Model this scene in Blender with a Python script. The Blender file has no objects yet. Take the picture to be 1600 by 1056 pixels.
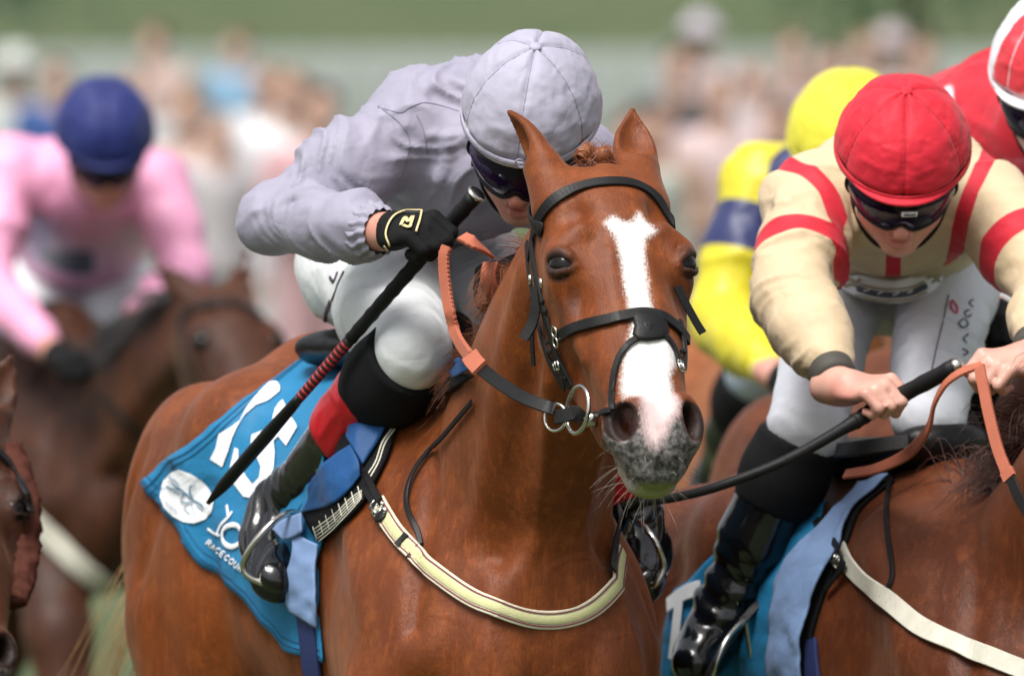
import bpy, bmesh, math, random
import numpy as np
from mathutils import Matrix, Vector, Euler

random.seed(7)
rng = np.random.default_rng(7)
R = math.radians

# ------------------------------------------------------------------ camera
CAM_H, CAM_D, TILT, LENS = 2.0, 18.0, R(1.15), 405.0
scn = bpy.context.scene
cam_data = bpy.data.cameras.new("camera")
cam = bpy.data.objects.new("camera", cam_data)
scn.collection.objects.link(cam)
cam.location = (0, -CAM_D, CAM_H)
cam.rotation_euler = (math.pi / 2 - TILT, 0, 0)
cam_data.sensor_width = 36.0
cam_data.lens = LENS
cam_data.clip_start = 0.5
cam_data.clip_end = 3000
cam_data.dof.use_dof = True
cam_data.dof.focus_distance = CAM_D + 0.12
cam_data.dof.aperture_fstop = 5.2
scn.camera = cam

# ------------------------------------------------------------------ light
SUN_EL, SUN_AZ = R(60), R(-152)      # azimuth: direction the light comes from, measured from +Y clockwise
world = bpy.data.worlds.new("World")
scn.world = world
world.use_nodes = True
wn = world.node_tree
sky_n = wn.nodes.new("ShaderNodeTexSky")
sky_n.sky_type = 'NISHITA'
sky_n.sun_disc = False
sky_n.sun_elevation = SUN_EL
sky_n.sun_rotation = SUN_AZ
sky_n.dust_density = 4.0
sky_n.ozone_density = 1.0
hsv = wn.nodes.new("ShaderNodeHueSaturation")
hsv.inputs["Saturation"].default_value = 0.25
bgn = wn.nodes["Background"]
bgn.inputs["Strength"].default_value = 0.10
wn.links.new(sky_n.outputs[0], hsv.inputs["Color"])
wn.links.new(hsv.outputs[0], bgn.inputs["Color"])
sun_data = bpy.data.lights.new("sun", 'SUN')
sun_data.energy = 2.2
sun_data.angle = R(26)
sun_data.color = (1.0, 0.97, 0.93)
sun = bpy.data.objects.new("sun", sun_data)
scn.collection.objects.link(sun)
_sd = Vector((math.sin(SUN_AZ) * math.cos(SUN_EL), math.cos(SUN_AZ) * math.cos(SUN_EL), math.sin(SUN_EL)))
sun.rotation_euler = _sd.to_track_quat('Z', 'Y').to_euler()
scn.view_settings.view_transform = 'Standard'
scn.view_settings.look = 'None'
scn.view_settings.exposure = 0.92
scn.view_settings.gamma = 1.0
scn.cycles.use_denoising = True
scn.cycles.max_bounces = 6

# ------------------------------------------------------------------ pixel <-> place
ct, st = math.cos(TILT), math.sin(TILT)
FPX = LENS / 36.0 * 1600.0
CAM_LOC = np.array([0.0, -CAM_D, CAM_H])

def ray(px, py):
    x, y = (px - 800.0) / FPX, -(py - 528.0) / FPX
    d = np.array([x, ct + y * st, -st + y * ct])
    return d / np.linalg.norm(d)

def P(px, py, Y):
    d = ray(px, py)
    return CAM_LOC + d * ((Y + CAM_D) / d[1])

# ------------------------------------------------------------------ small maths
def arr(*v):
    return np.array(v, dtype=float)

def unit(v):
    v = np.asarray(v, float)
    return v / (np.linalg.norm(v) + 1e-12)

def smoothstep(x, a, b):
    t = np.clip((x - a) / (b - a), 0, 1)
    return t * t * (3 - 2 * t)

def catmull(pts, n):
    pts = np.asarray(pts, float)
    m = len(pts)
    if m == 2:
        t = np.linspace(0, 1, n)[:, None]
        return pts[0] * (1 - t) + pts[1] * t
    p = np.vstack([2 * pts[0] - pts[1], pts, 2 * pts[-1] - pts[-2]])
    seg = np.linalg.norm(np.diff(pts, axis=0), axis=1) ** 0.5 if pts.ndim > 1 else None
    s = np.linspace(0, m - 1, n)
    i = np.minimum(s.astype(int), m - 2)
    f = (s - i)[:, None]
    a, b, c, d = p[i], p[i + 1], p[i + 2], p[i + 3]
    return 0.5 * ((2 * b) + (-a + c) * f + (2 * a - 5 * b + 4 * c - d) * f ** 2 + (-a + 3 * b - 3 * c + d) * f ** 3)

def resample(poly, n):
    poly = np.asarray(poly, float)
    L = np.r_[0, np.cumsum(np.linalg.norm(np.diff(poly, axis=0), axis=1))]
    t = np.linspace(0, L[-1], n)
    return np.stack([np.interp(t, L, poly[:, k]) for k in range(poly.shape[1])], 1)

_perm = rng.integers(0, 2 ** 31, size=(4096,))
def _hash(ix, iy, iz):
    h = (ix * 374761393 + iy * 668265263 + iz * 2147483647) & 0x7fffffff
    h = (h ^ (h >> 13)) * 1274126177 & 0x7fffffff
    return ((h ^ (h >> 16)) & 0xffff) / 32767.5 - 1.0

def vnoise(p):
    p = np.asarray(p, float)
    i = np.floor(p).astype(np.int64)
    f = p - i
    f = f * f * f * (f * (f * 6 - 15) + 10)
    out = 0
    for dx in (0, 1):
        wx = f[:, 0] if dx else 1 - f[:, 0]
        for dy in (0, 1):
            wy = f[:, 1] if dy else 1 - f[:, 1]
            for dz in (0, 1):
                wz = f[:, 2] if dz else 1 - f[:, 2]
                out = out + wx * wy * wz * _hash(i[:, 0] + dx, i[:, 1] + dy, i[:, 2] + dz)
    return out

# ------------------------------------------------------------------ implicit bodies
class Field:
    """A list of blended solids; meshed as one continuous surface."""
    def __init__(self):
        self.ops = []

    def _push(self, op, k, f, lo, hi):
        self.ops.append((op, k, f, np.asarray(lo, float), np.asarray(hi, float)))

    def cone(self, a, b, ra, rb, k=0.02, op='add'):
        a, b = np.asarray(a, float), np.asarray(b, float)
        ab = b - a
        L2 = ab @ ab + 1e-12
        def f(p):
            q = p - a
            t = np.clip(q @ ab / L2, 0, 1)
            v = q - t[:, None] * ab
            return np.sqrt(np.einsum('ij,ij->i', v, v)) - (ra + (rb - ra) * t)
        r = max(ra, rb)
        self._push(op, k, f, np.minimum(a, b) - r, np.maximum(a, b) + r)
        return self

    def chain(self, pts, rad, k=0.02, op='add'):
        for i in range(len(pts) - 1):
            self.cone(pts[i], pts[i + 1], rad[i], rad[i + 1], k, op)
        return self

    def ell(self, c, r, rot=None, k=0.02, op='add'):
        """ellipsoid; rot: 3x3 rows are its axes"""
        c, r = np.asarray(c, float), np.asarray(r, float)
        M = np.eye(3) if rot is None else np.asarray(rot, float)
        def f(p):
            q = (p - c) @ M.T
            qr = q / r
            k0 = np.sqrt(np.einsum('ij,ij->i', qr, qr))
            qr /= r
            k1 = np.sqrt(np.einsum('ij,ij->i', qr, qr)) + 1e-9
            return np.where(k0 > 0.3, k0 * (k0 - 1.0) / k1, -r.min() * (1 - k0))
        ext = np.sqrt(((M * r[:, None]) ** 2).sum(0))
        self._push(op, k, f, c - ext, c + ext)
        return self

    def tube(self, A, B, side, stations, k=0.03, op='add'):
        """swept oval: stations rows (t, off_side, off_n, half_side, half_n_plus, half_n_minus, exponent)"""
        A, B = np.asarray(A, float), np.asarray(B, float)
        d = unit(B - A)
        L = np.linalg.norm(B - A)
        s = np.asarray(side, float)
        s = unit(s - d * (s @ d))
        n = np.cross(d, s)
        stn = np.asarray(stations, float)
        m = 90
        dense = catmull(stn, m)
        dense[:, 3:6] = np.maximum(dense[:, 3:6], 0.002)
        dense[:, 6] = np.clip(dense[:, 6], 1.6, 5)
        T = dense[:, 0] * L
        order = np.argsort(T)
        T, dense = T[order], dense[order]
        t0, t1 = T[0], T[-1]
        def f(p):
            q = p - A
            t = q @ d
            tc = np.clip(t, t0, t1)
            g = [np.interp(tc, T, dense[:, j]) for j in range(1, 7)]
            x = q @ s - g[0]
            y = q @ n - g[1]
            hy = np.where(y > 0, g[3], g[4])
            e = g[5]
            X2, Y2 = (x / g[2]) ** 2, (y / hy) ** 2
            r2 = np.sqrt(X2 + Y2)
            rho = r2 + (np.sqrt(np.sqrt(X2 * X2 + Y2 * Y2)) - r2) * ((e - 2) * .5) + 1e-9
            rad = np.sqrt(x * x + y * y)
            dd = np.where(rho > 0.25, rad * (1 - 1 / rho), -np.minimum(g[2], hy) * (1 - rho))
            over = t - tc
            return np.where(over == 0, dd, np.sqrt(np.maximum(dd, 0) ** 2 + over ** 2))
        mxs = np.abs(dense[:, 1]).max() + dense[:, 3].max()
        mxn = np.abs(dense[:, 2]).max() + dense[:, 4:6].max()
        ext = np.abs(s) * mxs + np.abs(n) * mxn
        a0, b0 = A + d * t0, A + d * t1
        self._push(op, k, f, np.minimum(a0, b0) - ext, np.maximum(a0, b0) + ext)
        return self

    def ridge(self, pts, width, amp):
        """raise (amp>0) or press in (amp<0) the skin along a line"""
        pts = catmull(pts, max(2, 2 * len(pts)))
        lo, hi = pts.min(0) - 2.6 * width, pts.max(0) + 2.6 * width
        def f(p):
            best = np.full(len(p), 1e9)
            for i in range(len(pts) - 1):
                ab = pts[i + 1] - pts[i]
                q = p - pts[i]
                t = np.clip(q @ ab / (ab @ ab + 1e-12), 0, 1)
                v = q - t[:, None] * ab
                best = np.minimum(best, np.einsum('ij,ij->i', v, v))
            return amp * np.exp(-best / (width * width))
        self._push('disp', 0, f, lo, hi)
        return self

    def bump(self, c, width, amp):
        c = np.asarray(c, float)
        w = np.asarray(width, float) * np.ones(3)
        def f(p):
            return amp * np.exp(-(((p - c) / w) ** 2).sum(1))
        self._push('disp', 0, f, c - 2.6 * w, c + 2.6 * w)
        return self

    def cut(self, point, normal, k=0.004):
        """remove everything on the side the normal points to"""
        c, n = np.asarray(point, float), unit(normal)
        def f(p):
            return -((p - c) @ n)
        self._push('sub', k, f, np.full(3, -1e3), np.full(3, 1e3))
        return self

    def ev(self, p, lo=None, hi=None, pad=0.0):
        p = np.asarray(p, float)
        d = np.full(len(p), 10.0)
        ops = self.ops
        if lo is not None:
            if getattr(self, '_n', 0) != len(ops):
                self._A = np.array([o[3] - o[1] for o in ops])
                self._B = np.array([o[4] + o[1] for o in ops])
                self._n = len(ops)
            ok = ((self._A - pad <= hi) & (self._B + pad >= lo)).all(1)
            ops = [ops[i] for i in np.where(ok)[0]]
        for op, k, f, a, b in ops:
            v = f(p)
            if op == 'add':
                if k > 0:
                    h = np.maximum(k - np.abs(d - v), 0) / k
                    d = np.minimum(d, v) - h * h * k * 0.25
                else:
                    d = np.minimum(d, v)
            elif op == 'sub':
                v = -v
                if k > 0:
                    h = np.maximum(k - np.abs(d - v), 0) / k
                    d = np.maximum(d, v) + h * h * k * 0.25
                else:
                    d = np.maximum(d, v)
            else:
                d = d - v
        return d

    def grad(self, p, e=0.002):
        p = np.asarray(p, float)
        n = len(p)
        off = np.repeat(np.vstack([np.eye(3), -np.eye(3)]) * e, n, axis=0)
        q = np.tile(p, (6, 1)) + off
        lo, hi = q.min(0), q.max(0)
        v = self.ev(q, lo, hi, 0.15).reshape(6, n)
        g = (v[:3] - v[3:]).T / (2 * e)
        return g

    def snap(self, p, off=0.0, it=6):
        p = np.array(p, float)
        for _ in range(it):
            lo, hi = p.min(0), p.max(0)
            d = self.ev(p, lo, hi, 0.25)
            g = self.grad(p)
            g /= np.maximum(np.linalg.norm(g, axis=1, keepdims=True), 1e-6)
            p = p - g * np.clip(d - off, -0.05, 0.05)[:, None] * 0.9
        return p

    def normal(self, p):
        g = self.grad(p, 0.004)
        return g / np.maximum(np.linalg.norm(g, axis=1, keepdims=True), 1e-6)

    def march(self, o, d, t0, t1, off=0.0):
        """sphere-trace many rays at once; rows that miss come back as nan"""
        d = np.atleast_2d(np.asarray(d, float))
        t = np.full(len(d), float(t0))
        live = np.ones(len(d), bool)
        for _ in range(75):
            p = o + d * t[:, None]
            v = self.ev(p[live], p[live].min(0), p[live].max(0), 0.2) - off
            step = np.where(np.abs(v) < .0008, 0, np.clip(v, -.03, .2) * .7)
            t[live] += step
            idx = np.where(live)[0]
            live[idx[(step == 0) | (t[idx] > t1)]] = False
            if not live.any():
                break
        p = o + d * t[:, None]
        bad = (t > t1) | (np.abs(self.ev(p, p.min(0), p.max(0), .2) - off) > .006)
        p[bad] = np.nan
        return p

    def mesh(self, xs, ys, zs, B=16, slack=1.35):
        xs, ys, zs = (np.asarray(v, float) for v in (xs, ys, zs))
        nx, ny, nz = len(xs), len(ys), len(zs)
        bi = [list(range(0, n - 1, B)) for n in (nx, ny, nz)]
        cen, blk = [], []
        ax = (xs, ys, zs)
        for i in bi[0]:
            for j in bi[1]:
                for k in bi[2]:
                    e = [min(i + B, nx - 1), min(j + B, ny - 1), min(k + B, nz - 1)]
                    lo = arr(xs[i], ys[j], zs[k])
                    hi = arr(xs[e[0]], ys[e[1]], zs[e[2]])
                    cen.append((lo + hi) / 2)
                    blk.append((i, j, k, e[0], e[1], e[2], lo, hi, np.linalg.norm(hi - lo) / 2))
        dc = self.ev(np.array(cen))
        ids, pos, quads = [], [], []
        for n, (i, j, k, i1, j1, k1, lo, hi, hd) in enumerate(blk):
            if abs(dc[n]) > hd * slack + 0.02:
                continue
            # corners i..i1+1 so every edge that starts in this block sees its cells
            I = np.arange(max(i - 1, 0), min(i1 + 1, nx - 1) + 1)
            J = np.arange(max(j - 1, 0), min(j1 + 1, ny - 1) + 1)
            K = np.arange(max(k - 1, 0), min(k1 + 1, nz - 1) + 1)
            X, Y, Z = np.meshgrid(xs[I], ys[J], zs[K], indexing='ij')
            pts = np.stack([X.ravel(), Y.ravel(), Z.ravel()], 1)
            V = self.ev(pts, pts.min(0), pts.max(0), 0.02).reshape(X.shape)
            S = V < 0
            if S.all() or not S.any():
                continue
            # cells
            cnt = np.zeros((len(I) - 1, len(J) - 1, len(K) - 1))
            acc = np.zeros(cnt.shape + (3,))
            a3 = (I.size - 1, J.size - 1, K.size - 1)
            for axis in range(3):
                sl0 = [slice(None)] * 3
                sl1 = [slice(None)] * 3
                sl0[axis], sl1[axis] = slice(0, -1), slice(1, None)
                v0, v1 = V[tuple(sl0)], V[tuple(sl1)]
                s0, s1 = S[tuple(sl0)], S[tuple(sl1)]
                cr = s0 != s1
                with np.errstate(divide='ignore', invalid='ignore'):
                    t = np.where(cr, v0 / (v0 - v1), 0)
                c0 = np.stack([X[tuple(sl0)], Y[tuple(sl0)], Z[tuple(sl0)]], -1)
                c1 = np.stack([X[tuple(sl1)], Y[tuple(sl1)], Z[tuple(sl1)]], -1)
                pt = (c0 + (c1 - c0) * t[..., None]) * cr[..., None]
                o = [q for q in range(3) if q != axis]
                for da in (0, 1):
                    for db in (0, 1):
                        sl = [slice(None)] * 3
                        sl[o[0]] = slice(da, da + a3[o[0]])
                        sl[o[1]] = slice(db, db + a3[o[1]])
                        cnt += cr[tuple(sl)]
                        acc += pt[tuple(sl)]
                # faces from edges whose start corner lies in this block
                w = np.argwhere(cr)
                if len(w):
                    g = w + arr(I[0], J[0], K[0]).astype(int)
                    own = (g[:, 0] >= i) & (g[:, 0] < i1) & (g[:, 1] >= j) & (g[:, 1] < j1) & (g[:, 2] >= k) & (g[:, 2] < k1)
                    own &= (g[:, o[0]] > 0) & (g[:, o[1]] > 0)
                    g, w = g[own], w[own]
                    if len(g):
                        q = []
                        for da, db in ((-1, -1), (0, -1), (0, 0), (-1, 0)):
                            c = g.copy()
                            c[:, o[0]] += da
                            c[:, o[1]] += db
                            q.append((c[:, 0] * ny + c[:, 1]) * nz + c[:, 2])
                        q = np.stack(q, 1)
                        flip = s0[w[:, 0], w[:, 1], w[:, 2]]
                        if axis == 1:
                            flip = ~flip
                        q[~flip] = q[~flip][:, ::-1]
                        quads.append(q)
            act = np.argwhere(cnt > 0)
            g = act + arr(I[0], J[0], K[0]).astype(int)
            ids.append((g[:, 0] * ny + g[:, 1]) * nz + g[:, 2])
            pos.append(acc[act[:, 0], act[:, 1], act[:, 2]] / cnt[act[:, 0], act[:, 1], act[:, 2]][:, None])
        ids = np.concatenate(ids)
        pos = np.concatenate(pos)
        quads = np.concatenate(quads)
        uid, first = np.unique(ids, return_index=True)
        pos = pos[first]
        ix = np.searchsorted(uid, quads)
        ix = np.clip(ix, 0, len(uid) - 1)
        ok = (uid[ix] == quads).all(1)
        return pos, ix[ok]

    def bounds(self, pad=0.02):
        lo = np.min([o[3] for o in self.ops if o[0] == 'add'], axis=0) - pad
        hi = np.max([o[4] for o in self.ops if o[0] == 'add'], axis=0) + pad
        return lo, hi

    def auto(self, step, **kw):
        lo, hi = self.bounds(step * 3 + 0.012)
        return self.mesh(*[np.arange(lo[i], hi[i] + step, step) for i in range(3)], **kw)

def relax(v, q, n=2, lam=0.5):
    e = np.concatenate([q[:, [0, 1]], q[:, [1, 2]], q[:, [2, 3]], q[:, [3, 0]]])
    for it in range(n):
        s = np.zeros_like(v)
        c = np.zeros(len(v))
        for k in range(3):
            s[:, k] = np.bincount(e[:, 0], v[e[:, 1], k], len(v)) + np.bincount(e[:, 1], v[e[:, 0], k], len(v))
        c = np.bincount(e[:, 0], minlength=len(v)) + np.bincount(e[:, 1], minlength=len(v))
        v = v + lam * (s / np.maximum(c, 1)[:, None] - v)
    return v

def vnormals(v, q):
    d = np.cross(v[q[:, 2]] - v[q[:, 0]], v[q[:, 3]] - v[q[:, 1]])
    n = np.zeros_like(v)
    for k in range(3):
        for c in range(4):
            n[:, k] += np.bincount(q[:, c], d[:, k], len(v))
    return n / np.maximum(np.linalg.norm(n, axis=1, keepdims=True), 1e-12)

def spread(step_fine, step, lo, hi, f0, f1):
    """grid line positions: fine between f0 and f1, coarse elsewhere, eased"""
    out = [lo]
    while out[-1] < hi:
        x = out[-1]
        dist = max(f0 - x, x - f1, 0)
        s = min(step, step_fine + dist * 0.12)
        if x < f0 and x + s > f0:
            s = max(f0 - x, step_fine)
        out.append(x + s)
    return np.array(out)

# ------------------------------------------------------------------ objects
def link(o):
    scn.collection.objects.link(o)
    return o

def mesh_obj(name, v, f, mat=None, parent=None, smooth=True, attrs=None, uv=None):
    me = bpy.data.meshes.new(name)
    v = np.asarray(v, np.float32)
    if isinstance(f, np.ndarray):
        nf, c = f.shape
        me.vertices.add(len(v))
        me.vertices.foreach_set("co", v.ravel())
        me.loops.add(nf * c)
        me.loops.foreach_set("vertex_index", f.astype(np.int32).ravel())
        me.polygons.add(nf)
        me.polygons.foreach_set("loop_start", np.arange(0, nf * c, c, dtype=np.int32))
        me.update(calc_edges=True)
        me.validate()
    else:
        me.from_pydata([tuple(map(float, p)) for p in v], [], [tuple(map(int, q)) for q in f])
        me.update()
    if smooth:
        me.polygons.foreach_set("use_smooth", np.ones(len(me.polygons), bool))
    if attrs:
        for k, a in attrs.items():
            a = np.asarray(a, np.float32)
            if a.ndim == 2:
                at = me.attributes.new(k, 'FLOAT_COLOR', 'POINT')
                at.data.foreach_set("color", np.c_[a, np.ones(len(a), np.float32)].astype(np.float32).ravel())
            else:
                at = me.attributes.new(k, 'FLOAT', 'POINT')
                at.data.foreach_set("value", a)
    o = bpy.data.objects.new(name, me)
    if mat:
        if isinstance(mat, (list, tuple)):
            for m in mat:
                me.materials.append(m)
        else:
            me.materials.append(mat)
    link(o)
    if parent is not None:
        o.parent = parent
    return o

def empty(name, loc=(0, 0, 0), label=None, cat=None, group=None, rz=0.0):
    o = bpy.data.objects.new(name, None)
    o.empty_display_size = 0.1
    o.location = loc
    o.rotation_euler = (0, 0, rz)
    link(o)
    if label:
        o["label"] = label
    if cat:
        o["category"] = cat
    if group:
        o["group"] = group
    return o

def tag(o, label=None, cat=None, group=None, kind=None):
    for k, v in (("label", label), ("category", cat), ("group", group), ("kind", kind)):
        if v:
            o[k] = v
    return o

class MB:
    """collects pieces into one mesh"""
    def __init__(self):
        self.v, self.f, self.n = [], [], 0
        self.c = []
    def add(self, v, f):
        v = np.asarray(v, float)
        self.v.append(v)
        self.f += [tuple(int(i) + self.n for i in q) for q in f]
        self.n += len(v)
        return self
    def build(self, name, mat, parent=None, smooth=True):
        return mesh_obj(name, np.vstack(self.v), self.f, mat, parent, smooth)

def frames(path, up=None):
    t = np.gradient(path, axis=0)
    t /= np.maximum(np.linalg.norm(t, axis=1, keepdims=True), 1e-9)
    n = np.zeros_like(t)
    ref = np.asarray(up if up is not None else (0.13, 0.21, 0.97), float)
    if abs(ref @ t[0]) > 0.95:
        ref = arr(1, 0, 0)
    v = unit(ref - t[0] * (ref @ t[0]))
    for i in range(len(t)):
        v = unit(v - t[i] * (v @ t[i]))
        n[i] = v
    return t, n, np.cross(t, n)

def pipe(path, rad, seg=8, flat=1.0, up=None, cap=True):
    path = np.asarray(path, float)
    m = len(path)
    rad = np.asarray(rad, float) * np.ones(m)
    t, n, b = frames(path, up)
    a = np.linspace(0, 2 * math.pi, seg, endpoint=False)
    v = (path[:, None] + rad[:, None, None] * (np.cos(a)[None, :, None] * b[:, None] + flat * np.sin(a)[None, :, None] * n[:, None])).reshape(-1, 3)
    f = []
    for i in range(m - 1):
        for j in range(seg):
            k = (j + 1) % seg
            f.append((i * seg + j, i * seg + k, (i + 1) * seg + k, (i + 1) * seg + j))
    if cap:
        f.append(tuple(range(seg))[::-1])
        f.append(tuple((m - 1) * seg + j for j in range(seg)))
    return v, f

def strap(path, nrm, width, thick, edge=0.0012):
    """flat band along path; nrm: outward normals"""
    path = np.asarray(path, float)
    m = len(path)
    t = np.gradient(path, axis=0)
    t /= np.maximum(np.linalg.norm(t, axis=1, keepdims=True), 1e-9)
    nrm = nrm - t * (nrm * t).sum(1, keepdims=True)
    nrm /= np.maximum(np.linalg.norm(nrm, axis=1, keepdims=True), 1e-9)
    s = np.cross(t, nrm)
    w = np.asarray(width, float) * np.ones(m) / 2
    h = thick
    e = edge
    prof = [(-1, 0, 0), (-1, h - e, 0), (-1, h, e), (1, h, -e), (1, h - e, 0), (1, 0, 0)]
    V = np.zeros((m, 6, 3))
    for j, (sg, hh, inset) in enumerate(prof):
        V[:, j] = path + s * (sg * w + inset)[:, None] + nrm * hh
    f = []
    for i in range(m - 1):
        for j in range(6):
            k = (j + 1) % 6
            f.append((i * 6 + j, i * 6 + k, (i + 1) * 6 + k, (i + 1) * 6 + j))
    f.append(tuple(range(6))[::-1])
    f.append(tuple((m - 1) * 6 + j for j in range(6)))
    return V.reshape(-1, 3), f

def torus(c, nrm, r, tube, seg=28, ts=8, arc=2 * math.pi, start=0.0, xdir=None, oval=1.0):
    nrm = unit(nrm)
    x = unit(np.cross(nrm, (0.3, 0.5, 0.8))) if xdir is None else unit(np.asarray(xdir, float) - nrm * (np.asarray(xdir, float) @ nrm))
    y = np.cross(nrm, x)
    closed = arc >= 2 * math.pi - 1e-6
    a = start + np.linspace(0, arc, seg, endpoint=not closed)
    path = np.asarray(c) + r * (np.cos(a)[:, None] * x + oval * np.sin(a)[:, None] * y)
    b = np.linspace(0, 2 * math.pi, ts, endpoint=False)
    rd = np.cos(a)[:, None] * x + np.sin(a)[:, None] * y
    v = (path[:, None] + tube * (np.cos(b)[None, :, None] * rd[:, None] + np.sin(b)[None, :, None] * nrm)).reshape(-1, 3)
    f = []
    for i in range(seg if closed else seg - 1):
        i2 = (i + 1) % seg
        for j in range(ts):
            k = (j + 1) % ts
            f.append((i * ts + j, i2 * ts + j, i2 * ts + k, i * ts + k))
    if not closed:
        f.append(tuple(range(ts)))
        f.append(tuple((seg - 1) * ts + j for j in range(ts))[::-1])
    return v, f

def ball(c, r, seg=16, rings=10, M=None):
    c = np.asarray(c, float)
    r = np.asarray(r, float) * np.ones(3)
    v = [(0, 0, 1)]
    for i in range(1, rings):
        th = math.pi * i / rings
        for j in range(seg):
            ph = 2 * math.pi * j / seg
            v.append((math.sin(th) * math.cos(ph), math.sin(th) * math.sin(ph), math.cos(th)))
    v.append((0, 0, -1))
    f = []
    for j in range(seg):
        f.append((0, 1 + j, 1 + (j + 1) % seg))
    for i in range(rings - 2):
        for j in range(seg):
            a, b = 1 + i * seg + j, 1 + i * seg + (j + 1) % seg
            f.append((a, a + seg, b + seg, b))
    n = len(v) - 1
    for j in range(seg):
        f.append((n, n - seg + (j + 1) % seg, n - seg + j))
    v = np.array(v) * r
    if M is not None:
        v = v @ np.asarray(M)
    return v + c, f

def box(c, half, M=None, bev=0.0):
    c = np.asarray(c, float)
    h = np.asarray(half, float)
    bm = bmesh.new()
    bmesh.ops.create_cube(bm, size=2)
    for q in bm.verts:
        q.co = Vector((q.co.x * h[0], q.co.y * h[1], q.co.z * h[2]))
    if bev > 0:
        bmesh.ops.bevel(bm, geom=bm.edges[:], offset=bev, segments=2, affect='EDGES', profile=0.6)
    bm.verts.ensure_lookup_table()
    v = np.array([q.co[:] for q in bm.verts])
    f = [tuple(w.index for w in q.verts) for q in bm.faces]
    bm.free()
    if M is not None:
        v = v @ np.asarray(M)
    return v + c, f

def strands(roots, pts_fn, n, rad, seg=3):
    """many thin tapering hairs as one mesh; pts_fn(i)->path"""
    mb_v, mb_f, base = [], [], 0
    for i in range(n):
        path = pts_fn(i)
        m = len(path)
        rr = rad(i) * np.linspace(1, 0.25, m) if callable(rad) else rad * np.linspace(1, 0.25, m)
        t, nn, b = frames(path)
        a = np.linspace(0, 2 * math.pi, seg, endpoint=False)
        v = (path[:, None] + rr[:, None, None] * (np.cos(a)[None, :, None] * b[:, None] + np.sin(a)[None, :, None] * nn[:, None])).reshape(-1, 3)
        idx = np.arange(m * seg).reshape(m, seg)
        q = np.stack([idx[:-1], np.roll(idx[:-1], -1, 1), np.roll(idx[1:], -1, 1), idx[1:]], -1).reshape(-1, 4)
        mb_v.append(v)
        mb_f.append(q + base)
        base += m * seg
    return np.vstack(mb_v), np.vstack(mb_f)

# ------------------------------------------------------------------ materials
class NT:
    def __init__(self, name):
        self.m = bpy.data.materials.new(name)
        self.m.use_nodes = True
        self.t = self.m.node_tree
        self.b = self.t.nodes["Principled BSDF"]
    def n(self, typ, **kw):
        x = self.t.nodes.new(typ)
        for k, v in kw.items():
            if k.startswith("i_"):
                x.inputs[k[2:].replace("_", " ")].default_value = v
            else:
                setattr(x, k, v)
        return x
    def l(self, a, b):
        self.t.links.new(a, b)
    def mix(self, fac, a, b):
        x = self.n("ShaderNodeMix", data_type='RGBA')
        for s, i in ((fac, 0), (a, 6), (b, 7)):
            if hasattr(s, "is_linked"):
                self.l(s, x.inputs[i])
            elif isinstance(s, (int, float)):
                x.inputs[i].default_value = s
            else:
                x.inputs[i].default_value = (*s[:3], 1)
        return x.outputs[2]
    def math(self, op, a, b=None, c=None):
        x = self.n("ShaderNodeMath", operation=op)
        for i, s in enumerate((a, b, c)):
            if s is None:
                continue
            if hasattr(s, "is_linked"):
                self.l(s, x.inputs[i])
            else:
                x.inputs[i].default_value = s
        return x.outputs[0]
    def ramp(self, fac, lo, hi):
        x = self.n("ShaderNodeMapRange", interpolation_type='SMOOTHSTEP')
        self.l(fac, x.inputs[0])
        x.inputs[1].default_value = lo
        x.inputs[2].default_value = hi
        return x.outputs[0]
    def noise(self, scale, detail=4, rough=0.55, vec=None, stretch=None):
        x = self.n("ShaderNodeTexNoise")
        x.inputs["Scale"].default_value = scale
        x.inputs["Detail"].default_value = detail
        x.inputs["Roughness"].default_value = rough
        src = vec
        if src is None:
            src = self.n("ShaderNodeTexCoord").outputs["Object"]
        if stretch is not None:
            mp = self.n("ShaderNodeMapping")
            self.l(src, mp.inputs[0])
            mp.inputs["Scale"].default_value = stretch
            src = mp.outputs[0]
        self.l(src, x.inputs["Vector"])
        return x.outputs["Fac"]
    def attr(self, name):
        x = self.n("ShaderNodeAttribute", attribute_name=name)
        return x
    def bump(self, h, strength, dist):
        x = self.n("ShaderNodeBump")
        x.inputs["Strength"].default_value = strength
        x.inputs["Distance"].default_value = dist
        self.l(h, x.inputs["Height"])
        self.l(x.outputs[0], self.b.inputs["Normal"])
        return x
    def set(self, **kw):
        for k, v in kw.items():
            s = self.b.inputs[k.replace("_", " ")]
            if hasattr(v, "is_linked"):
                self.l(v, s)
            elif isinstance(v, (tuple, list)) and len(v) == 3:
                s.default_value = (*v, 1)
            else:
                s.default_value = v
        return self

def simple(name, col, rough=0.5, metal=0.0, var=0.15, scale=30, bump=0.0, bscale=200, coat=0.0, spec=0.5, sheen=0.0, stretch=None):
    t = NT(name)
    nz = t.noise(scale, 5, stretch=stretch)
    dark = tuple(c * (1 - var) for c in col)
    lite = tuple(min(1, c * (1 + var)) for c in col)
    t.set(Base_Color=t.mix(nz, dark, lite), Roughness=rough, Metallic=metal)
    t.b.inputs["Specular IOR Level"].default_value = spec
    if coat:
        t.b.inputs["Coat Weight"].default_value = coat
        t.b.inputs["Coat Roughness"].default_value = 0.15
    if sheen:
        t.b.inputs["Sheen Weight"].default_value = sheen
    if bump:
        t.bump(t.noise(bscale, 3), bump, 0.002)
    return t.m
# ------------------------------------------------------------------ horses
def rotz(p, a):
    c, s = math.cos(a), math.sin(a)
    p = np.asarray(p, float)
    return np.stack([p[..., 0] * c - p[..., 1] * s, p[..., 0] * s + p[..., 1] * c, p[..., 2]], -1)

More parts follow.
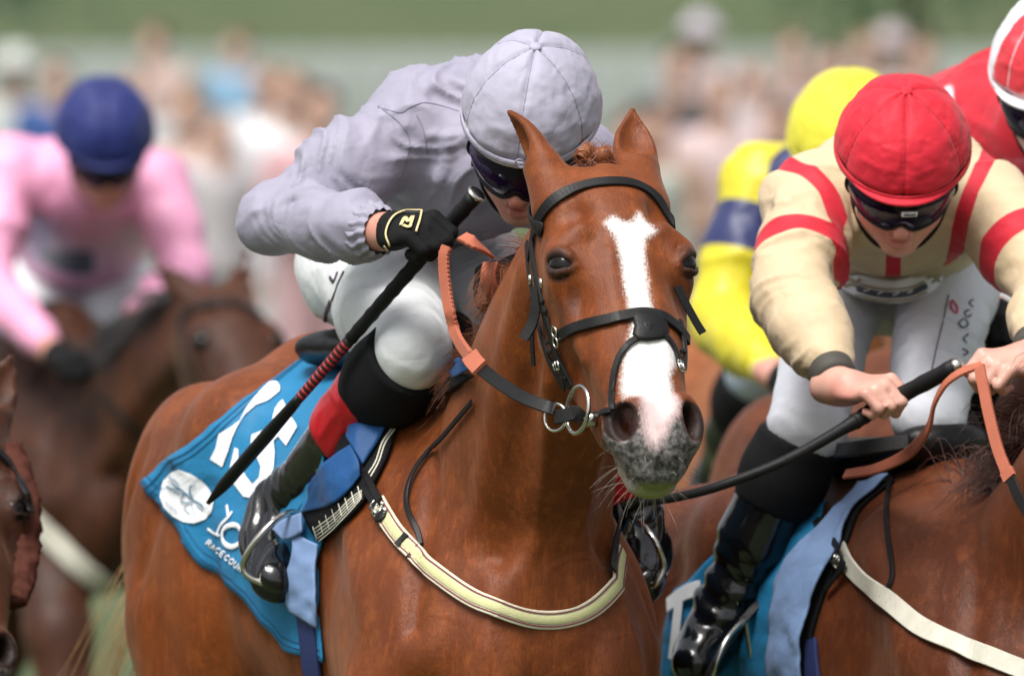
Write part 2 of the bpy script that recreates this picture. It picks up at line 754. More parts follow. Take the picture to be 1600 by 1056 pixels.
class Horse:
    """local frame: x forward, y to the horse's left (image right), z up; origin on the turf below the withers"""
    def __init__(self, loc, heading, poll=(0.80, 0.0, 1.90), pitch=53, hyaw=0, hroll=0, scale=1.0, ears=None, legs=None, nostril=1.0, neck_base=(0.16, 0.0, 1.26)):
        self.loc = np.asarray(loc, float)
        self.ang = heading
        self.sc = scale
        self.poll = np.asarray(poll, float)
        cy, sy = math.cos(hyaw), math.sin(hyaw)
        cp, sp = math.cos(R(pitch)), math.sin(R(pitch))
        self.u = arr(cp * cy, cp * sy, -sp)
        self.v = arr(sp * cy, sp * sy, cp)
        self.w = arr(-sy, cy, 0)
        if hroll:
            c, s = math.cos(hroll), math.sin(hroll)
            self.w, self.v = self.w * c + self.v * s, self.v * c - self.w * s
        self.M = np.array([self.w, self.v, self.u])
        self.neck_base = np.asarray(neck_base, float)
        self.ears = ears
        self.nostril = nostril
        self.legs = legs
        self.field = self.build()

    def H(self, w, v, u):
        return self.poll + self.w * w + self.v * v + self.u * u
    def to_head(self, p):
        return (np.asarray(p) - self.poll) @ self.M.T
    def to_local(self, p):
        return rotz(np.asarray(p, float) - self.loc, -self.ang) / self.sc
    def to_world(self, p):
        return rotz(np.asarray(p, float) * self.sc, self.ang) + self.loc
    def hit(self, px, py, off=0.0):
        return self.hits([(px, py)], off)[0]
    def hits(self, pts, off=0.0):
        dist = np.linalg.norm(self.loc - CAM_LOC)
        t0, t1 = dist - 1.7, dist + 1.6
        o = self.to_local(CAM_LOC)
        d = np.array([rotz(ray(x, y), -self.ang) for x, y in pts])
        return self.field.march(o, d, t0 / self.sc, t1 / self.sc, off)
    def at(self, px, py, Y):
        return self.to_local(P(px, py, Y))

    def build(self):
        F = Field()
        H = self.H
        M = self.M
        # trunk
        L = 1.56
        rows = []
        for a, z, hw, hp, hm, e in ((-1.02, 1.30, .06, .05, .08, 2), (-.97, 1.28, .15, .15, .18, 2), (-.86, 1.27, .215, .25, .24, 2.1), (-.70, 1.27, .258, .305, .26, 2.15),
                                    (-.55, 1.26, .275, .335, .27, 2.1), (-.35, 1.23, .248, .325, .285, 2.1), (-.12, 1.20, .242, .355, .325, 2.1), (.05, 1.20, .215, .365, .34, 2.0),
                                    (.22, 1.20, .200, .30, .31, 2.1), (.40, 1.20, .18, .20, .26, 2.2), (.54, 1.20, .10, .10, .14, 2)):
            rows.append(((a + 1.02) / L, 0, z, hw, hp, hm, e))
        F.tube((-1.02, 0, 0), (-1.02 + L, 0, 0), (0, 1, 0), rows, k=.05)
        # withers, croup and hip bones
        F.cone((.02, 0, 1.555), (-.22, 0, 1.53), .035, .03, k=.10)
        F.cone((-.62, 0, 1.55), (-.92, 0, 1.43), .06, .05, k=.08)
        for s in (-1, 1):
            F.ell((-.53, s * .185, 1.455), (.09, .06, .07), k=.12)
            F.ell((-.78, s * .16, 1.26), (.21, .125, .27), k=.06)          # haunch
            F.ell((-.93, s * .13, 1.22), (.10, .10, .22), k=.05)
            F.ell((-.60, s * .20, 1.10), (.16, .08, .22), k=.08)          # stifle / flank
            # shoulder blade and arm
            F.cone((.02, s * .115, 1.44), (.40, s * .125, 1.12), .080, .092, k=.08)
            F.ell((.22, s * .170, 1.10), (.15, .065, .17), k=.08)
            F.ell((.43, s * .088, 1.09), (.135, .086, .17), k=.018)        # breast
        # neck
        nb = self.neck_base
        tgt = H(0, -.07, .03)
        NL = np.linalg.norm(tgt - nb)
        F.tube(nb, tgt, self.w * .3 + arr(0, .7, 0), [(-.05, 0, 0, .15, .20, .27, 2), (.15, 0, 0, .145, .19, .26, 2), (.38, 0, .0, .128, .155, .225, 2.1), (.62, 0, .004, .108, .142, .182, 2.2),
                                       (.84, 0, .0, .083, .125, .15, 2.2), (.96, 0, 0, .072, .10, .12, 2.2), (1.03, 0, 0, .05, .07, .08, 2)], k=.05)
        # head: skull and face
        HL = .58
        rows = []
        for u, v, hw, hp, hm, e in ((-.03, -.07, .04, .03, .04, 2), (.0, -.06, .068, .055, .07, 2.2), (.04, -.055, .084, .066, .09, 2.4), (.09, -.05, .094, .074, .11, 2.5), (.15, -.05, .100, .080, .12, 2.6),
                                    (.20, -.05, .100, .080, .11, 2.6), (.26, -.05, .091, .076, .10, 2.4), (.33, -.047, .080, .068, .085, 2.3), (.40, -.045, .070, .060, .075, 2.2),
                                    (.46, -.044, .062, .052, .065, 2.2), (.52, -.044, .052, .042, .055, 2.2), (.56, -.05, .037, .026, .035, 2.1), (.58, -.055, .02, .01, .015, 2)):
            rows.append((u / HL, 0, v, hw, hp, hm, e))
        F.tube(H(0, 0, 0), H(0, 0, HL), self.w, rows, k=.035)
        F.ell(H(0, .012, .10), (.05, .022, .09), M, k=.03)      # forehead
        # jaw
        for s in (-1, 1):
            F.ell(H(s * .060, -.140, .125), (.030, .105, .120), M, k=.045)
            F.ell(H(s * .074, -.105, .185), (.028, .080, .125), M, k=.035)  # masseter
            F.cone(H(s * .052, -.195, .20), H(s * .034, -.118, .44), .034, .030, k=.045)
            F.cone(H(s * .088, -.035, .215), H(s * .070, -.055, .345), .021, .012, k=.018)   # facial crest
            # orbit
            F.ell(H(s * .086, -.022, .188), (.027, .038, .044), M, k=.03)
            F.cone(H(s * .066, .018, .150), H(s * .100, -.006, .172), .015, .012, k=.026)  # brow
            F.cone(H(s * .100, -.006, .172), H(s * .098, -.034, .178), .011, .010, k=.02)
            F.bump(H(s * .064, .012, .112), .024, -.014)         # hollow above the eye
            F.bump(H(s * .078, -.018, .262), (.030, .030, .040), -.010)
            F.ridge([H(s * .03, .03, .20), H(s * .037, .02, .30), H(s * .03, .014, .40)], .012, .0035)
        F.ell(H(0, -.15, .14), (.05, .07, .10), M, k=.06)
        F.cone(H(0, -.12, .30), H(0, -.10, .50), .042, .036, k=.04)
        # muzzle, lips, chin
        F.ell(H(0, -.050, .550), (.050, .040, .046), M, k=.03)
        F.ell(H(0, -.016, .530), (.040, .022, .046), M, k=.02)
        F.ell(H(0, -.106, .524), (.042, .030, .050), M, k=.022)
        F.ell(H(0, -.096, .560), (.041, .020, .026), M, k=.014)
        nf = self.nostril
        for s in (-1, 1):
            ax1 = unit(self.w * s * .62 + self.v * .70 + self.u * .25)       # out of the nostril
            ax2 = unit(np.cross(ax1, self.w * .25 * s + self.u * .95))
            ax3 = np.cross(ax1, ax2)
            Mn = np.array([ax1, ax2, ax3])
            F.ell(H(s * .046, -.020, .504), (.026, .036 * nf, .043 * nf), Mn, k=.026)
            F.ell(H(s * .060, .004, .514), (.036, .0175 * nf, .0285 * nf), Mn, k=.010, op='sub')
            F.ell(H(s * .032, -.030, .496), (.040, .0175, .0235), Mn, k=.008, op='sub')
            F.ridge([H(s * .045, -.085, .575), H(s * .058, -.088, .545), H(s * .06, -.088, .51), H(s * .058, -.09, .47)], .0055, -.008)   # mouth line
            F.ridge([H(s * .03, .006, .47), H(s * .05, -.008, .455), H(s * .062, -.03, .47)], .009, -.003)
            # veins down the face
            F.ridge([H(s * .082, -.06, .235), H(s * .075, -.075, .29), H(s * .066, -.06, .34), H(s * .055, -.045, .40)], .0052, .0066)
            F.ridge([H(s * .075, -.075, .29), H(s * .066, -.09, .34), H(s * .055, -.085, .40)], .0048, .0056)
        F.ridge([H(-.040, -.078, .566), H(-.02, -.080, .584), H(0, -.081, .589), H(.02, -.080, .584), H(.040, -.078, .566)], .006, -.008)
        F.ridge([H(0, .002, .535), H(0, -.012, .565), H(0, -.035, .59)], .007, -.004)
        # eye opening
        self.eyes = []
        for s in (-1, 1):
            ax1 = unit(self.w * s * .74 + self.v * .64 + self.u * .12)
            sl = self.w * s * -.62 + self.v * .42 + self.u * .46
            ax3 = unit(sl - ax1 * (ax1 @ sl))                 # along the slit, nose end positive
            up = np.cross(ax1, ax3)
            if up @ self.u > 0:
                up = -up
            Me = np.array([ax1, up, ax3])
            ce = H(s * .0835, -.016, .197)
            hitp = F.march(ce + ax1 * .1, -ax1[None], 0, .2)[0]
            ds = (hitp - ce) @ ax1
            R_ = .0285
            cb = ce + ax1 * (ds - R_ + .0052)
            self.eyes.append((cb, ax1))
            F.ell(cb + ax1 * .014, (.022, .0195, .0250), Me, k=.006, op='sub')
            for sg, th in ((1, .0066), (-1, .0036)):
                arc = []
                for q in (-1, -.6, -.2, .2, .6, 1):
                    x, y = q * .0262, sg * (.0165 if sg > 0 else .0168) * (1 - .85 * q * q)
                    arc.append(cb + ax1 * (math.sqrt(max(R_ ** 2 - x * x - y * y, 1e-5)) - .0005) + ax3 * x + up * y)
                F.chain(arc, [th * .6, th * .95, th * 1.1, th * 1.1, th * .95, th * .6], k=.008)
            F.ridge([cb + ax1 * .014 + ax3 * q * .032 + up * (.031 * (1 - .5 * q * q)) for q in (-1, -.4, .4, 1)], .0040, -.0035)
            F.ridge([cb + ax1 * .014 + ax3 * q * .032 - up * (.027 * (1 - .4 * q * q)) for q in (-1, -.4, .4, 1)], .0035, -.0022)
        # ears
        ears = self.ears or (((-.062, -.035, -.005), (-.55, .25, -.80), (-.35, .9, .2), 1), ((.060, -.035, -.005), (.30, .30, -.90), (.25, .9, .35), 1))
        for (eb, et, eo, sc) in ears:
            b0 = H(*eb)
            e = unit(self.w * et[0] + self.v * et[1] + self.u * et[2])
            o = self.w * eo[0] + self.v * eo[1] + self.u * eo[2]
            o = unit(o - e * (o @ e))
            sd = np.cross(e, o)
            ln = .150 * sc
            F.cone(b0 - e * .04, b0 + e * .025, .042, .032, k=.035)
            F.tube(b0, b0 + e * ln, np.cross(o, e), [(0, 0, 0, .030, .024, .026, 2), (.2, 0, 0, .035, .022, .027, 2), (.45, 0, 0, .036, .017, .023, 2), (.68, 0, .002, .029, .012, .016, 2), (.86, 0, .006, .0145, .007, .009, 2), (.97, 0, .010, .005, .004, .004, 2), (1.0, 0, .011, .002, .002, .002, 2)], k=.014)
            F.tube(b0 + e * .034 + o * .012, b0 + e * (ln * .93) + o * .012, np.cross(o, e), [(0, 0, 0, .006, .012, .008, 2), (.25, 0, 0, .024, .020, .013, 2), (.5, 0, 0, .0255, .020, .0145, 2), (.75, 0, .0, .0175, .018, .010, 2), (.92, 0, .002, .005, .012, .005, 2), (1, 0, .004, .002, .008, .004, 2)], k=.006, op='sub')
        # throat and neck modelling
        F.ridge([H(.0, -.20, .12) - self.u * .02 + arr(0, s * .0, 0) for s in (0,)] * 1 + [nb + (tgt - nb) * .45 + arr(.13, 0, -.12)], .03, -.004)
        for s in (-1, 1):
            # jugular groove and brachiocephalic edge
            g = [H(s * .07, -.19, .10), nb + (tgt - nb) * .62 + arr(.08, s * .075, -.09), nb + (tgt - nb) * .34 + arr(.16, s * .095, -.13), arr(.46, s * .075, 1.24)]
            F.ridge(g, .022, -.021)
            g2 = [q + arr(-.06, s * .02, .03) for q in g]
            F.ridge(g2, .026, .013)
            F.ridge([arr(.05, s * .20, 1.42), arr(.18, s * .215, 1.30), arr(.30, s * .23, 1.17)], .028, .014)
            F.ridge([arr(.28, s * .12, 1.50), arr(.36, s * .16, 1.34), arr(.42, s * .20, 1.17)], .020, -.019)
            F.ridge([arr(.50, s * .20, 1.10), arr(.44, s * .23, 1.00), arr(.38, s * .21, .92)], .018, -.017)
            F.ridge([arr(.02, s * .24, 1.30), arr(.10, s * .26, 1.15), arr(.16, s * .24, 1.0)], .018, -.014)
            F.ridge([arr(-.78, s * .27, 1.42), arr(-.88, s * .25, 1.25), arr(-.92, s * .23, 1.05)], .022, -.014)
            F.ridge([arr(-.62, s * .28, 1.38), arr(-.70, s * .29, 1.22), arr(-.72, s * .27, 1.05)], .026, -.013)
            F.ridge([arr(-.45, s * .27, 1.35), arr(-.42, s * .25, 1.15), arr(-.48, s * .22, 1.0)], .04, -.014)
            for j in range(5):      # ribs
                a = -.12 - j * .065
                F.ridge([arr(a + .03, s * .26, 1.30), arr(a, s * .28, 1.15), arr(a - .03, s * .24, 1.0)], .016, .0035)
        # creases where the neck meets the shoulder, tendons down the throat
        for s in (-1, 1):
            for j, (x, w_) in enumerate(((0, .007), (.022, .006), (.045, .007), (.07, .006))):
                F.ridge([arr(.22 + x, s * (.155 + .1 * x), 1.50 - .3 * x), arr(.27 + x, s * (.185 + .1 * x), 1.40 - .3 * x), arr(.285 + x, s * (.20 + .05 * x), 1.30 - .2 * x)], w_, -.005)
            F.ridge([nb + (tgt - nb) * .70 + arr(.09, s * .055, -.10), nb + (tgt - nb) * .45 + arr(.155, s * .05, -.14), arr(.50, s * .035, 1.24)], .014, .008)
            F.ridge([arr(.50, s * .10, 1.26), arr(.55, s * .13, 1.16), arr(.53, s * .15, 1.02)], .016, .007)
        F.ridge([arr(.56, 0, 1.22), arr(.58, 0, 1.08), arr(.5, 0, .95)], .022, -.022)
        # legs in a gallop
        legs = self.legs or {'fr': [(.30, -.17, 1.05), (.42, -.17, .83), (.66, -.16, .52), (.78, -.16, .22), (.84, -.16, .11), (.90, -.16, .03)],
                             'fl': [(.26, .17, 1.05), (.30, .17, .80), (.42, .17, .46), (.16, .17, .26), (.08, .17, .20), (.02, .17, .12)],
                             'hr': [(-.72, -.17, 1.12), (-.62, -.18, .88), (-.86, -.18, .58), (-.82, -.18, .24), (-.78, -.18, .11), (-.72, -.18, .03)],
                             'hl': [(-.72, .17, 1.12), (-.55, .18, .88), (-.72, .18, .60), (-.48, .18, .30), (-.42, .18, .20), (-.35, .18, .10)]}
        for key, p in legs.items():
            fore = key[0] == 'f'
            F.chain([arr(*q) for q in p[:3]], [.13 if not fore else .10, .095 if not fore else .075, .055], k=.06)
            F.chain([arr(*q) for q in p[2:5]], [.050, .034, .038], k=.03)
            F.chain([arr(*q) for q in p[4:]], [.034, .055], k=.03)
            F.cut((0, 0, 0.004), (0, 0, -1)) if False else None
        return F

    def make_mesh(self, fine, coarse, n_relax=1):
        F = self.field
        lo, hi = F.bounds(.03)
        hp = np.array([self.H(w, v, u) for w in (-.12, .12) for v in (-.1, .06) for u in (-.15, .62)])
        f0, f1 = hp.min(0), hp.max(0)
        ax = [spread(fine, coarse, lo[i], hi[i], f0[i], f1[i]) for i in range(3)]
        v, q = F.mesh(*ax)
        v = relax(v, q, n_relax, .4)
        return v, q

def poly_sdf(p, poly):
    """signed distance to a 2-D polygon, positive inside"""
    poly = np.asarray(poly, float)
    n = len(poly)
    best = np.full(len(p), 1e9)
    inside = np.zeros(len(p), bool)
    for i in range(n):
        a, b = poly[i], poly[(i + 1) % n]
        ab = b - a
        t = np.clip(((p - a) @ ab) / (ab @ ab + 1e-12), 0, 1)
        d = p - a - t[:, None] * ab
        best = np.minimum(best, (d * d).sum(1))
        with np.errstate(divide='ignore', invalid='ignore'):
            c = ((a[1] > p[:, 1]) != (b[1] > p[:, 1])) & (p[:, 0] < (b[0] - a[0]) * (p[:, 1] - a[1]) / (b[1] - a[1]) + a[0])
        inside ^= c
    d = np.sqrt(best)
    return np.where(inside, d, -d)

def coat_material(name, col, dark, lite, points=None, rough=.42):
    t = NT(name)
    big = t.noise(3.2, 3, .5)
    mid = t.noise(24, 5, .6)
    base = t.mix(t.ramp(big, .3, .7), dark, col)
    base = t.mix(t.math('MULTIPLY', t.ramp(mid, .45, .75), .5), base, lite)
    hair = t.noise(420, 3, .7, stretch=(1, 1, .28))
    base = t.mix(t.math('MULTIPLY', t.ramp(hair, .3, .7), .45), base, tuple(c * .45 for c in col))
    streak = t.noise(45, 4, .6, stretch=(1.6, 1.6, .25))
    base = t.mix(t.math('MULTIPLY', t.ramp(streak, .5, .75), .35), base, tuple(min(1, c * 1.7) for c in col))
    # dark skin and points
    a = t.attr("skin")
    base = t.mix(t.math('MULTIPLY', t.ramp(t.math('ADD', a.outputs["Fac"], t.math('MULTIPLY', t.math('SUBTRACT', hair, .5), .5)), .1, .9), .92), base, points or (.013, .010, .010))
    g = t.attr("grey")
    grz = t.noise(95, 5, .62)
    gcol = t.mix(t.ramp(grz, .36, .74), (.022, .021, .021), (.20, .185, .175))
    base = t.mix(t.ramp(t.math('ADD', g.outputs["Fac"], t.math('MULTIPLY', t.math('SUBTRACT', grz, .5), .5)), .25, .75), base, gcol)
    # white marking with a hairy edge
    w = t.attr("blaze")
    e = t.noise(330, 4, .7, stretch=(1, 1, .4))
    wv = t.math('ADD', t.math('MULTIPLY', w.outputs["Fac"], 95.0), t.math('MULTIPLY', t.math('SUBTRACT', e, .5), 2.4))
    wm = t.ramp(wv, -.75, .75)
    wc = t.mix(t.ramp(t.noise(60, 4), .3, .7), (.78, .76, .73), (.66, .63, .60))
    pk = t.attr("pink")
    pn = t.ramp(t.math('ADD', pk.outputs["Fac"], t.math('MULTIPLY', t.math('SUBTRACT', t.noise(70, 5), .5), .6)), .2, .9)
    wc = t.mix(pn, wc, (.62, .43, .42))
    edge = t.math('MULTIPLY', wm, t.math('SUBTRACT', 1.0, t.ramp(wv, .2, 1.3)))
    wc = t.mix(t.math('MULTIPLY', t.math('MULTIPLY', edge, pk.outputs["Fac"]), .75), wc, (.25, .22, .21))
    base = t.mix(wm, base, wc)
    ch = t.attr("chin")
    base = t.mix(t.math('MULTIPLY', t.ramp(t.math('ADD', ch.outputs["Fac"], t.math('MULTIPLY', t.math('SUBTRACT', grz, .5), .9)), .25, .9), .8), base, (.27, .235, .20))
    gr = t.attr("green")
    gn = t.math('ADD', gr.outputs["Fac"], t.math('MULTIPLY', t.math('SUBTRACT', t.noise(55, 4), .5), .7))
    base = t.mix(t.math('MULTIPLY', t.ramp(gn, .3, .9), .85), base, (.22, .24, .075))
    t.set(Base_Color=base)
    wet = t.math('MULTIPLY', t.ramp(t.noise(9, 4), .35, .65), .14)
    t.set(Roughness=t.math('SUBTRACT', rough + .13, wet))
    t.b.inputs["Specular IOR Level"].default_value = .24
    t.b.inputs["Sheen Weight"].default_value = .10
    t.b.inputs["Sheen Roughness"].default_value = .35
    t.b.inputs["Sheen Tint"].default_value = (1.0, .66, .45, 1)
    hb = t.noise(260, 4, .7, stretch=(1, 1, .30))
    lump = t.noise(30, 5, .62)
    crease = t.math('ABSOLUTE', t.math('SUBTRACT', t.noise(9, 3, .5, stretch=(2.6, 2.6, .42)), .5))
    vein = t.math('SUBTRACT', 1.0, t.ramp(t.math('ABSOLUTE', t.math('SUBTRACT', t.noise(5.5, 2, .45), .5)), .0, .028))
    hsum = t.math('ADD', t.math('MULTIPLY', hb, .85), lump)
    hsum = t.math('ADD', hsum, t.math('MULTIPLY', crease, 1.6))
    hsum = t.math('ADD', hsum, t.math('MULTIPLY', t.math('MULTIPLY', vein, t.ramp(t.noise(2.1, 2), .45, .65)), .45))
    t.bump(hsum, .34, .005)
    return t.m

def horse_attrs(h, v, blaze=None, pink_u=.42, points=True, greenness=0.0):
    hd = h.to_head(v)
    w, vv, u = hd[:, 0], hd[:, 1], hd[:, 2]
    near = (np.abs(w) < .16) & (u > -.2) & (u < .68) & (vv > -.35) & (vv < .12)
    n = len(v)
    at = {}
    skin = np.zeros(n)
    for c, ax in h.eyes:
        d = np.linalg.norm((v - c - ax * .016) * 1.0, axis=1)
        skin = np.maximum(skin, 1 - smoothstep(d, .014, .040))
    for s in (-1, 1):
        d = np.linalg.norm((hd - arr(s * .085, -.05, .25)) / arr(.03, .05, .05), axis=1)
        skin = np.maximum(skin, .62 * (1 - smoothstep(d, .2, 1.3)))
    # nostril interiors and lips
    grey = smoothstep(u, .462, .525) * near
    for s in (-1, 1):
        d = np.linalg.norm((hd - arr(s * .048, -.014, .507)) / arr(.040, .036, .038), axis=1)
        skin = np.maximum(skin, 1.2 * (1 - smoothstep(d, .72, 1.05)))
    grey = np.maximum(grey, near * smoothstep(u, .43, .5) * smoothstep(-vv, .06, .10))
    at["skin"] = skin * near
    grey = grey * (1 - np.clip(skin, 0, 1) * smoothstep(u, .44, .47))
    at["grey"] = grey
    bl = np.full(n, -1.0)
    if blaze is not None:
        m = near & (vv > -.075)
        bl[m] = poly_sdf(np.stack([w[m], u[m]], 1), blaze)
    at["blaze"] = np.clip(bl, -.05, .05)
    at["pink"] = near * smoothstep(u, pink_u, pink_u + .09)
    gr = near * smoothstep(u, .545, .585) * smoothstep(-vv, .035, .065)
    at["green"] = gr * greenness * (1 - smoothstep(np.abs(w), .014, .046))
    at["chin"] = near * smoothstep(u, .50, .545) * smoothstep(-vv, .070, .092)
    return at

def add_eye(h, mat, parent):
    for c, ax in h.eyes:
        Mx = np.array([np.cross(ax, unit(np.cross(ax, h.u))), unit(np.cross(ax, h.u)), ax])
        v, f = ball(c, (.0285, .0285, .0285), 28, 18, Mx)
        mesh_obj("eye", v, f, mat, parent)

def horse_obj(h, name, label, mat, fine, coarse, blaze=None, greenness=0.0, noise_amp=.0007, group=None, pink_u=.42):
    root = empty(name, h.loc, label, "horse", group, rz=h.ang)
    root.scale = (h.sc,) * 3
    v, q = h.make_mesh(fine, coarse)
    nr = vnormals(v, q)
    v = v + nr * (vnoise(v * 9) * noise_amp * 1.6 + vnoise(v * 24) * noise_amp * .6)[:, None]
    mesh_obj("body", v, q, mat, root, attrs=horse_attrs(h, v, blaze, greenness=greenness, pink_u=pink_u))
    return root

M_EYE = simple("horse_eye", (.004, .0025, .002), rough=.06, var=.3, spec=.28)
# ------------------------------------------------------------------ the chestnut in front
HEAD_A = R(-70)
h1 = Horse((-.11, .83, 0), HEAD_A, poll=(.832, -.035, 1.908), pitch=49.5, hyaw=R(-5.5), nostril=1.12, neck_base=(.16, .015, 1.26),
           ears=(((-.080, -.035, .004), (-.22, .05, -.93), (-.92, -.15, .0), 1.0), ((.066, -.040, .004), (.08, .02, -.96), (.02, .95, .2), .98)))
M_CHESTNUT = coat_material("chestnut_coat", (.195, .047, .009), (.115, .026, .005), (.30, .085, .019))
def bz(pts):
    q = h1.to_head(h1.hits(pts))
    return q[:, [0, 2]]

BLAZE = bz([(945, 348), (958, 338), (975, 347), (988, 346), (1000, 332), (1008, 345), (1024, 362), (1008, 372), (1006, 395), (1010, 430), (1014, 465), (1022, 490), (1040, 520), (1056, 545), (1060, 562), (1046, 585), (1050, 610), (1064, 628), (1062, 645), (1050, 658), (1040, 680), (1027, 700), (1013, 694), (1004, 674), (988, 656), (982, 640), (975, 620), (973, 590), (975, 560), (984, 530), (990, 500), (984, 480), (978, 450), (974, 420), (968, 390), (962, 368)])
# ------------------------------------------------------------------ people
def frame_from(f, t):
    f = unit(f)
    t = np.asarray(t, float)
    t = unit(t - f * (t @ f))
    r = np.cross(f, t)          # to the person's right when f forward, t up
    return r, t, f

def add_head(F, C, r, t, f, s=1.0):
    """r: sideways, t: crown, f: face direction"""
    Mh = np.array([r, t, f])
    Q = lambda a, b, c: C + s * (r * a + t * b + f * c)
    F.ell(Q(0, .045, -.012), arr(.076, .088, .098) * s, Mh, k=.02)
    F.ell(Q(0, -.02, .03), arr(.062, .085, .068) * s, Mh, k=.03)           # face
    F.cone(Q(-.044, -.064, .02), Q(0, -.088, .062), .024 * s, .020 * s, k=.03)
    F.cone(Q(.044, -.064, .02), Q(0, -.088, .062), .024 * s, .020 * s, k=.03)
    F.ell(Q(0, -.094, .072), arr(.019, .012, .012) * s, Mh, k=.018)         # chin
    for a in (-1, 1):
        F.ell(Q(a * .042, -.022, .072), arr(.024, .018, .016) * s, Mh, k=.022)   # cheek
        F.ell(Q(a * .032, .012, .100), arr(.017, .010, .016) * s, Mh, k=.012, op='sub')  # eye socket
        F.ell(Q(a * .031, .010, .083), arr(.013, .011, .012) * s, Mh, k=.004)
        F.cone(Q(a * .012, .030, .096), Q(a * .050, .028, .078), .009 * s, .007 * s, k=.014)
        # ear
        F.ell(Q(a * .079, -.005, -.012), arr(.008, .031, .019) * s, Mh, k=.008)
        F.ell(Q(a * .087, -.001, -.008), arr(.005, .017, .009) * s, Mh, k=.005, op='sub')
        F.ell(Q(a * .012, -.037, .100), arr(.009, .008, .010) * s, Mh, k=.007)   # nose wings
        F.bump(Q(a * .006, -.045, .108), .0045 * s, -.004 * s)
    F.chain([Q(0, .018, .088), Q(0, -.010, .102), Q(0, -.032, .116)], [.0095 * s, .0105 * s, .0140 * s], k=.010)
    F.ell(Q(0, -.059, .095), arr(.024, .0065, .010) * s, Mh, k=.006)
    F.ell(Q(0, -.074, .093), arr(.020, .0075, .010) * s, Mh, k=.006)
    F.ridge([Q(-.025, -.067, .090), Q(0, -.0665, .104), Q(.025, -.067, .090)], .0042 * s, -.0085 * s)
    F.ridge([Q(-.020, -.083, .086), Q(0, -.084, .090), Q(.020, -.083, .086)], .006 * s, -.003 * s)

def face_attrs(v, C, r, t, f):
    q = np.stack([(v - C) @ r, (v - C) @ t, (v - C) @ f], 1)
    lip = np.exp(-((q[:, 0] / .020) ** 4 + ((q[:, 1] + .066) / .0085) ** 2)) * (q[:, 2] > .07)
    fl = np.exp(-(((np.abs(q[:, 0]) - .035) / .02) ** 2 + ((q[:, 1] + .030) / .02) ** 2)) * (q[:, 2] > .03) + np.exp(-((q[:, 0] / .014) ** 2 + ((q[:, 1] + .034) / .014) ** 2)) * (q[:, 2] > .08)
    fl = fl + np.exp(-((np.abs(q[:, 0]) - .082) / .01) ** 2 - (q[:, 1] / .04) ** 2)
    return {"lip": lip, "flush": np.clip(fl, 0, 1)}

def hand_prims(F, W, e, n, grip=1.0, infl=0.0, thumb=1, fingers=(0, 1, 2, 3), k=.003, spread_=.0212):
    """fist: W wrist, e towards the knuckles, n back of the hand; the held bar runs along s"""
    e = unit(e)
    n = unit(n - e * (n @ e))
    s = np.cross(e, n) * thumb           # from little finger towards the thumb side
    M_ = np.array([e, s, n])
    F.ell(W + e * .052 - n * .002, arr(.050, .042, .0165) + infl, M_, k=.012)
    F.cone(W - e * .03, W + e * .02, .027 + infl, .029 + infl, k=.02)
    for i in (0, 1, 2, 3):
        o = (1.5 - i) * spread_
        ln = (.96, 1.06, 1.0, .82)[i]
        kn = W + e * (.090 - .004 * abs(i - 1)) + s * o + n * .001
        p1 = kn + (e * .024 - n * .030) * ln * grip
        p2 = p1 + (-e * .020 - n * .014) * ln * grip
        p3 = p2 + (-e * .018 + n * .006) * ln * grip
        if i in fingers:
            F.chain([W + e * .05 + s * o * .8, kn, p1, p2, p3], [.0095 + infl, .0106 + infl, .0093 + infl, .0086 + infl, .0074 + infl], k=k)
    a0 = W + e * .018 + s * .030 - n * .010
    a1 = W + e * .050 + s * .050 - n * .026
    a2 = W + e * .078 + s * .040 - n * .046
    a3 = W + e * .088 + s * .018 - n * .054
    F.chain([a0, a1, a2, a3], [.0155 + infl, .0130 + infl, .0112 + infl, .0092 + infl], k=.008)
    return W + e * .082 - n * .028, s

def folds(v, n, amp, freq=8.0, seed=0.0, stretch=(1, 1, 1)):
    q = v * arr(*stretch) * freq + seed
    wv = np.stack([vnoise(q * .5 + 3.1), vnoise(q * .5 + 9.7), vnoise(q * .5 + 17.3)], 1)
    q = q + wv * 1.1
    a = 1 - np.abs(vnoise(q)) * 1.6
    b = 1 - np.abs(vnoise(q * 2.3 + 5.2)) * 1.6
    c = vnoise(q * 5.1)
    d = np.sign(a) * np.abs(a) ** 1.5 * .75 + b * .20 + c * .04
    return v + n * ((d - .35) * amp)[:, None]

def limb_folds(v, n, segs, amp, f1=15., f2=4.5, seed=0.):
    '''creases that run round a sleeve or across the back; segs: (a, b, strength)'''
    num, den = 0, 1e-6
    for i, (a, b, st_) in enumerate(segs):
        ab = b - a
        L = np.linalg.norm(ab)
        ax = ab / L
        q = v - a
        t = np.clip(q @ ax, 0, L)
        pr = q - t[:, None] * ax
        dist = np.linalg.norm(pr, axis=1)
        w = np.exp(-dist / .025)
        along = q @ ax
        sx = unit(np.cross(ax, arr(.3, .2, .9)))
        sy = np.cross(ax, sx)
        x, y = pr @ sx, pr @ sy
        c = np.stack([along * f1, x * f2, y * f2], 1) + seed + i * 7.3
        c[:, 0] += 1.3 * vnoise(np.stack([along * 5, x * 9, y * 9], 1) + seed)
        r1 = 1 - 1.3 * np.abs(vnoise(c)) ** .65
        r2 = 1 - 1.3 * np.abs(vnoise(c * arr(2.2, 1.6, 1.6) + 31.7)) ** .65
        big = vnoise(c * .45 + 11.)
        m = .35 + .65 * smoothstep(vnoise(c * .33 + 3.3), -.3, .5)
        num = num + w * st_ * (r1 * .75 * m + r2 * .32 * m + big * .35 - .30)
        den = den + w
    return v + n * (num / den * amp)[:, None]

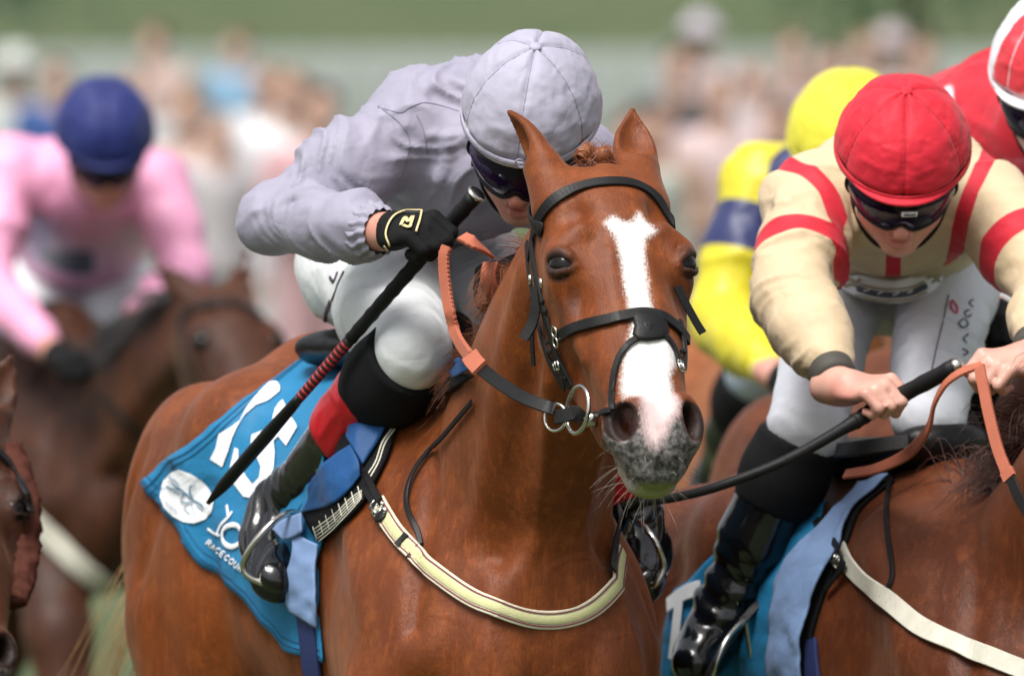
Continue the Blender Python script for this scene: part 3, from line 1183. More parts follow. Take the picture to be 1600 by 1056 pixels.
def main_piece(v, q):
    '''keep the largest connected shell'''
    lab = np.arange(len(v))
    e = np.concatenate([q[:, [0, 1]], q[:, [1, 2]], q[:, [2, 3]]])
    for _ in range(60):
        m = np.minimum(lab[e[:, 0]], lab[e[:, 1]])
        new = lab.copy()
        np.minimum.at(new, lab[e[:, 0]], m)
        np.minimum.at(new, lab[e[:, 1]], m)
        for _ in range(4):
            new = new[new]
        if (new == lab).all():
            break
        lab = new
    u, c = np.unique(lab[q[:, 0]], return_counts=True)
    q = q[lab[q[:, 0]] == u[c.argmax()]]
    used = np.unique(q)
    mp = np.full(len(v), -1)
    mp[used] = np.arange(len(used))
    return v[used], mp[q]

def garment(name, F, step, mat, parent, org, amp=.004, freq=9, seed=0., stretch=(1, 1, 1), attrs=None, relax_n=1, mask=None, segs=None, samp=.012):
    v, q = F.auto(step)
    v, q = main_piece(v, q)
    v = relax(v, q, relax_n, .5)
    n = vnormals(v, q)
    if amp:
        w = folds(v, n, amp, freq, seed, stretch) if segs is None else limb_folds(v, n, segs, samp, seed=seed)
        if mask is not None:
            m = mask(v)[:, None]
            w = v + (w - v) * m
        v2 = w
    else:
        v2 = v
    at = attrs(v) if attrs else None
    o = mesh_obj(name, v2 - org, q, mat, parent, attrs=at)
    return o

def silk_material(name, col, rough=.42, weave=True, extra=None, sheen=.08, spec=.35):
    """thin racing silk; extra(t, base) can lay coloured bands over it"""
    t = NT(name)
    nz = t.noise(14, 4)
    base = t.mix(nz, tuple(c * .86 for c in col), tuple(min(1, c * 1.08) for c in col))
    if extra:
        base = extra(t, base)
    t.set(Base_Color=base, Roughness=rough)
    t.b.inputs["Sheen Weight"].default_value = sheen
    t.b.inputs["Specular IOR Level"].default_value = spec
    q = t.noise(11, 3, .45, stretch=(1, 1, 1))
    w = t.noise(60, 3, .5)
    rid = t.math('ABSOLUTE', t.math('SUBTRACT', q, .5))
    t.bump(t.math('ADD', t.math('MULTIPLY', rid, 1.6), t.math('MULTIPLY', w, .10)), .50, .014)
    return t.m

def band_extra(attr, col, lo=.45, hi=.55):
    def ex(t, base):
        a = t.attr(attr)
        return t.mix(t.ramp(a.outputs["Fac"], lo, hi), base, col)
    return ex

M_SKIN = None
def skin_material(name, col, flush):
    t = NT(name)
    nz = t.noise(18, 5)
    base = t.mix(t.ramp(nz, .35, .7), col, flush)
    fr = t.noise(260, 3)
    base = t.mix(t.math('MULTIPLY', t.ramp(fr, .55, .8), .3), base, tuple(c * .6 for c in col))
    lp = t.attr("lip")
    base = t.mix(t.math('MULTIPLY', lp.outputs['Fac'], .8), base, (.40, .10, .095))
    fl = t.attr("flush")
    base = t.mix(t.math('MULTIPLY', fl.outputs['Fac'], .55), base, (.56, .16, .12))
    t.set(Base_Color=base, Roughness=.47)
    t.b.inputs["Subsurface Weight"].default_value = .12
    t.b.inputs["Subsurface Radius"].default_value = (.012, .005, .003)
    t.bump(t.noise(330, 3), .25, .001)
    return t.m

def cap_mesh(C, r, t, f, rad, mat, parent, org, name="cap", seams=6, low=1.72, wr=.0035, seed=0., spin=0.26, nring=60, nseg=120, puff=.004, attr_fn=None, tilt=.0, seam_mat=None):
    """cloth cap stretched over a helmet: panels meet in stitched seams at a button"""
    th = np.linspace(0.0, low, nring)
    ph = np.linspace(0, 2 * math.pi, nseg, endpoint=False)
    TH, PH = np.meshgrid(th, ph, indexing='ij')
    # rim rises at the back of the head
    TH = TH * (1 - tilt * (np.cos(PH) < 0) * np.cos(PH) ** 2)
    ux, uf, ut = np.sin(TH) * np.sin(PH), np.sin(TH) * np.cos(PH), np.cos(TH)
    rr = 1 + 0 * TH
    saw = np.abs(((PH + spin) * seams / (2 * math.pi)) % 1 - .5)      # .5 at a seam
    seam = np.exp(-((.5 - saw) * 2 * math.pi / seams * np.sin(TH) * .11 / .0035) ** 2) * (TH > .1)
    p = np.stack([ux.ravel(), uf.ravel(), ut.ravel()], 1)
    nz = vnoise(p * 5 + seed) * .4 + (1 - np.abs(vnoise(p * arr(7, 7, 4) + seed + 4)) * 1.7) * .5 + vnoise(p * 16 + seed) * .18
    pucker = np.sin(TH.ravel() * 70 + 3 * vnoise(p * 6)) * np.exp(-((.5 - saw.ravel()) / .07) ** 2) * .14
    disp = puff * (1 - (2 * saw.ravel()) ** 2) - .0022 * seam.ravel() + wr * (nz * (.4 + .6 * np.clip(TH.ravel() / 1.2, 0, 1)) + pucker)
    disp -= .006 * smoothstep(TH.ravel(), low * .90, low)
    loc = p * (np.asarray(rad)[None] + disp[:, None])      # rad: (side, front, up)
    v = C + loc[:, :1] * r + loc[:, 1:2] * f + loc[:, 2:3] * t
    idx = np.arange(nring * nseg).reshape(nring, nseg)
    q = np.stack([idx[:-1], idx[1:], np.roll(idx[1:], -1, 1), np.roll(idx[:-1], -1, 1)], -1).reshape(-1, 4)
    at = attr_fn(PH.ravel() + spin, TH.ravel()) if attr_fn else None
    o = mesh_obj(name, v - org, q, mat, parent, attrs=at)
    lo_c = bpy.data.materials.get("cap_seam_thread") or simple("cap_seam_thread", (.20, .19, .245), rough=.8)
    for k in range(seams):
        a = (k + .0) * 2 * math.pi / seams - spin
        th_ = np.linspace(.12, low * .93, 40)
        pp = np.stack([np.sin(th_) * math.sin(a) * (rad[0] + .0008), np.sin(th_) * math.cos(a) * (rad[1] + .0008), np.cos(th_) * (rad[2] + .0008)], 1)
        j_ = int(round((a % (2 * math.pi)) / (2 * math.pi) * nseg)) % nseg
        ii = np.clip(np.searchsorted(th, th_), 0, nring - 1)
        sp = v.reshape(nring, nseg, 3)[ii, j_]
        sp = smooth_np(sp, 2)
        nr = sp - C
        nr /= np.linalg.norm(nr, axis=1, keepdims=True)
        sv, sf = strap(sp + nr * .0004, nr, .0015, .0007, .0002)
        mesh_obj("seam", sv - org, sf, lo_c if seam_mat is None else seam_mat, o)
    # button
    b = C + t * (rad[2] + .003)
    bv, bf = ball(b, (.0105, .0105, .0045), 14, 8, np.array([r, f, t]))
    mesh_obj("button", bv - org, bf, mat, o)
    return o, th, ph

def smooth_np(p, n=1):
    p = p.copy()
    for _ in range(n):
        p[1:-1] = .25 * p[:-2] + .5 * p[1:-1] + .25 * p[2:]
    return p

def ring_path(C, r, t, f, rad, theta, a0, a1, n, out=0.0):
    a = np.linspace(a0, a1, n)
    th = theta(a) if callable(theta) else theta + 0 * a
    p = np.stack([np.sin(th) * np.sin(a) * (rad[0] + out), np.sin(th) * np.cos(a) * (rad[1] + out), np.cos(th) * (rad[2] + out)], 1)
    return C + p[:, :1] * r + p[:, 1:2] * f + p[:, 2:3] * t

M_BLACK_LEATHER = simple("black_leather", (.005, .005, .0055), rough=.42, var=.35, bump=.25, bscale=260, spec=.3)
M_STRAP = simple("bridle_leather", (.0055, .005, .005), rough=.48, var=.35, bump=.25, bscale=420, spec=.26)
M_STEEL = simple("steel", (.55, .53, .48), rough=.22, metal=1.0, var=.12, bump=.1, bscale=120)
M_RUBBER = simple("black_rubber", (.006, .006, .0065), spec=.25, rough=.55, var=.3, bump=.3, bscale=300)
def boot_material(name, col=(.0035, .0035, .004)):
    t = NT(name)
    t.set(Base_Color=col, Roughness=.16)
    t.b.inputs["Specular IOR Level"].default_value = .4
    t.b.inputs["Coat Weight"].default_value = .4
    t.b.inputs["Coat Roughness"].default_value = .07
    n1 = t.noise(13, 3, .5)
    n2 = t.noise(60, 3)
    t.bump(t.math('ADD', t.math('ABSOLUTE', t.math('SUBTRACT', n1, .5)), t.math('MULTIPLY', n2, .06)), .22, .012)
    return t.m
M_BOOT = boot_material("patent_boot")

def lens_material():
    t = NT("goggle_lens")
    lw = t.n("ShaderNodeLayerWeight")
    lw.inputs[0].default_value = .35
    t.set(Base_Color=t.mix(lw.outputs["Facing"], (.004, .003, .006), (.03, .008, .07)), Roughness=.06)
    t.b.inputs["Specular IOR Level"].default_value = .25
    return t.m
M_LENS = lens_material()

def goggles(C, r, t, f, s, parent, org, up=.0, wide=1.25, lens=None, sink=0.0):
    """wrap-round goggle: frame, lens, strap"""
    na, nh = 41, 9
    a = np.linspace(-wide, wide, na)
    V = np.zeros((na, nh, 3))
    for i, x in enumerate(a):
        hh = .034 * (1 - .40 * (abs(x) / wide) ** 3)
        nose = .016 * math.exp(-(x / .16) ** 2)
        for j in range(nh):
            k = j / (nh - 1) * 2 - 1
            yy = up + .012 + (k * hh if k > 0 else k * (hh - nose))
            bul = .010 * (1 - k * k)
            V[i, j] = C + s * (r * math.sin(x) * (.082 + bul) + t * yy + f * (math.cos(x) * (.102 + bul) + .016 - .012 * abs(math.sin(x)) - sink))
    idx = np.arange(na * nh).reshape(na, nh)
    q = np.stack([idx[:-1, :-1], idx[1:, :-1], idx[1:, 1:], idx[:-1, 1:]], -1).reshape(-1, 4)
    root = mesh_obj("goggles", V.reshape(-1, 3) - org, q, lens or M_LENS, parent)
    root.modifiers.new("thick", 'SOLIDIFY').thickness = .003
    rim = np.vstack([V[:, 0], V[-1, 1:-1], V[::-1, -1], V[0, -2:0:-1]])
    rim = np.vstack([rim, rim[:1]])
    v, fa = pipe(rim, .0038 * s, 6, cap=False)
    mesh_obj("frame", v - org, fa, M_RUBBER, root)
    return root

from mathutils.bvhtree import BVHTree
def mesh_stroke(obj, org, pts, width, mat, name, lift=.0012, thick=.0009, dens=10, curve=True):
    '''print or thread that follows the finished cloth'''
    key = obj.name + "_bvh"
    if key not in BVHS:
        me = obj.data
        co = np.empty(len(me.vertices) * 3, np.float32)
        me.vertices.foreach_get("co", co)
        fv = np.empty(len(me.loops), np.int32)
        me.loops.foreach_get("vertex_index", fv)
        BVHS[key] = BVHTree.FromPolygons([tuple(p) for p in co.reshape(-1, 3)], [tuple(q) for q in fv.reshape(-1, 4).tolist()])
    B = BVHS[key]
    px = catmull(np.asarray(pts, float), max(4, dens * (len(pts) - 1))) if curve else resample(np.asarray(pts, float), max(4, dens * (len(pts) - 1)))
    o = Vector(CAM_LOC - org)
    P_, N_ = [], []
    for x, y in px:
        h, n, _, _ = B.ray_cast(o, Vector(ray(x, y)), 60)
        if h is not None:
            if n.dot(Vector(ray(x, y))) > 0:
                n = -n
            P_.append(tuple(h))
            N_.append(tuple(n))
    if len(P_) < 3:
        return None
    P_, N_ = smooth_np(np.array(P_), 1), smooth_np(np.array(N_), 3)
    v, f = strap(P_ + N_ * lift, N_, width, thick, min(.0003, thick * .3))
    return mesh_obj(name, v, f, mat, obj)
BVHS = {}
# ------------------------------------------------------------------ tack on the chestnut
M_CREAM = simple("cream_webbing", (.62, .58, .44), rough=.7, var=.2, bump=.5, bscale=500)
M_YELLOW_WEB = simple("yellow_webbing", (.50, .49, .25), rough=.7, var=.18, bump=.5, bscale=500)
M_MAROON = simple("maroon_thread", (.16, .03, .03), rough=.7)
M_ORANGE = simple("tan_rubber_rein", (.42, .115, .060), rough=.6, var=.2, bump=.8, bscale=700)
M_BLUE = silk_material("blue_number_cloth", (.007, .155, .32), rough=.6, sheen=.03)
M_BLUE2 = silk_material("royal_blue_cloth", (.005, .062, .20), rough=.6, sheen=.03)
M_PALEBLUE = silk_material("pale_blue_chamois", (.17, .26, .45), rough=.65, sheen=.05)
M_NAVY = simple("navy_girth", (.012, .022, .10), rough=.7, bump=.5, bscale=400)
M_WHITE_PRINT = simple("white_print", (.74, .75, .77), rough=.6, var=.06)
M_BLUE_INK = simple("blue_ink", (.02, .13, .22), rough=.6)
M_BLACK_PAD = simple("black_pad", (.005, .005, .006), rough=.8, spec=.2, var=.3, bump=.4, bscale=250)

def tack_root(h, name, label, cat):
    o = empty(name, h.loc, label, cat, rz=h.ang)
    o.scale = (h.sc,) * 3
    return o

def smooth_path(p, n=2):
    p = p.copy()
    for _ in range(n):
        p[1:-1] = .25 * p[:-2] + .5 * p[1:-1] + .25 * p[2:]
    return p

def hug(h, px, off=.002, n=None, sm=2, ext=None):
    """a line drawn over the horse, as points on its skin"""
    px = np.asarray(px, float)
    d = catmull(px, n or max(8, 8 * (len(px) - 1)))
    p = h.hits(d, off)
    p = p[~np.isnan(p[:, 0])]
    if ext:
        q = h.field.snap(np.array([p[-1] + e for e in map(np.asarray, ext)]), off)
        p = np.vstack([p, q])
    p = resample(p, max(8, min(len(p), 60)))
    p = smooth_path(p, sm)
    for _ in range(4):
        d = h.field.ev(p, p.min(0), p.max(0), .3)
        p = p + h.field.normal(p) * np.maximum(off - d, 0)[:, None]
        p = smooth_path(p, 1 if sm < 4 else 4)
    p = resample(p, len(p))
    for _ in range(8):
        d = h.field.ev(p, p.min(0), p.max(0), .3)
        p = p + h.field.normal(p) * np.maximum(off - d, 0)[:, None]
    return p

def hug_strap(h, px, width, mat, name, parent, off=.002, thick=.0035, sm=2, **kw):
    p = hug(h, px, off, sm=sm, **kw)
    p = resample(p, max(8, int(len(p))))
    nr = h.field.normal(p)
    nr = smooth_path(nr, 3)
    v, f = strap(p, nr, width, thick)
    return mesh_obj(name, v, f, mat, parent, smooth=False), p, nr

def free_strap(pts, up, width, mat, name, parent, thick=.0035, n=40):
    p = catmull(pts, n)
    nr = np.tile(np.asarray(up, float), (n, 1)) if np.ndim(up) == 1 else catmull(up, n)
    if name == 'rein_grip':          # ribbed rubber
        m_ = n * 4
        p, nr = resample(p, m_), resample(nr, m_)
        width = width * (1 + .05 * np.where(np.arange(m_) // 2 % 2 == 0, 1, -1))
    v, f = strap(p, nr, width, thick)
    return mesh_obj(name, v, f, mat, parent, smooth=False)

def buckle(h, px, py, name, parent, w=.020, hgt=.013, tube=.0016, off=.007, ang=0.0, mat=None):
    c = h.hit(px, py, off)
    n = h.field.normal(c[None])[0]
    upv = rotz(arr(math.sin(ang), 0, math.cos(ang)), -h.ang)
    y = unit(upv - n * (upv @ n))
    x = np.cross(y, n)
    pts = [c + x * a * w / 2 + y * b * hgt / 2 for a, b in ((-1, -1), (1, -1), (1, 1), (-1, 1), (-1, -1))]
    mb = MB()
    for i in range(4):
        mb.add(*pipe(np.array([pts[i], pts[i + 1]]), tube, 6))
    mb.add(*pipe(np.array([c - y * hgt / 2, c + y * hgt * .6 + n * .001]), tube * .8, 6))
    return mb.build(name, mat or M_STEEL, parent)

def keeper(h, px, py, parent, w=.018, hgt=.007, off=.0055, ang=0.0, mat=None):
    c = h.hit(px, py, off)
    n = h.field.normal(c[None])[0]
    upv = rotz(arr(math.sin(ang), 0, math.cos(ang)), -h.ang)
    y = unit(upv - n * (upv @ n))
    x = np.cross(y, n)
    v, f = box(c, (w / 2, hgt / 2, .003), np.array([x, y, n]), .0012)
    return mesh_obj("keeper", v, f, mat or M_STRAP, parent)

br = tack_root(h1, "bridle", "black leather bridle with crossed noseband and steel bit on the white-blazed chestnut", "bridle")
hug_strap(h1, [(826, 410), (829, 385), (838, 350), (858, 318), (895, 295), (940, 284), (985, 285), (1015, 298), (1033, 316), (1041, 332)], .0185, M_STRAP, "browband", br, ext=[(0, .01, -.02)])
# headpiece behind the ears
hp = [h1.H(w, v, u) for w, v, u in ((-.10, -.04, .10), (-.098, -.07, .04), (-.07, -.09, -.015), (0, -.095, -.04), (.07, -.09, -.015), (.098, -.07, .04), (.10, -.04, .10))]
p = h1.field.snap(catmull(hp, 40), .003)
v, f = strap(smooth_path(p, 2), h1.field.normal(p), .024, .0035)
mesh_obj("headpiece", v, f, M_STRAP, br)
ck, _, _ = hug_strap(h1, [(830, 375), (834, 410), (840, 445), (848, 480), (858, 515), (866, 545), (880, 580), (893, 605)], .017, M_STRAP, "cheekpiece", br, off=.004)
hug_strap(h1, [(824, 380), (826, 420), (833, 460), (840, 500), (850, 535), (858, 560), (872, 588), (884, 608)], .014, M_STRAP, "cheekpiece", br, off=.003)
for x, y in ((831, 464), (846, 472), (851, 487), (856, 535), (858, 550), (881, 592)):
    keeper(h1, x, y, br, ang=-.25)
for x, y, w_ in ((828, 437, .016), (845, 443, .016), (869, 572, .020)):
    buckle(h1, x, y, "buckle", br, w=w_, hgt=.012, ang=-.3)
# noseband rings on the cheek
for x, y in ((866, 519), (868, 535)):
    c = h1.hit(x, y, .008)
    v, f = torus(c, h1.field.normal(c[None])[0], .0085, .0018, 20, 6)
    mesh_obj("ring", v, f, M_STEEL, br)
nb1, _, _ = hug_strap(h1, [(868, 528), (900, 512), (940, 502), (972, 495), (1000, 489), (1028, 492), (1050, 504), (1066, 520), (1074, 532)], .0185, M_STRAP, "noseband", br, off=.0025, thick=.005)
hug_strap(h1, [(1005, 525), (985, 534), (968, 556), (959, 585), (956, 612), (956, 640)], .0105, M_STRAP, "noseband_lower_strap", br, off=.0022)
hug_strap(h1, [(1036, 522), (1048, 534), (1056, 550), (1060, 568)], .0105, M_STRAP, "noseband_lower_strap", br, off=.0022)
# leather disc over the crossing
poly = np.array([(986, 489), (1000, 483), (1020, 483), (1036, 489), (1044, 500), (1046, 516), (1041, 528), (1030, 531), (1010, 533), (994, 531), (988, 522), (991, 508)], float)
cen = poly.mean(0)
rings = [cen + (poly - cen) * k for k in (.02, .35, .7, .9, 1.0)]
pv = np.vstack([h1.hits(r_, o_) for r_, o_ in zip(rings, (.010, .0098, .0088, .0075, .003))])
m = len(poly)
pf = []
for i in range(4):
    for j in range(m):
        k = (j + 1) % m
        pf.append((i * m + j, i * m + k, (i + 1) * m + k, (i + 1) * m + j))
pf.append(tuple(range(m)))
pad_o = mesh_obj("noseband_pad", pv, pf, M_STRAP, br)
# far cheek
hug_strap(h1, [(1062, 500), (1068, 530), (1070, 552), (1068, 575)], .012, M_STRAP, "cheekpiece", br, off=.004)
buckle(h1, 1065, 572, "buckle", br, w=.012, hgt=.018, off=.008, ang=.2)
keeper(h1, 1068, 548, br)
for pts, w_ in (([(838, 448, 0), (838, 475, -.004), (832, 505, -.006), (818, 530, -.008)], .017), ([(831, 505, 0), (832, 540, 0), (834, 572, 0)], .007)):
    base = h1.to_world(h1.hit(pts[0][0], pts[0][1], .006))[1]
    pp = [h1.to_local(P(x, y, base - .004 + dy)) for x, y, dy in pts]
    free_strap(pp, h1.to_local(h1.loc + arr(-.3, -1, .1)) - h1.to_local(h1.loc), w_, M_STRAP, "strap_end", br, n=16)
yb = h1.to_world(h1.hit(1058, 450, .004))[1]
pp = [h1.to_local(P(x, y, yb + dy)) for x, y, dy in ((1058, 448, .0), (1074, 480, -.006), (1089, 507, -.01), (1098, 521, -.012))]
free_strap(pp, h1.to_local(h1.loc + arr(.5, -.8, .3)) - h1.to_local(h1.loc), .014, M_STRAP, "strap_end", br, n=16)
# bit: big ring, mouthpiece, chin coupling
mc = h1.to_world(h1.hit(925, 648, .0))
ybit = mc[1]
lat = rotz(h1.w, h1.ang)
rc = P(903, 640, ybit - .015)
rn = unit(arr(-.86, -.42, .12))
v, f = torus(h1.to_local(rc), rotz(rn, -h1.ang), .037, .0036, 40, 10)
mesh_obj("bit_ring", v, f, M_STEEL, br)
bt = [P(914, 660, ybit - .022), P(924, 655, ybit - .016), P(937, 652, ybit - .006), P(960, 650, ybit + .03)]
v, f = pipe(catmull([h1.to_local(q) for q in bt], 24), np.r_[np.linspace(.0075, .0125, 8), np.linspace(.0125, .010, 16)], 14)
mesh_obj("bit_mouthpiece", v, f, M_STEEL, br)
v, f = torus(h1.to_local(P(868, 652, ybit + .0)), rotz(unit(arr(-.6, -.75, .1)), -h1.ang), .021, .0026, 32, 8)
mesh_obj("rein_ring", v, f, M_STEEL, br)
mbk = [h1.to_local(q) for q in (P(868, 652, ybit - .003), P(882, 650, ybit - .008), P(900, 645, ybit - .012), P(910, 655, ybit - .012))]
free_strap(mbk, rotz(unit(arr(-.4, -.9, .1)), -h1.ang), .022, M_STRAP, "coupling", br, thick=.007, n=18)
hug_strap(h1, [(925, 650), (940, 646), (956, 640)], .010, M_STRAP, "chin_strap", br, off=.003)
# far bit ring
v, f = torus(h1.H(.068, -.075, .46), h1.w, .037, .0036, 40, 10)
mesh_obj("bit_ring", v, f, M_STEEL, br)

# reins
rn1 = tack_root(h1, "reins", "black leather reins with tan rubber grips held by the lavender jockey", "reins")
ring_y = ybit
def fs(pts, up, width, mat, name, parent, thick=.0035, n=40, h=h1):
    return free_strap([h.to_local(P(*q)) for q in pts], [rotz(unit(u), -h.ang) for u in up] if np.ndim(up[0]) else rotz(unit(up), -h.ang), width, mat, name, parent, thick, n)
gl = (693, 392)
fs([(866, 640, ring_y - .008), (850, 634, ring_y - .004), (815, 620, ring_y + .03), (780, 598, ring_y + .10), (748, 573, ring_y + .17)], (-.35, -.75, .45), .021, M_STRAP, "rein_leather", rn1)
fs([(752, 577, ring_y + .155), (742, 566, ring_y + .18), (735, 556, ring_y + .19)], (-.4, -.75, .4), .029, M_ORANGE, "rein_keeper", rn1, thick=.007, n=10)
yk = ring_y + .19
fs([(737, 560, yk), (716, 527, .30), (704, 485, .33), (697, 440, .345), (695, 402, .35), (700, 385, .35)], (-.7, -.65, .1), .021, M_ORANGE, "rein_grip", rn1, thick=.006, n=60)
fs([(722, 372, .30), (738, 380, .29), (752, 390, .32), (762, 398, .36)], (.3, -.7, .6), .024, M_ORANGE, "rein_grip", rn1, thick=.006, n=24)
fs([(768, 412, .37), (764, 432, .36), (770, 455, .37), (785, 480, .40)], (-.4, -.85, .3), .026, M_ORANGE, "rein_grip", rn1, thick=.006, n=24)
fs([(1086, 640, h1.to_world(h1.H(.07, -.06, .46))[1]), (1070, 640, .1), (1000, 560, .35), (900, 470, .45), (800, 425, .42)], (.4, -.6, .6), .020, M_STRAP, "rein_leather", rn1)

# breastgirth
bp = tack_root(h1, "breastplate", "cream and yellow striped webbing breastgirth on the white-blazed chestnut", "breastplate")
BPX = [(590, 784), (603, 812), (640, 856), (690, 902), (745, 940), (800, 964), (850, 973), (900, 968), (938, 955), (958, 925), (966, 890), (972, 862)]
_, bpth, bnr = hug_strap(h1, BPX, .030, M_CREAM, "webbing", bp, off=.009, thick=.003, sm=10)
def inlay(path, nrm, width, offs, mat, name, parent, lift=.0040, thick=.0009):
    t = np.gradient(path, axis=0)
    t /= np.linalg.norm(t, axis=1, keepdims=True)
    s = np.cross(t, nrm)
    s /= np.linalg.norm(s, axis=1, keepdims=True)
    v, f = strap(path + nrm * lift + s * offs, nrm, width, thick, .0002)
    return mesh_obj(name, v, f, mat, parent)
inlay(bpth, bnr, .0140, 0, M_YELLOW_WEB, "stripe", bp)
for o_ in (-.0102, .0102):
    inlay(bpth, bnr, .0022, o_, M_MAROON, "stripe", bp)
fs_y = h1.to_world(h1.hit(590, 784, .012))[1]
hug_strap(h1, [(546, 706), (562, 742), (578, 772), (592, 792)], .016, M_STRAP, "billet", bp, off=.012)
hug_strap(h1, [(553, 704), (570, 738), (586, 768), (594, 782)], .012, M_STRAP, "billet", bp, off=.018)
for (x, y) in ((588, 790), (592, 800)):
    buckle(h1, x, y, "buckle", bp, w=.028, hgt=.018, tube=.0024, off=.014, ang=.6)
c = h1.hit(594, 806, .014)
v, f = ball(c, (.012, .012, .004), 16, 8, np.array([unit(np.cross(h1.field.normal(c[None])[0], (0, 0, 1))), np.cross(h1.field.normal(c[None])[0], unit(np.cross(h1.field.normal(c[None])[0], (0, 0, 1)))), h1.field.normal(c[None])[0]]))
mesh_obj("stud", v, f, M_STRAP, bp)
hug_strap(h1, [(620, 852), (636, 834)], .012, M_STRAP, "keeper", bp, off=.0125, n=6, sm=0)
hug_strap(h1, [(638, 872), (655, 852)], .010, M_STRAP, "keeper", bp, off=.0125, n=6, sm=0)
hug_strap(h1, [(738, 628), (715, 655), (690, 685), (660, 715), (640, 750), (634, 780), (640, 805), (653, 828), (657, 850)], .0095, M_STRAP, "neck_strap", bp, off=.006)
hug_strap(h1, [(968, 780), (966, 815), (960, 860), (957, 890)], .014, M_STRAP, "billet", bp, off=.010)

# number cloth draped over the loins
nc = tack_root(h1, "saddle_cloth", "blue number cloth with white 15 and racecourse badge on the white-blazed chestnut", "saddle cloth")
def ath(p):
    return p[0], math.atan2(-p[1], p[2] - 1.22)
def edge_line(p0, p1, n):
    h_ = h1.hits(resample(np.array([p0, p1], float), n), .004)
    h_ = h_[~np.isnan(h_[:, 0])]
    return np.array([ath(p) for p in h_])
RE = edge_line((506, 532), (222, 766), 24)
LE = edge_line((222, 774), (448, 998), 20)
LE = smooth_path(LE, 6)
RE = np.vstack([[RE[0, 0], 0.0], RE])
RE = RE[np.argsort(RE[:, 1])]
LE[0] = RE[-1]
FRONT_A = .02
def cloth_grid(na, nt, off, fold_amp=.003):
    V = []
    kk = np.linspace(-1, 1, nt)
    for i in range(na):
        s = i / (na - 1)
        le = np.array([np.interp(s, np.linspace(0, .62, len(LE)), LE[:, c]) for c in (0, 1)])
        if s > .62:
            le = LE[-1] + (np.array([FRONT_A, LE[-1, 1] * 1.02]) - LE[-1]) * (s - .62) / .38
        ta = RE[0, 0] + (FRONT_A - RE[0, 0]) * s
        for k in kk:
            q = abs(k)
            th = le[1] * q
            a = ta + (le[0] - ta) * q
            # rear edge as cut
            th0 = RE[-1, 1] * q
            ra = np.interp(th0, RE[:, 1], RE[:, 0])
            la = RE[0, 0] + (RE[-1, 0] - RE[0, 0]) * q
            a += (ra - la) * (1 - s) ** 1.5
            th2 = th * (1 if k >= 0 else -1)
            r = .36
            V.append((a, -math.sin(th2) * r, 1.22 + math.cos(th2) * r))
    V = np.array(V)
    V = h1.field.snap(V, off, 14)
    n = h1.field.normal(V)
    fw = (1 - np.abs(vnoise(V * arr(9, 14, 14) + 4.0))) ** 3
    V = V + n * (fold_amp * vnoise(V * 13) + .0055 * fw + .0012 * vnoise(V * 45))[:, None]
    return V, n
na, nt = 60, 110
CV, CN = cloth_grid(na, nt, .008)
idx = np.arange(na * nt).reshape(na, nt)
CQ = np.stack([idx[:-1, :-1], idx[1:, :-1], idx[1:, 1:], idx[:-1, 1:]], -1).reshape(-1, 4)
_fn = np.cross(CV[CQ[:, 2]] - CV[CQ[:, 0]], CV[CQ[:, 3]] - CV[CQ[:, 1]])
if (_fn * CN[CQ[:, 0]]).sum() < 0:
    CQ = CQ[:, ::-1].copy()
cloth = mesh_obj("cloth", CV, CQ, M_BLUE, nc)
so = cloth.modifiers.new("thick", 'SOLIDIFY')
so.thickness = .004
so.offset = -1
from mathutils.bvhtree import BVHTree
CB = BVHTree.FromPolygons([tuple(p) for p in CV], [tuple(int(k) for k in q) for q in CQ])
def drape(pts, off, h=h1, B=None):
    """pixels -> points on the cloth"""
    o = Vector(h.to_local(CAM_LOC))
    out, nr = [], []
    for x, y in pts:
        d = Vector(rotz(ray(x, y), -h.ang))
        hitp, n, _, _ = (B or CB).ray_cast(o, d, 60)
        if hitp is None:
            out.append((np.nan,) * 3)
            nr.append((0, 0, 1))
            continue
        if n.dot(d) > 0:
            n = -n
        out.append(tuple(hitp + n * off))
        nr.append(tuple(n))
    return np.array(out), np.array(nr)
def print_stroke(pts, width, mat, name, parent, off=.0022, dens=8, B=None, h=h1, curve=True, thick=.0007):
    p, n = drape(catmull(pts, max(3, dens * (len(pts) - 1))) if curve else resample(np.asarray(pts, float), max(3, dens * (len(pts) - 1))), off, h, B)
    ok = ~np.isnan(p[:, 0])
    p, n = p[ok], n[ok]
    if len(p) < 3:
        return None
    v, f = strap(smooth_path(p, 1), smooth_path(n, 2), width, thick, .0001)
    return mesh_obj(name, v, f, mat, parent)
def print_fill(poly, mat, name, parent, off=.0030, B=None, h=h1, cuts=3):
    bm = bmesh.new()
    vs = [bm.verts.new((x, y, 0)) for x, y in poly]
    es = [bm.edges.new((vs[i], vs[(i + 1) % len(vs)])) for i in range(len(vs))]
    bmesh.ops.triangle_fill(bm, edges=es, use_beauty=True)
    for _ in range(cuts + 2):
        long = [e for e in bm.edges if e.calc_length() > 4.5]
        if not long:
            break
        bmesh.ops.subdivide_edges(bm, edges=long, cuts=1)
        bmesh.ops.triangulate(bm, faces=bm.faces[:])
    bm.verts.ensure_lookup_table()
    p, n = drape([(q.co.x, q.co.y) for q in bm.verts], off, h, B)
    f = [tuple(w.index for w in q.verts) for q in bm.faces]
    f = [q for q in f if not any(np.isnan(p[i, 0]) for i in q)]
    bm.free()
    p = np.nan_to_num(p)
    return mesh_obj(name, p, f, mat, parent)
Z = lambda pts: [(220 + x / 4.0625, 520 + y / 4.0625) for x, y in pts]
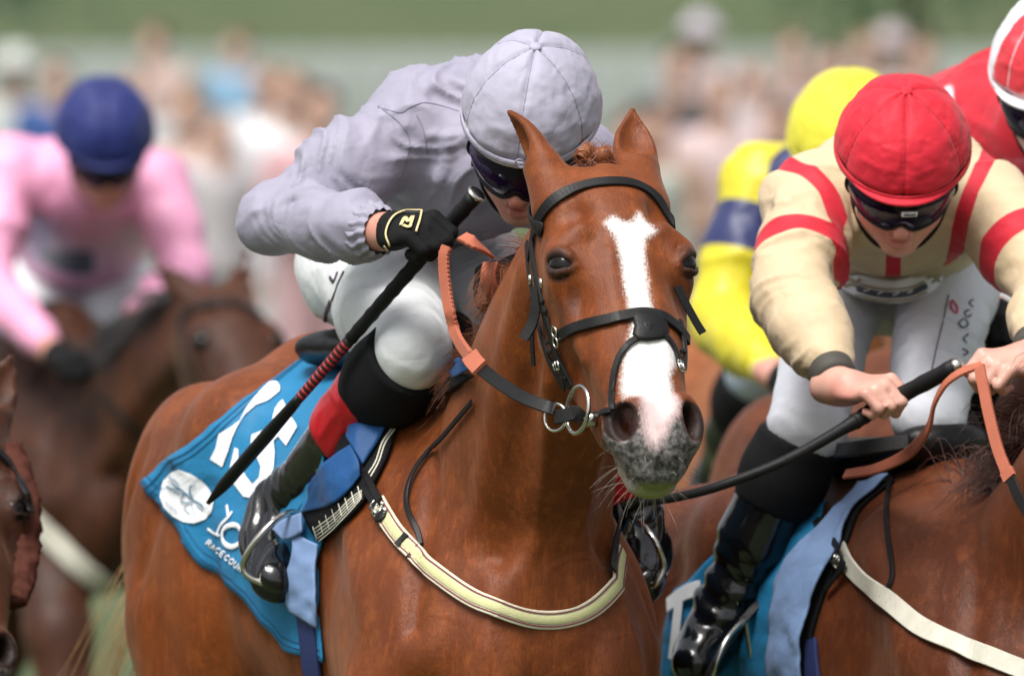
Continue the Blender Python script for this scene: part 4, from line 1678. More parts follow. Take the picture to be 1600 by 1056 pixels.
digit1 = Z([(806, 305), (850, 302), (872, 330), (870, 365), (800, 420), (720, 450), (650, 510), (600, 590), (570, 660), (545, 750), (512, 840), (435, 790), (470, 720), (490, 630), (560, 590), (620, 548), (664, 462), (714, 398), (766, 342)])
digit1 = [(x + 3, y + 3) for x, y in digit1]
print_fill(digit1, M_WHITE_PRINT, "digit", nc)
digit5 = Z([(880, 450), (905, 430), (960, 530), (1000, 600), (930, 720), (880, 660), (850, 690), (860, 760), (850, 870), (800, 960), (740, 1056), (660, 1040), (600, 960), (570, 870), (600, 730), (625, 740), (625, 830), (680, 920), (720, 960), (760, 920), (770, 850), (745, 790), (700, 740), (710, 650), (790, 620), (840, 560), (855, 490)])
print_fill(digit5, M_WHITE_PRINT, "digit", nc)
Z2 = lambda pts: [(220 + x / 3.77, 720 + y / 3.77) for x, y in pts]
roundel = Z2([(185, 70), (230, 50), (300, 75), (370, 115), (415, 170), (438, 240), (425, 300), (385, 345), (320, 365), (260, 362), (195, 325), (145, 275), (120, 215), (130, 150), (150, 105)])
print_fill(roundel, M_WHITE_PRINT, "badge", nc)
for ln, w_ in (([(185, 100), (215, 110), (240, 145)], 5), ([(165, 155), (200, 165), (235, 190), (265, 190)], 6), ([(200, 125), (225, 150), (262, 175), (300, 215), (330, 235), (365, 255), (385, 275)], 9),
               ([(190, 170), (215, 160), (250, 170)], 4), ([(270, 190), (250, 235), (285, 245), (320, 245)], 6), ([(300, 245), (272, 275), (285, 300), (305, 320)], 4), ([(310, 255), (318, 290), (330, 325)], 4), ([(310, 140), (300, 170), (310, 200), (320, 215)], 8), ([(335, 135), (312, 150)], 5), ([(320, 205), (285, 190)], 4), ([(345, 265), (375, 300)], 5), ([(160, 165), (170, 150), (190, 150)], 3),
               ([(160, 240), (175, 255)], 2.5), ([(185, 262), (200, 280)], 2.5), ([(210, 285), (228, 305)], 2.5)):
    print_stroke(Z2(ln), w_ / 3.77 * 1.08e-3, M_BLUE_INK, "emblem", nc, off=.0052)
print_stroke(Z2([(512, 262), (518, 300), (540, 340), (452, 430)][0:2] + [(520, 330)]), .0055, M_WHITE_PRINT, "letter", nc)
print_stroke(Z2([(545, 300), (520, 335), (480, 375), (455, 430)]), .0060, M_WHITE_PRINT, "letter", nc)
print_stroke(Z2([(400, 400), (435, 425), (470, 440)]), .0045, M_WHITE_PRINT, "letter", nc, curve=False)
print_stroke(Z2([(545, 375), (505, 390), (485, 430), (495, 480), (535, 505), (580, 490), (600, 440), (580, 385), (545, 375)]), .0085, M_WHITE_PRINT, "letter", nc)
GLY = {'R': [[(0, 0), (0, 1), (.6, 1), (.7, .78), (.6, .55), (0, .5)], [(.3, .5), (.7, 0)]], 'A': [[(0, 0), (.38, 1), (.76, 0)], [(.15, .35), (.6, .35)]],
       'C': [[(.7, .82), (.4, 1), (.1, .8), (0, .5), (.1, .2), (.4, 0), (.7, .18)]], 'E': [[(.6, 1), (0, 1), (0, 0), (.6, 0)], [(0, .5), (.5, .5)]],
       'O': [[(.38, 1), (.08, .8), (0, .5), (.08, .2), (.38, 0), (.68, .2), (.76, .5), (.68, .8), (.38, 1)]], 'U': [[(0, 1), (0, .25), (.3, 0), (.6, .2), (.65, 1)]],
       'S': [[(.6, .85), (.3, 1), (.05, .8), (.1, .58), (.55, .42), (.6, .18), (.3, 0), (0, .15)]], 'L': [[(0, 1), (0, 0), (.55, 0)]], 'D': [[(0, 0), (0, 1), (.4, .95), (.7, .5), (.4, .05), (0, 0)]],
       'Y': [[(0, 1), (.35, .5), (.7, 1)], [(.35, .5), (.35, 0)]], 'K': [[(0, 0), (0, 1)], [(.65, 1), (0, .45), (.65, 0)]], 'I': [[(.2, 0), (.2, 1)]], 'G': [[(.7, .82), (.4, 1), (.1, .8), (0, .5), (.1, .2), (.4, 0), (.7, .15), (.7, .45), (.45, .45)]]}
def word(txt, p0, p1, size, sw, mat, parent, fn, name="letter", tilt=None):
    p0, p1 = np.array(p0, float), np.array(p1, float)
    d = (p1 - p0) / len(txt)
    x = d / np.linalg.norm(d)
    y = np.array([x[1], -x[0]])
    for i, ch in enumerate(txt):
        o = p0 + d * i
        for st_ in GLY[ch]:
            fn([tuple(o + x * a * np.linalg.norm(d) * .95 + y * b * size) for a, b in st_], sw, mat, name, parent)
word("RACECOURSE", Z2([(388, 490)])[0], Z2([(655, 705)])[0], 9.0, .0026, M_WHITE_PRINT, nc, lambda p, w, m, n, pr: print_stroke(p, w, m, n, pr, dens=4, curve=False))
M_HEM = simple("hem_thread", (.004, .07, .17), rough=.7)
for k_ in (1, 2):
    hem = CV[[i * nt + (nt - 1 - k_) for i in range(na)]]
    hn = CN[[i * nt + (nt - 1 - k_) for i in range(na)]]
    v, f = strap(hem + hn * .0008, hn, .0016, .0008, .0002)
    mesh_obj("hem", v, f, M_HEM, nc)
for k_ in (1, 2):
    hem, hn = CV[k_ * nt:(k_ + 1) * nt], CN[k_ * nt:(k_ + 1) * nt]
    v, f = strap(hem + hn * .0008, hn, .0016, .0008, .0002)
    mesh_obj("hem", v, f, M_HEM, nc)

# ------------------------------------------------------------------ jockey in lavender silks
M_LAV = silk_material("lavender_silk", (.285, .270, .345), rough=.55, spec=.25)
M_LAVCAP = silk_material("lavender_cap_cloth", (.35, .335, .415), rough=.65, spec=.2)
M_WHITE_BREECH = silk_material("white_breeches_cloth", (.66, .68, .69), rough=.5)
M_SKIN1 = skin_material("fair_skin", (.52, .27, .20), (.50, .19, .14))
M_GLOVE = simple("black_glove_cloth", (.005, .005, .0055), rough=.8, var=.3, bump=.4, bscale=500, spec=.2)
M_RED = simple("red_boot_top", (.48, .006, .016), rough=.3, var=.15, spec=.35)
M_BLACK_CLOTH = simple("black_stocking", (.006, .006, .007), rough=.85, var=.3, spec=.2)
M_WHITE_TRIM = simple("white_trim", (.75, .74, .72), rough=.5)
M_GOLD = simple("gold_print", (.62, .50, .24), rough=.4)

J1 = P(600, 500, 1.1)
J1[2] = 1.55
j1 = empty("person", J1, "jockey in plain lavender silks and white breeches crouched on the white-blazed chestnut", "person")

hf, ht = arr(-.16, -.80, -.58), arr(.06, -.57, .82)
r1_, t1_, f1_ = frame_from(hf, ht)
if r1_[0] < 0:
    r1_ = -r1_
C1 = P(826, 222, .52)
sho_l, elb_l, wri_l = P(655, 195, .72), P(428, 343, .66), P(600, 362, .44)
sho_r, elb_r, wri_r = P(888, 252, .74), P(925, 420, .80), P(815, 430, .55)
pel, hip_l, hip_r = P(630, 330, 1.18), P(578, 410, 1.14), P(690, 405, 1.16)
_ya = h1.to_world(h1.hit(402, 795))[1]
_yt = h1.to_world(h1.hit(424, 905))[1]
_yk = h1.to_world(h1.hit(590, 640))[1]
print("leg depth", _ya, _yt, _yk)
kne_l, ank_l, toe_l = P(646, 550, _yk - .13), P(438, 797, _ya - .055), P(432, 903, min(_yt, _ya) - .10)
kne_r, ank_r, toe_r = P(880, 560, .82), P(985, 800, .98), P(1003, 905, .86)
chest = P(770, 205, .78)
neckb = P(795, 215, .66)

# hands: held bar directions
hl_e = unit(P(700, 352, .34) - wri_l)
hl_n = unit(arr(-.05, -.55, .83))
hr_e = unit(P(770, 415, .44) - wri_r)
hr_n = unit(arr(-.35, -.3, .88))

B = Field()
add_head(B, C1, r1_, t1_, f1_)
B.cone(C1 - t1_ * .06 - f1_ * .01, neckb, .055, .062, k=.03)
B.cone(neckb, chest, .07, .10, k=.04)
B.cone(chest, pel, .095, .08, k=.05)
for sh, el, wr in ((sho_l, elb_l, wri_l), (sho_r, elb_r, wri_r)):
    B.cone(chest, sh, .08, .05, k=.04)
    B.chain([sh, el, wr], [.045, .026, .024], k=.02)
for hp, kn, an, to in ((hip_l, kne_l, ank_l, toe_l), (hip_r, kne_r, ank_r, toe_r)):
    B.chain([pel, hp, kn, an], [.075, .06, .040, .022], k=.03)
grip_l, bar_l = hand_prims(B, wri_l, hl_e, hl_n, thumb=-1)
grip_r, bar_r = hand_prims(B, wri_r, hr_e, hr_n, thumb=1)
v, q = B.auto(.0048)
mesh_obj("body", v - J1, q, M_SKIN1, j1, attrs=face_attrs(v, C1, r1_, t1_, f1_))

# jacket
G = Field()
back_up = unit(np.cross(unit(pel - chest), arr(1, .25, 0)))
if back_up[2] < 0:
    back_up = -back_up
G.tube(pel, neckb, arr(1, .25, 0), [(-.12, 0, 0, .12, .09, .09, 2), (0, 0, 0, .150, .12, .11, 2.1), (.3, 0, .02, .150, .125, .12, 2.1), (.62, 0, .02, .165, .115, .135, 2.1), (.85, 0, .01, .145, .105, .125, 2.1), (1.0, 0, 0, .09, .09, .10, 2), (1.08, 0, 0, .06, .06, .07, 2)], k=.05)
G.cone(chest + arr(-.02, 0, .005), sho_l + arr(0, .02, .015), .100, .078, k=.06)
G.cone(chest + arr(.02, 0, .0), sho_r, .10, .075, k=.06)
for sh, el, wr in ((sho_l, elb_l, wri_l), (sho_r, elb_r, wri_r)):
    m1 = sh * .5 + el * .5
    m2 = el * .55 + wr * .45
    G.chain([sh, m1, el], [.080, .066, .052], k=.04)
    G.chain([el, m2, wr - unit(wr - el) * .075, wr - unit(wr - el) * .048], [.052, .053, .046, .030], k=.025)
    G.cut(wr + unit(wr - el) * .004, unit(wr - el)) if False else None
# folds: pleats from armpit, sleeve seam, creases at the elbow
def PX(pts):
    return [P(*p) for p in pts]
G.ridge(PX([(745, 165, .60), (690, 170, .60), (640, 190, .62), (590, 230, .60)]), .014, .010)
G.ridge(PX([(742, 190, .60), (700, 205, .60), (655, 250, .60), (630, 300, .60)]), .013, -.012)
G.ridge(PX([(640, 175, .62), (655, 215, .62), (645, 265, .60), (600, 300, .58)]), .010, -.010)
G.ridge(PX([(700, 215, .62), (690, 270, .64), (660, 320, .66)]), .014, .011)
G.ridge(PX([(560, 210, .60), (590, 240, .57), (600, 285, .55), (585, 320, .56)]), .010, .009)
G.ridge(PX([(515, 235, .60), (560, 250, .57), (575, 290, .55), (555, 320, .56)]), .012, -.014)
G.ridge(PX([(470, 270, .60), (520, 262, .57), (556, 285, .55), (560, 318, .56)]), .010, .011)
G.ridge(PX([(420, 318, .58), (470, 318, .55), (520, 330, .50)]), .010, -.007)
G.ridge(PX([(395, 330, .60), (440, 308, .57), (500, 306, .53)]), .010, .006)
G.ridge(PX([(600, 140, .78), (660, 128, .72), (740, 130, .66)]), .014, .009)
G.ridge(PX([(620, 165, .70), (680, 150, .66), (742, 150, .62)]), .011, -.009)
G.ridge(PX([(720, 240, .64), (740, 290, .66), (720, 340, .70)]), .016, .012)
G.ridge(PX([(760, 270, .66), (770, 320, .68), (740, 370, .72)]), .016, -.012)
G.ell(C1 - t1_ * .02, (.085, .12, .10), np.array([r1_, t1_, f1_]), k=.01, op='sub')
jk = garment("jacket", G, .0050, M_LAV, j1, J1, amp=.007, seed=2.0, segs=[(sho_l, elb_l, 1.0), (elb_l, wri_l, .8), (sho_r, elb_r, 1), (elb_r, wri_r, 1), (chest + arr(.1, 0, .03), pel, 1.7), (sho_l, chest + arr(.05, 0, 0), 1.4)], samp=.026)

def on_field(Fd, pts, off=0.0, t0=17.0, t1=21.5, org=None):
    d = np.array([ray(x, y) for x, y in pts])
    p = Fd.march(CAM_LOC, d, t0, t1, off)
    return p[~np.isnan(p[:, 0])]

def stroke(Fd, pts, width, mat, name, parent, org, off=.003, thick=.0012, n=None, dens=10, t0=17.0, t1=21.5):
    """a line of print, tape or stitching laid on the cloth"""
    px = catmull(np.asarray(pts, float), max(4, dens * (len(pts) - 1)))
    p = on_field(Fd, px, off, t0, t1)
    if len(p) < 3:
        return None
    nr = Fd.normal(p)
    v, fa = strap(p, nr, width, thick, min(.0004, thick * .4))
    return mesh_obj(name, v - org, fa, mat, parent)

# gathered cuffs
for el, wr in ((elb_l, wri_l), (elb_r, wri_r)):
    d = unit(wr - el)
    nr_, ns_ = 15, 72
    sx = unit(np.cross(d, arr(0, 0, 1)))
    sy = np.cross(d, sx)
    vv = []
    for i in range(nr_):
        x = i / (nr_ - 1)
        for j in range(ns_):
            a = 2 * math.pi * j / ns_
            g = math.sin(a * 15 + 1.3 * math.sin(x * 9)) * .0030 * (.5 + .5 * math.sin(math.pi * x))
            rr = .0435 - .007 * x + .004 * math.sin(math.pi * x) + g * 1.3 + .002 * abs(math.sin(x * math.pi * 3))
            vv.append(wr + d * (-.056 + .050 * x) + sx * math.cos(a) * rr + sy * math.sin(a) * rr)
    idx = np.arange(nr_ * ns_).reshape(nr_, ns_)
    qq = np.stack([idx[:-1], np.roll(idx[:-1], -1, 1), np.roll(idx[1:], -1, 1), idx[1:]], -1).reshape(-1, 4)
    mesh_obj("cuff", np.array(vv) - J1, qq, M_LAV, j1)

# gloves
for nm, W_, e_, n_, th, fin in (("l", wri_l, hl_e, hl_n, -1, (0, 1, 2, 3)), ("r", wri_r, hr_e, hr_n, 1, (0, 1, 2, 3))):
    g = Field()
    hand_prims(g, W_, e_, n_, infl=.0028, thumb=th)
    g.cut(W_ + e_ * .012, -e_)
    gv, gq = g.auto(.0032)
    go = mesh_obj("glove", relax(gv, gq, 1, .4) - J1, gq, M_GLOVE, j1)
    if nm == "l":
        glove_f = g
        stroke(g, [(609, 385), (603, 362), (618, 335), (655, 325), (658, 335), (650, 362)], .0035, M_GOLD, "trim", go, J1, t0=17.5)
        stroke(g, [(600, 384), (606, 392)], .004, M_GOLD, "trim", go, J1)
        stroke(g, [(626, 352), (633, 340), (638, 346), (645, 338), (640, 354), (630, 352)], .006, M_GOLD, "badge", go, J1)

# breeches
Br = Field()
for hp, kn in ((hip_l, kne_l), (hip_r, kne_r)):
    Br.cone(pel + arr(0, .02, -.01), hp, .125, .120, k=.06)
    Br.chain([hp, hp * .45 + kn * .55, kn], [.110, .088, .068], k=.04)
    an = ank_l if kn is kne_l else ank_r
breech = garment("breeches", Br, .0055, M_WHITE_BREECH, j1, J1, amp=.0045, seed=7, segs=[(hip_l, kne_l, 1), (hip_r, kne_r, 1), (pel, hip_l, .8)], samp=.015)
M_INK = simple("dark_print", (.03, .012, .03), rough=.6)
M_REDINK = simple("red_print", (.42, .06, .03), rough=.6)
for ln in ([(528, 425), (522, 440), (516, 433)], [(538, 424), (528, 445), (525, 455)], [(526, 452), (519, 470), (513, 486)], [(516, 470), (510, 488), (508, 502)]):
    mesh_stroke(breech, J1, ln, .006, M_INK, "print")
for ln in ([(495, 506), (510, 512), (521, 522), (532, 532)], [(505, 508), (500, 516)], [(516, 514), (512, 526)], [(526, 521), (520, 532)]):
    mesh_stroke(breech, J1, ln, .0035, M_REDINK, "print")
M_SEAM = simple("lavender_thread", (.19, .18, .235), rough=.8)
for ln in ([(716, 174), (690, 166), (663, 161), (640, 168), (625, 176), (591, 168)], [(591, 166), (625, 193), (640, 219), (633, 257), (621, 280)], [(650, 178), (662, 205), (668, 240)]):
    mesh_stroke(jk, J1, ln, .0014, M_SEAM, "seam", lift=.0004, thick=.0008)

# stocking, red boot top, boot
def leg_frame(kn, an):
    return unit(an - kn)
for (kn, an, to, vis) in ((kne_l, ank_l, toe_l, True), (kne_r, ank_r, toe_r, False)):
    d = leg_frame(kn, an)
    S = Field()
    S.chain([kn + d * .0, kn + d * .09, kn + d * .18], [.074, .072, .062], k=.03)
    S.cut(kn + d * .15, d)
    S.cut(kn + d * .015, -d)
    sv, sq = S.auto(.006)
    mesh_obj("stocking", sv - J1, sq, M_BLACK_CLOTH, j1)
    T = Field()
    T.chain([kn + d * .08, kn + d * .32], [.0735, .0625], k=.02)
    T.cut(kn + d * .108, -d)
    T.cut(kn + d * .262, d)
    tv, tq = T.auto(.005)
    tn = vnormals(tv, tq)
    mesh_obj("boot_top", folds(tv, tn, .003, 22, 3.0) - J1, tq, M_RED, j1)
    Bo = Field()
    L = np.linalg.norm(an - kn)
    Bo.chain([kn + d * .10, kn + d * .24, kn + d * (L - .06), an], [.065, .0575, .043, .040], k=.02)
    fd = unit(to - an)
    heel = an + d * .055 - fd * .035
    Bo.chain([an, an + d * .03 + fd * .05, to], [.046, .043, .036], k=.03)
    Bo.chain([heel, heel + fd * .09, to + d * .012 - fd * .01], [.030, .030, .026], k=.03)
    Bo.cone(an, heel, .038, .028, k=.03)
    Bo.cut(kn + d * .250, -d)
    bv, bq = Bo.auto(.005)
    bn = vnormals(bv, bq)
    tt = (bv - kn) @ d
    crease = np.sin(tt * 190 + 2.2 * vnoise(bv * 14)) * .0042 * np.exp(-((tt - (L - .03)) / .06) ** 2)
    mesh_obj("boot", folds(bv + bn * crease[:, None], bn, .0022, 7, 5.0) - J1, bq, M_BOOT, j1)

# helmet with its cloth cap, goggles, chin strap
HC = C1 + t1_ * .058 - f1_ * .004
RAD1 = (.109, .136, .126)
cap1, _, _ = cap_mesh(HC, r1_, t1_, f1_, RAD1, M_LAVCAP, j1, J1, seed=1.0, low=1.62, tilt=.0, wr=.0032, spin=.0)
thr = lambda a: 1.53 + .08 * np.cos(a)
pth = ring_path(HC, r1_, t1_, f1_, RAD1, thr, -math.pi, math.pi, 90, .0015)
nn = pth - HC
nn /= np.linalg.norm(nn, axis=1, keepdims=True)
sv, sf = strap(pth, nn, .012, .003)
mesh_obj("tape", sv - J1, sf, M_LAVCAP, cap1)
# tied bow in front
bow_c = ring_path(HC, r1_, t1_, f1_, RAD1, thr, .16, .17, 2, .005)[0]
for a0, sx_ in ((2.0, -1), (1.2, 1)):
    lp = [bow_c + r1_ * x * sx_ + t1_ * y + f1_ * z for x, y, z in ((0, 0, 0), (.012, .014, .004), (.020, .010, .006), (.014, -.002, .004), (0, 0, 0))]
    bv, bf = pipe(catmull(lp, 20), .0022, 6, .5)
    mesh_obj("bow", bv - J1, bf, M_LAVCAP, cap1)
for e in ((.045, -.006), (.030, -.020)):
    bv, bf = pipe(catmull([bow_c, bow_c + r1_ * e[0] * .5 + t1_ * e[1] * .2 + f1_ * .004, bow_c + r1_ * e[0] + t1_ * e[1] + f1_ * -.002], 12), .0018, 6, .5)
    mesh_obj("bow", bv - J1, bf, M_LAVCAP, cap1)
rim = ring_path(HC, r1_, t1_, f1_, RAD1, lambda a: 1.60 + .06 * np.cos(a), -1.75, 1.75, 60, -.002)
bv, bf = pipe(rim, .0045, 8)
mesh_obj("helmet_rim", bv - J1, bf, M_WHITE_TRIM, cap1)
rim = ring_path(HC, r1_, t1_, f1_, RAD1, lambda a: 1.65 + .06 * np.cos(a), -1.75, 1.75, 60, -.006)
bv, bf = pipe(rim, .006, 8)
mesh_obj("helmet_shell", bv - J1, bf, M_RUBBER, cap1)
goggles(C1, r1_, t1_, f1_, 1.05, j1, J1, up=-.006)
for a in (-1, 1):
    pts = [C1 + r1_ * a * .080 + t1_ * .035 + f1_ * .03, C1 + r1_ * a * .079 - t1_ * .03 + f1_ * .022, C1 + r1_ * a * .066 - t1_ * .085 + f1_ * .02, C1 + r1_ * a * .035 - t1_ * .122 + f1_ * .03, C1 - t1_ * .128 + f1_ * .035]
    pp = catmull(pts, 26)
    nn = pp - (C1 - t1_ * .02)
    sv, sf = strap(pp, nn / np.linalg.norm(nn, axis=1, keepdims=True), .017, .003)
    mesh_obj("chin_strap", sv - J1, sf, M_RUBBER, j1)
    bv, bf = box(C1 + r1_ * a * .083 - t1_ * .030 + f1_ * .022, (.004, .012, .010), np.array([r1_, t1_, f1_]), .002)
    mesh_obj("strap_buckle", bv - J1, bf, M_RUBBER, j1)
# ------------------------------------------------------------------ saddle, pad, stirrup, whip of the lavender jockey
sd = tack_root(h1, "saddle", "small black racing saddle with stitched pad under the lavender jockey", "saddle")
def sheet_px(h, rows, off, mat, name, parent, bulge=None, thick=.004, amp=.002, nu=30, nv=14, base=None):
    """a cloth sheet given by picture rows (each a list of points), laid on the horse with depth offsets"""
    V = []
    rows = [catmull(np.asarray(r_, float), nu) for r_ in rows]
    R3 = np.stack(rows)
    allp = np.stack([catmull(R3[:, j], nv) for j in range(nu)], 1)          # nv x nu x (x,y,off)
    pts = allp[..., :2].reshape(-1, 2)
    hit = h.hits(pts, off)
    bad = np.isnan(hit[:, 0])
    w = h.to_world(np.nan_to_num(hit))
    Yd = w[:, 1].reshape(nv, nu)
    Yd[bad.reshape(nv, nu)] = np.nan
    med = np.nanmedian(Yd)
    Yd = np.where(np.isnan(Yd), med, Yd)
    for _ in range(6):
        P_ = np.pad(Yd, 1, mode='edge')
        Yd = np.minimum(Yd, .25 * (P_[:-2, 1:-1] + P_[2:, 1:-1] + P_[1:-1, :-2] + P_[1:-1, 2:]) + .004)
    dz = allp[..., 2] if allp.shape[-1] > 2 else 0
    Yd = Yd - dz
    V = np.array([h.to_local(P(x, y, Y)) for (x, y), Y in zip(pts, Yd.ravel())])
    idx = np.arange(nv * nu).reshape(nv, nu)
    Q = np.stack([idx[:-1, :-1], idx[1:, :-1], idx[1:, 1:], idx[:-1, 1:]], -1).reshape(-1, 4)
    fn_ = np.cross(V[Q[:, 2]] - V[Q[:, 0]], V[Q[:, 3]] - V[Q[:, 1]])
    view = V.mean(0) - h.to_local(CAM_LOC)
    if (fn_ @ view).sum() > 0:
        Q = Q[:, ::-1].copy()
    n = vnormals(V, Q)
    V = V + n * (amp * vnoise(V * 22) + amp * .5 * vnoise(V * 55))[:, None]
    o = mesh_obj(name, V, Q, mat, parent)
    m = o.modifiers.new("thick", 'SOLIDIFY')
    m.thickness = thick
    m.offset = -1
    return o, V, Q
# black pad, seen along its front edge
pad, PV, PQ = sheet_px(h1, [[(735, 590, .0), (650, 640, .0), (622, 668, .0), (600, 720, .0), (560, 790, .0), (498, 848, .0)],
                            [(715, 585, .02), (640, 620, .02), (610, 650, .02), (575, 705, .02), (540, 770, .02), (482, 822, .02)],
                            [(690, 580, .03), (600, 600, .03), (560, 640, .03), (530, 690, .03), (510, 740, .03), (470, 800, .03)]], .012, M_BLACK_PAD, "pad", sd, thick=.010, nu=40)
PB = BVHTree.FromPolygons([tuple(p) for p in PV], [tuple(int(k) for k in q) for q in PQ])
M_CORD = simple("white_stitching", (.60, .58, .48), rough=.7)
# white cord stitching on the pad's front
for k in range(5):
    t_ = k / 4
    print_stroke([(494 - 6 * t_ + 4, 846 - 20 * t_), (520 + 3 * t_, 828 - 24 * t_), (545 + 2 * t_, 800 - 22 * t_ + 2), (566, 778 - 12 * t_)], .0016, M_CORD, "stitching", pad, off=.0012, B=PB, dens=6)
for k in range(8):
    t_ = k / 7
    print_stroke([(490 + 70 * t_, 826 - 62 * t_ - 4), (497 + 68 * t_, 846 - 64 * t_ - 2)], .0016, M_CORD, "stitching", pad, off=.0016, B=PB, dens=5, curve=False)
for k in range(2):
    print_stroke([(575 - 5 * k, 752 - 4 * k), (592 - 5 * k, 722), (602 - 5 * k, 692), (618 - 5 * k, 668)], .0022, M_CORD, "stitching", pad, off=.0012, B=PB)
# royal blue cover folded over the pad
sheet_px(h1, [[(745, 572, .03), (690, 598, .03), (622, 640, .03), (588, 690, .03), (566, 725, .03)],
              [(725, 560, .045), (660, 588, .045), (600, 622, .05), (565, 660, .055), (552, 700, .05)],
              [(690, 560, .05), (630, 585, .05), (580, 600, .05), (552, 640, .05), (540, 680, .05)]], .012, M_BLUE2, "cover", sd, amp=.003, nu=36)
sheet_px(h1, [[(562, 742, .03), (540, 770, .03), (512, 790, .035), (470, 800, .04)],
              [(560, 720, .045), (535, 742, .05), (505, 762, .055), (478, 782, .05)],
              [(548, 695, .05), (520, 712, .055), (495, 735, .06), (480, 762, .06)]], .012, M_BLUE2, "cover", sd, amp=.003, nu=30)
# pale blue chamois hanging below
sheet_px(h1, [[(495, 850, .02), (492, 890, .02), (494, 940, .015), (492, 982, .01)],
              [(470, 838, .03), (470, 880, .035), (466, 925, .03), (478, 972, .02)],
              [(452, 828, .035), (455, 862, .045), (440, 925, .045), (450, 955, .03)]], .010, M_PALEBLUE, "chamois", sd, amp=.004, nu=30)
sheet_px(h1, [[(470, 800, .04), (440, 812, .05), (425, 826, .05)], [(470, 830, .04), (452, 840, .045), (440, 842, .05)]], .012, M_PALEBLUE, "chamois", sd, nu=14, nv=8)
# girth
hug_strap(h1, [(478, 950), (484, 1000), (490, 1060), (505, 1120), (540, 1180)], .052, M_NAVY, "girth", sd, off=.006, thick=.006, sm=4)
# seat and flap under the rider
SF = Field()
SF.tube(h1.field.snap(arr(-.42, 0, 1.6)[None], .02)[0], h1.field.snap(arr(-.04, 0, 1.7)[None], .03)[0], arr(0, 1, 0), [(0, 0, 0, .11, .02, .03, 2.4), (.15, 0, .01, .13, .03, .04, 2.4), (.55, 0, 0, .10, .02, .05, 2.2), (.9, 0, .012, .09, .03, .05, 2.2), (1, 0, .01, .05, .015, .03, 2)], k=0)
sv_, sq_ = SF.auto(.010)
mesh_obj("seat", sv_, sq_, M_BLACK_LEATHER, sd)
# stirrup irons on their leathers
st_y = ank_l[1] if False else min(_yt, _ya) - .07
for side, cpx, cy, sgn in ((-1, (416, 850), st_y, -1), (1, (1003, 850), toe_r[1] + .02, 1)):
    ir = tack_root(h1, "stirrup", ("steel stirrup round the lavender jockey's near boot over the number cloth" if sgn < 0 else "far steel stirrup showing beside the striped breastgirth"), "stirrup")
    if sgn < 0:
        arcp = [(470, 800, st_y - .012), (448, 802, st_y - .040), (424, 818, st_y - .060), (405, 838, st_y - .066), (388, 862, st_y - .060), (380, 884, st_y - .05), (388, 900, st_y - .05), (412, 912, st_y - .05)]
        pp = [h1.to_local(P(*a)) for a in arcp]
        v, f = pipe(catmull(pp, 50), .0055, 10)
        mesh_obj("iron", v, f, M_STEEL, ir)
        back = [(412, 912, st_y - .05), (440, 905, st_y + .0), (462, 870, st_y + .02), (476, 825, st_y + .015), (470, 800, st_y - .012)]
        v, f = pipe(catmull([h1.to_local(P(*a)) for a in back], 40), .0055, 10)
        mesh_obj("iron", v, f, M_STEEL, ir)
        fs([(470, 803, st_y - .01), (500, 760, st_y - .04), (525, 715, st_y - .10), (560, 660, st_y - .16)], (-.5, -.8, .2), .018, M_STRAP, "leather", ir)
    else:
        y_ = toe_r[1]
        arcp = [(985, 810, y_ + .04), (1008, 825, y_ - .02), (1026, 850, y_ - .04), (1036, 885, y_ - .03), (1020, 915, y_ - .03), (990, 905, y_ + .02), (975, 850, y_ + .05), (985, 810, y_ + .04)]
        v, f = pipe(catmull([h1.to_local(P(*a)) for a in arcp], 60), .0055, 10)
        mesh_obj("iron", v, f, M_STEEL, ir)
# whip
wp = empty("whip", P(540, 540, .35), "long black racing whip with red banding in the lavender jockey's gloved hand", "whip")
wo = P(540, 540, .35)
gy = .335
w0, w1 = P(742, 306, .40), P(325, 786, min(_yt, _ya) - .14)
def wat(t): return w0 + (w1 - w0) * t
ts = np.linspace(0, 1, 60)
prof = np.interp(ts, [0, .02, .30, .32, .50, .54, .58, .75, .97, 1], [.0125, .0145, .0125, .0095, .0080, .0085, .0105, .0125, .0105, .004])
handle_i = ts <= .31
v, f = pipe(np.array([wat(t) for t in np.linspace(.0, .46, 30)]) - wo, np.linspace(.0135, .0108, 30) + .0008 * np.sin(np.linspace(0, 70, 30)), 12)
mesh_obj("handle", v, f, M_RUBBER, wp)
v, f = pipe(np.array([wat(t) for t in np.linspace(.45, .67, 10)]) - wo, np.linspace(.0098, .0080, 10), 10)
mesh_obj("shaft", v, f, simple("whip_black_thread", (.010, .009, .010), rough=.5), wp)
M_REDTH = simple("red_thread", (.30, .012, .018), rough=.5)
for k in range(13):
    t_ = .475 + k * .0138
    v, f = pipe(np.array([wat(t_), wat(t_ + .0068)]) - wo, (.0104 - .008 * (t_ - .45)), 12)
    mesh_obj("red_band", v, f, M_REDTH, wp)
v, f = pipe(np.array([wat(t) for t in np.linspace(.65, 1.0, 22)]) - wo, np.interp(np.linspace(.65, 1, 22), [.65, .68, .78, .94, 1], [.0085, .0105, .0130, .0120, .004]), 12, flat=.75)
mesh_obj("flap", v, f, M_BLACK_LEATHER, wp)
v, f = ball(w0 - wo + unit(w0 - w1) * .004, (.0165, .0165, .006), 18, 8, np.array([unit(np.cross(w0 - w1, (0, 0, 1))), unit(np.cross(w0 - w1, np.cross(w0 - w1, (0, 0, 1)))), unit(w0 - w1)]))
mesh_obj("cap", v, f, M_STEEL, wp)
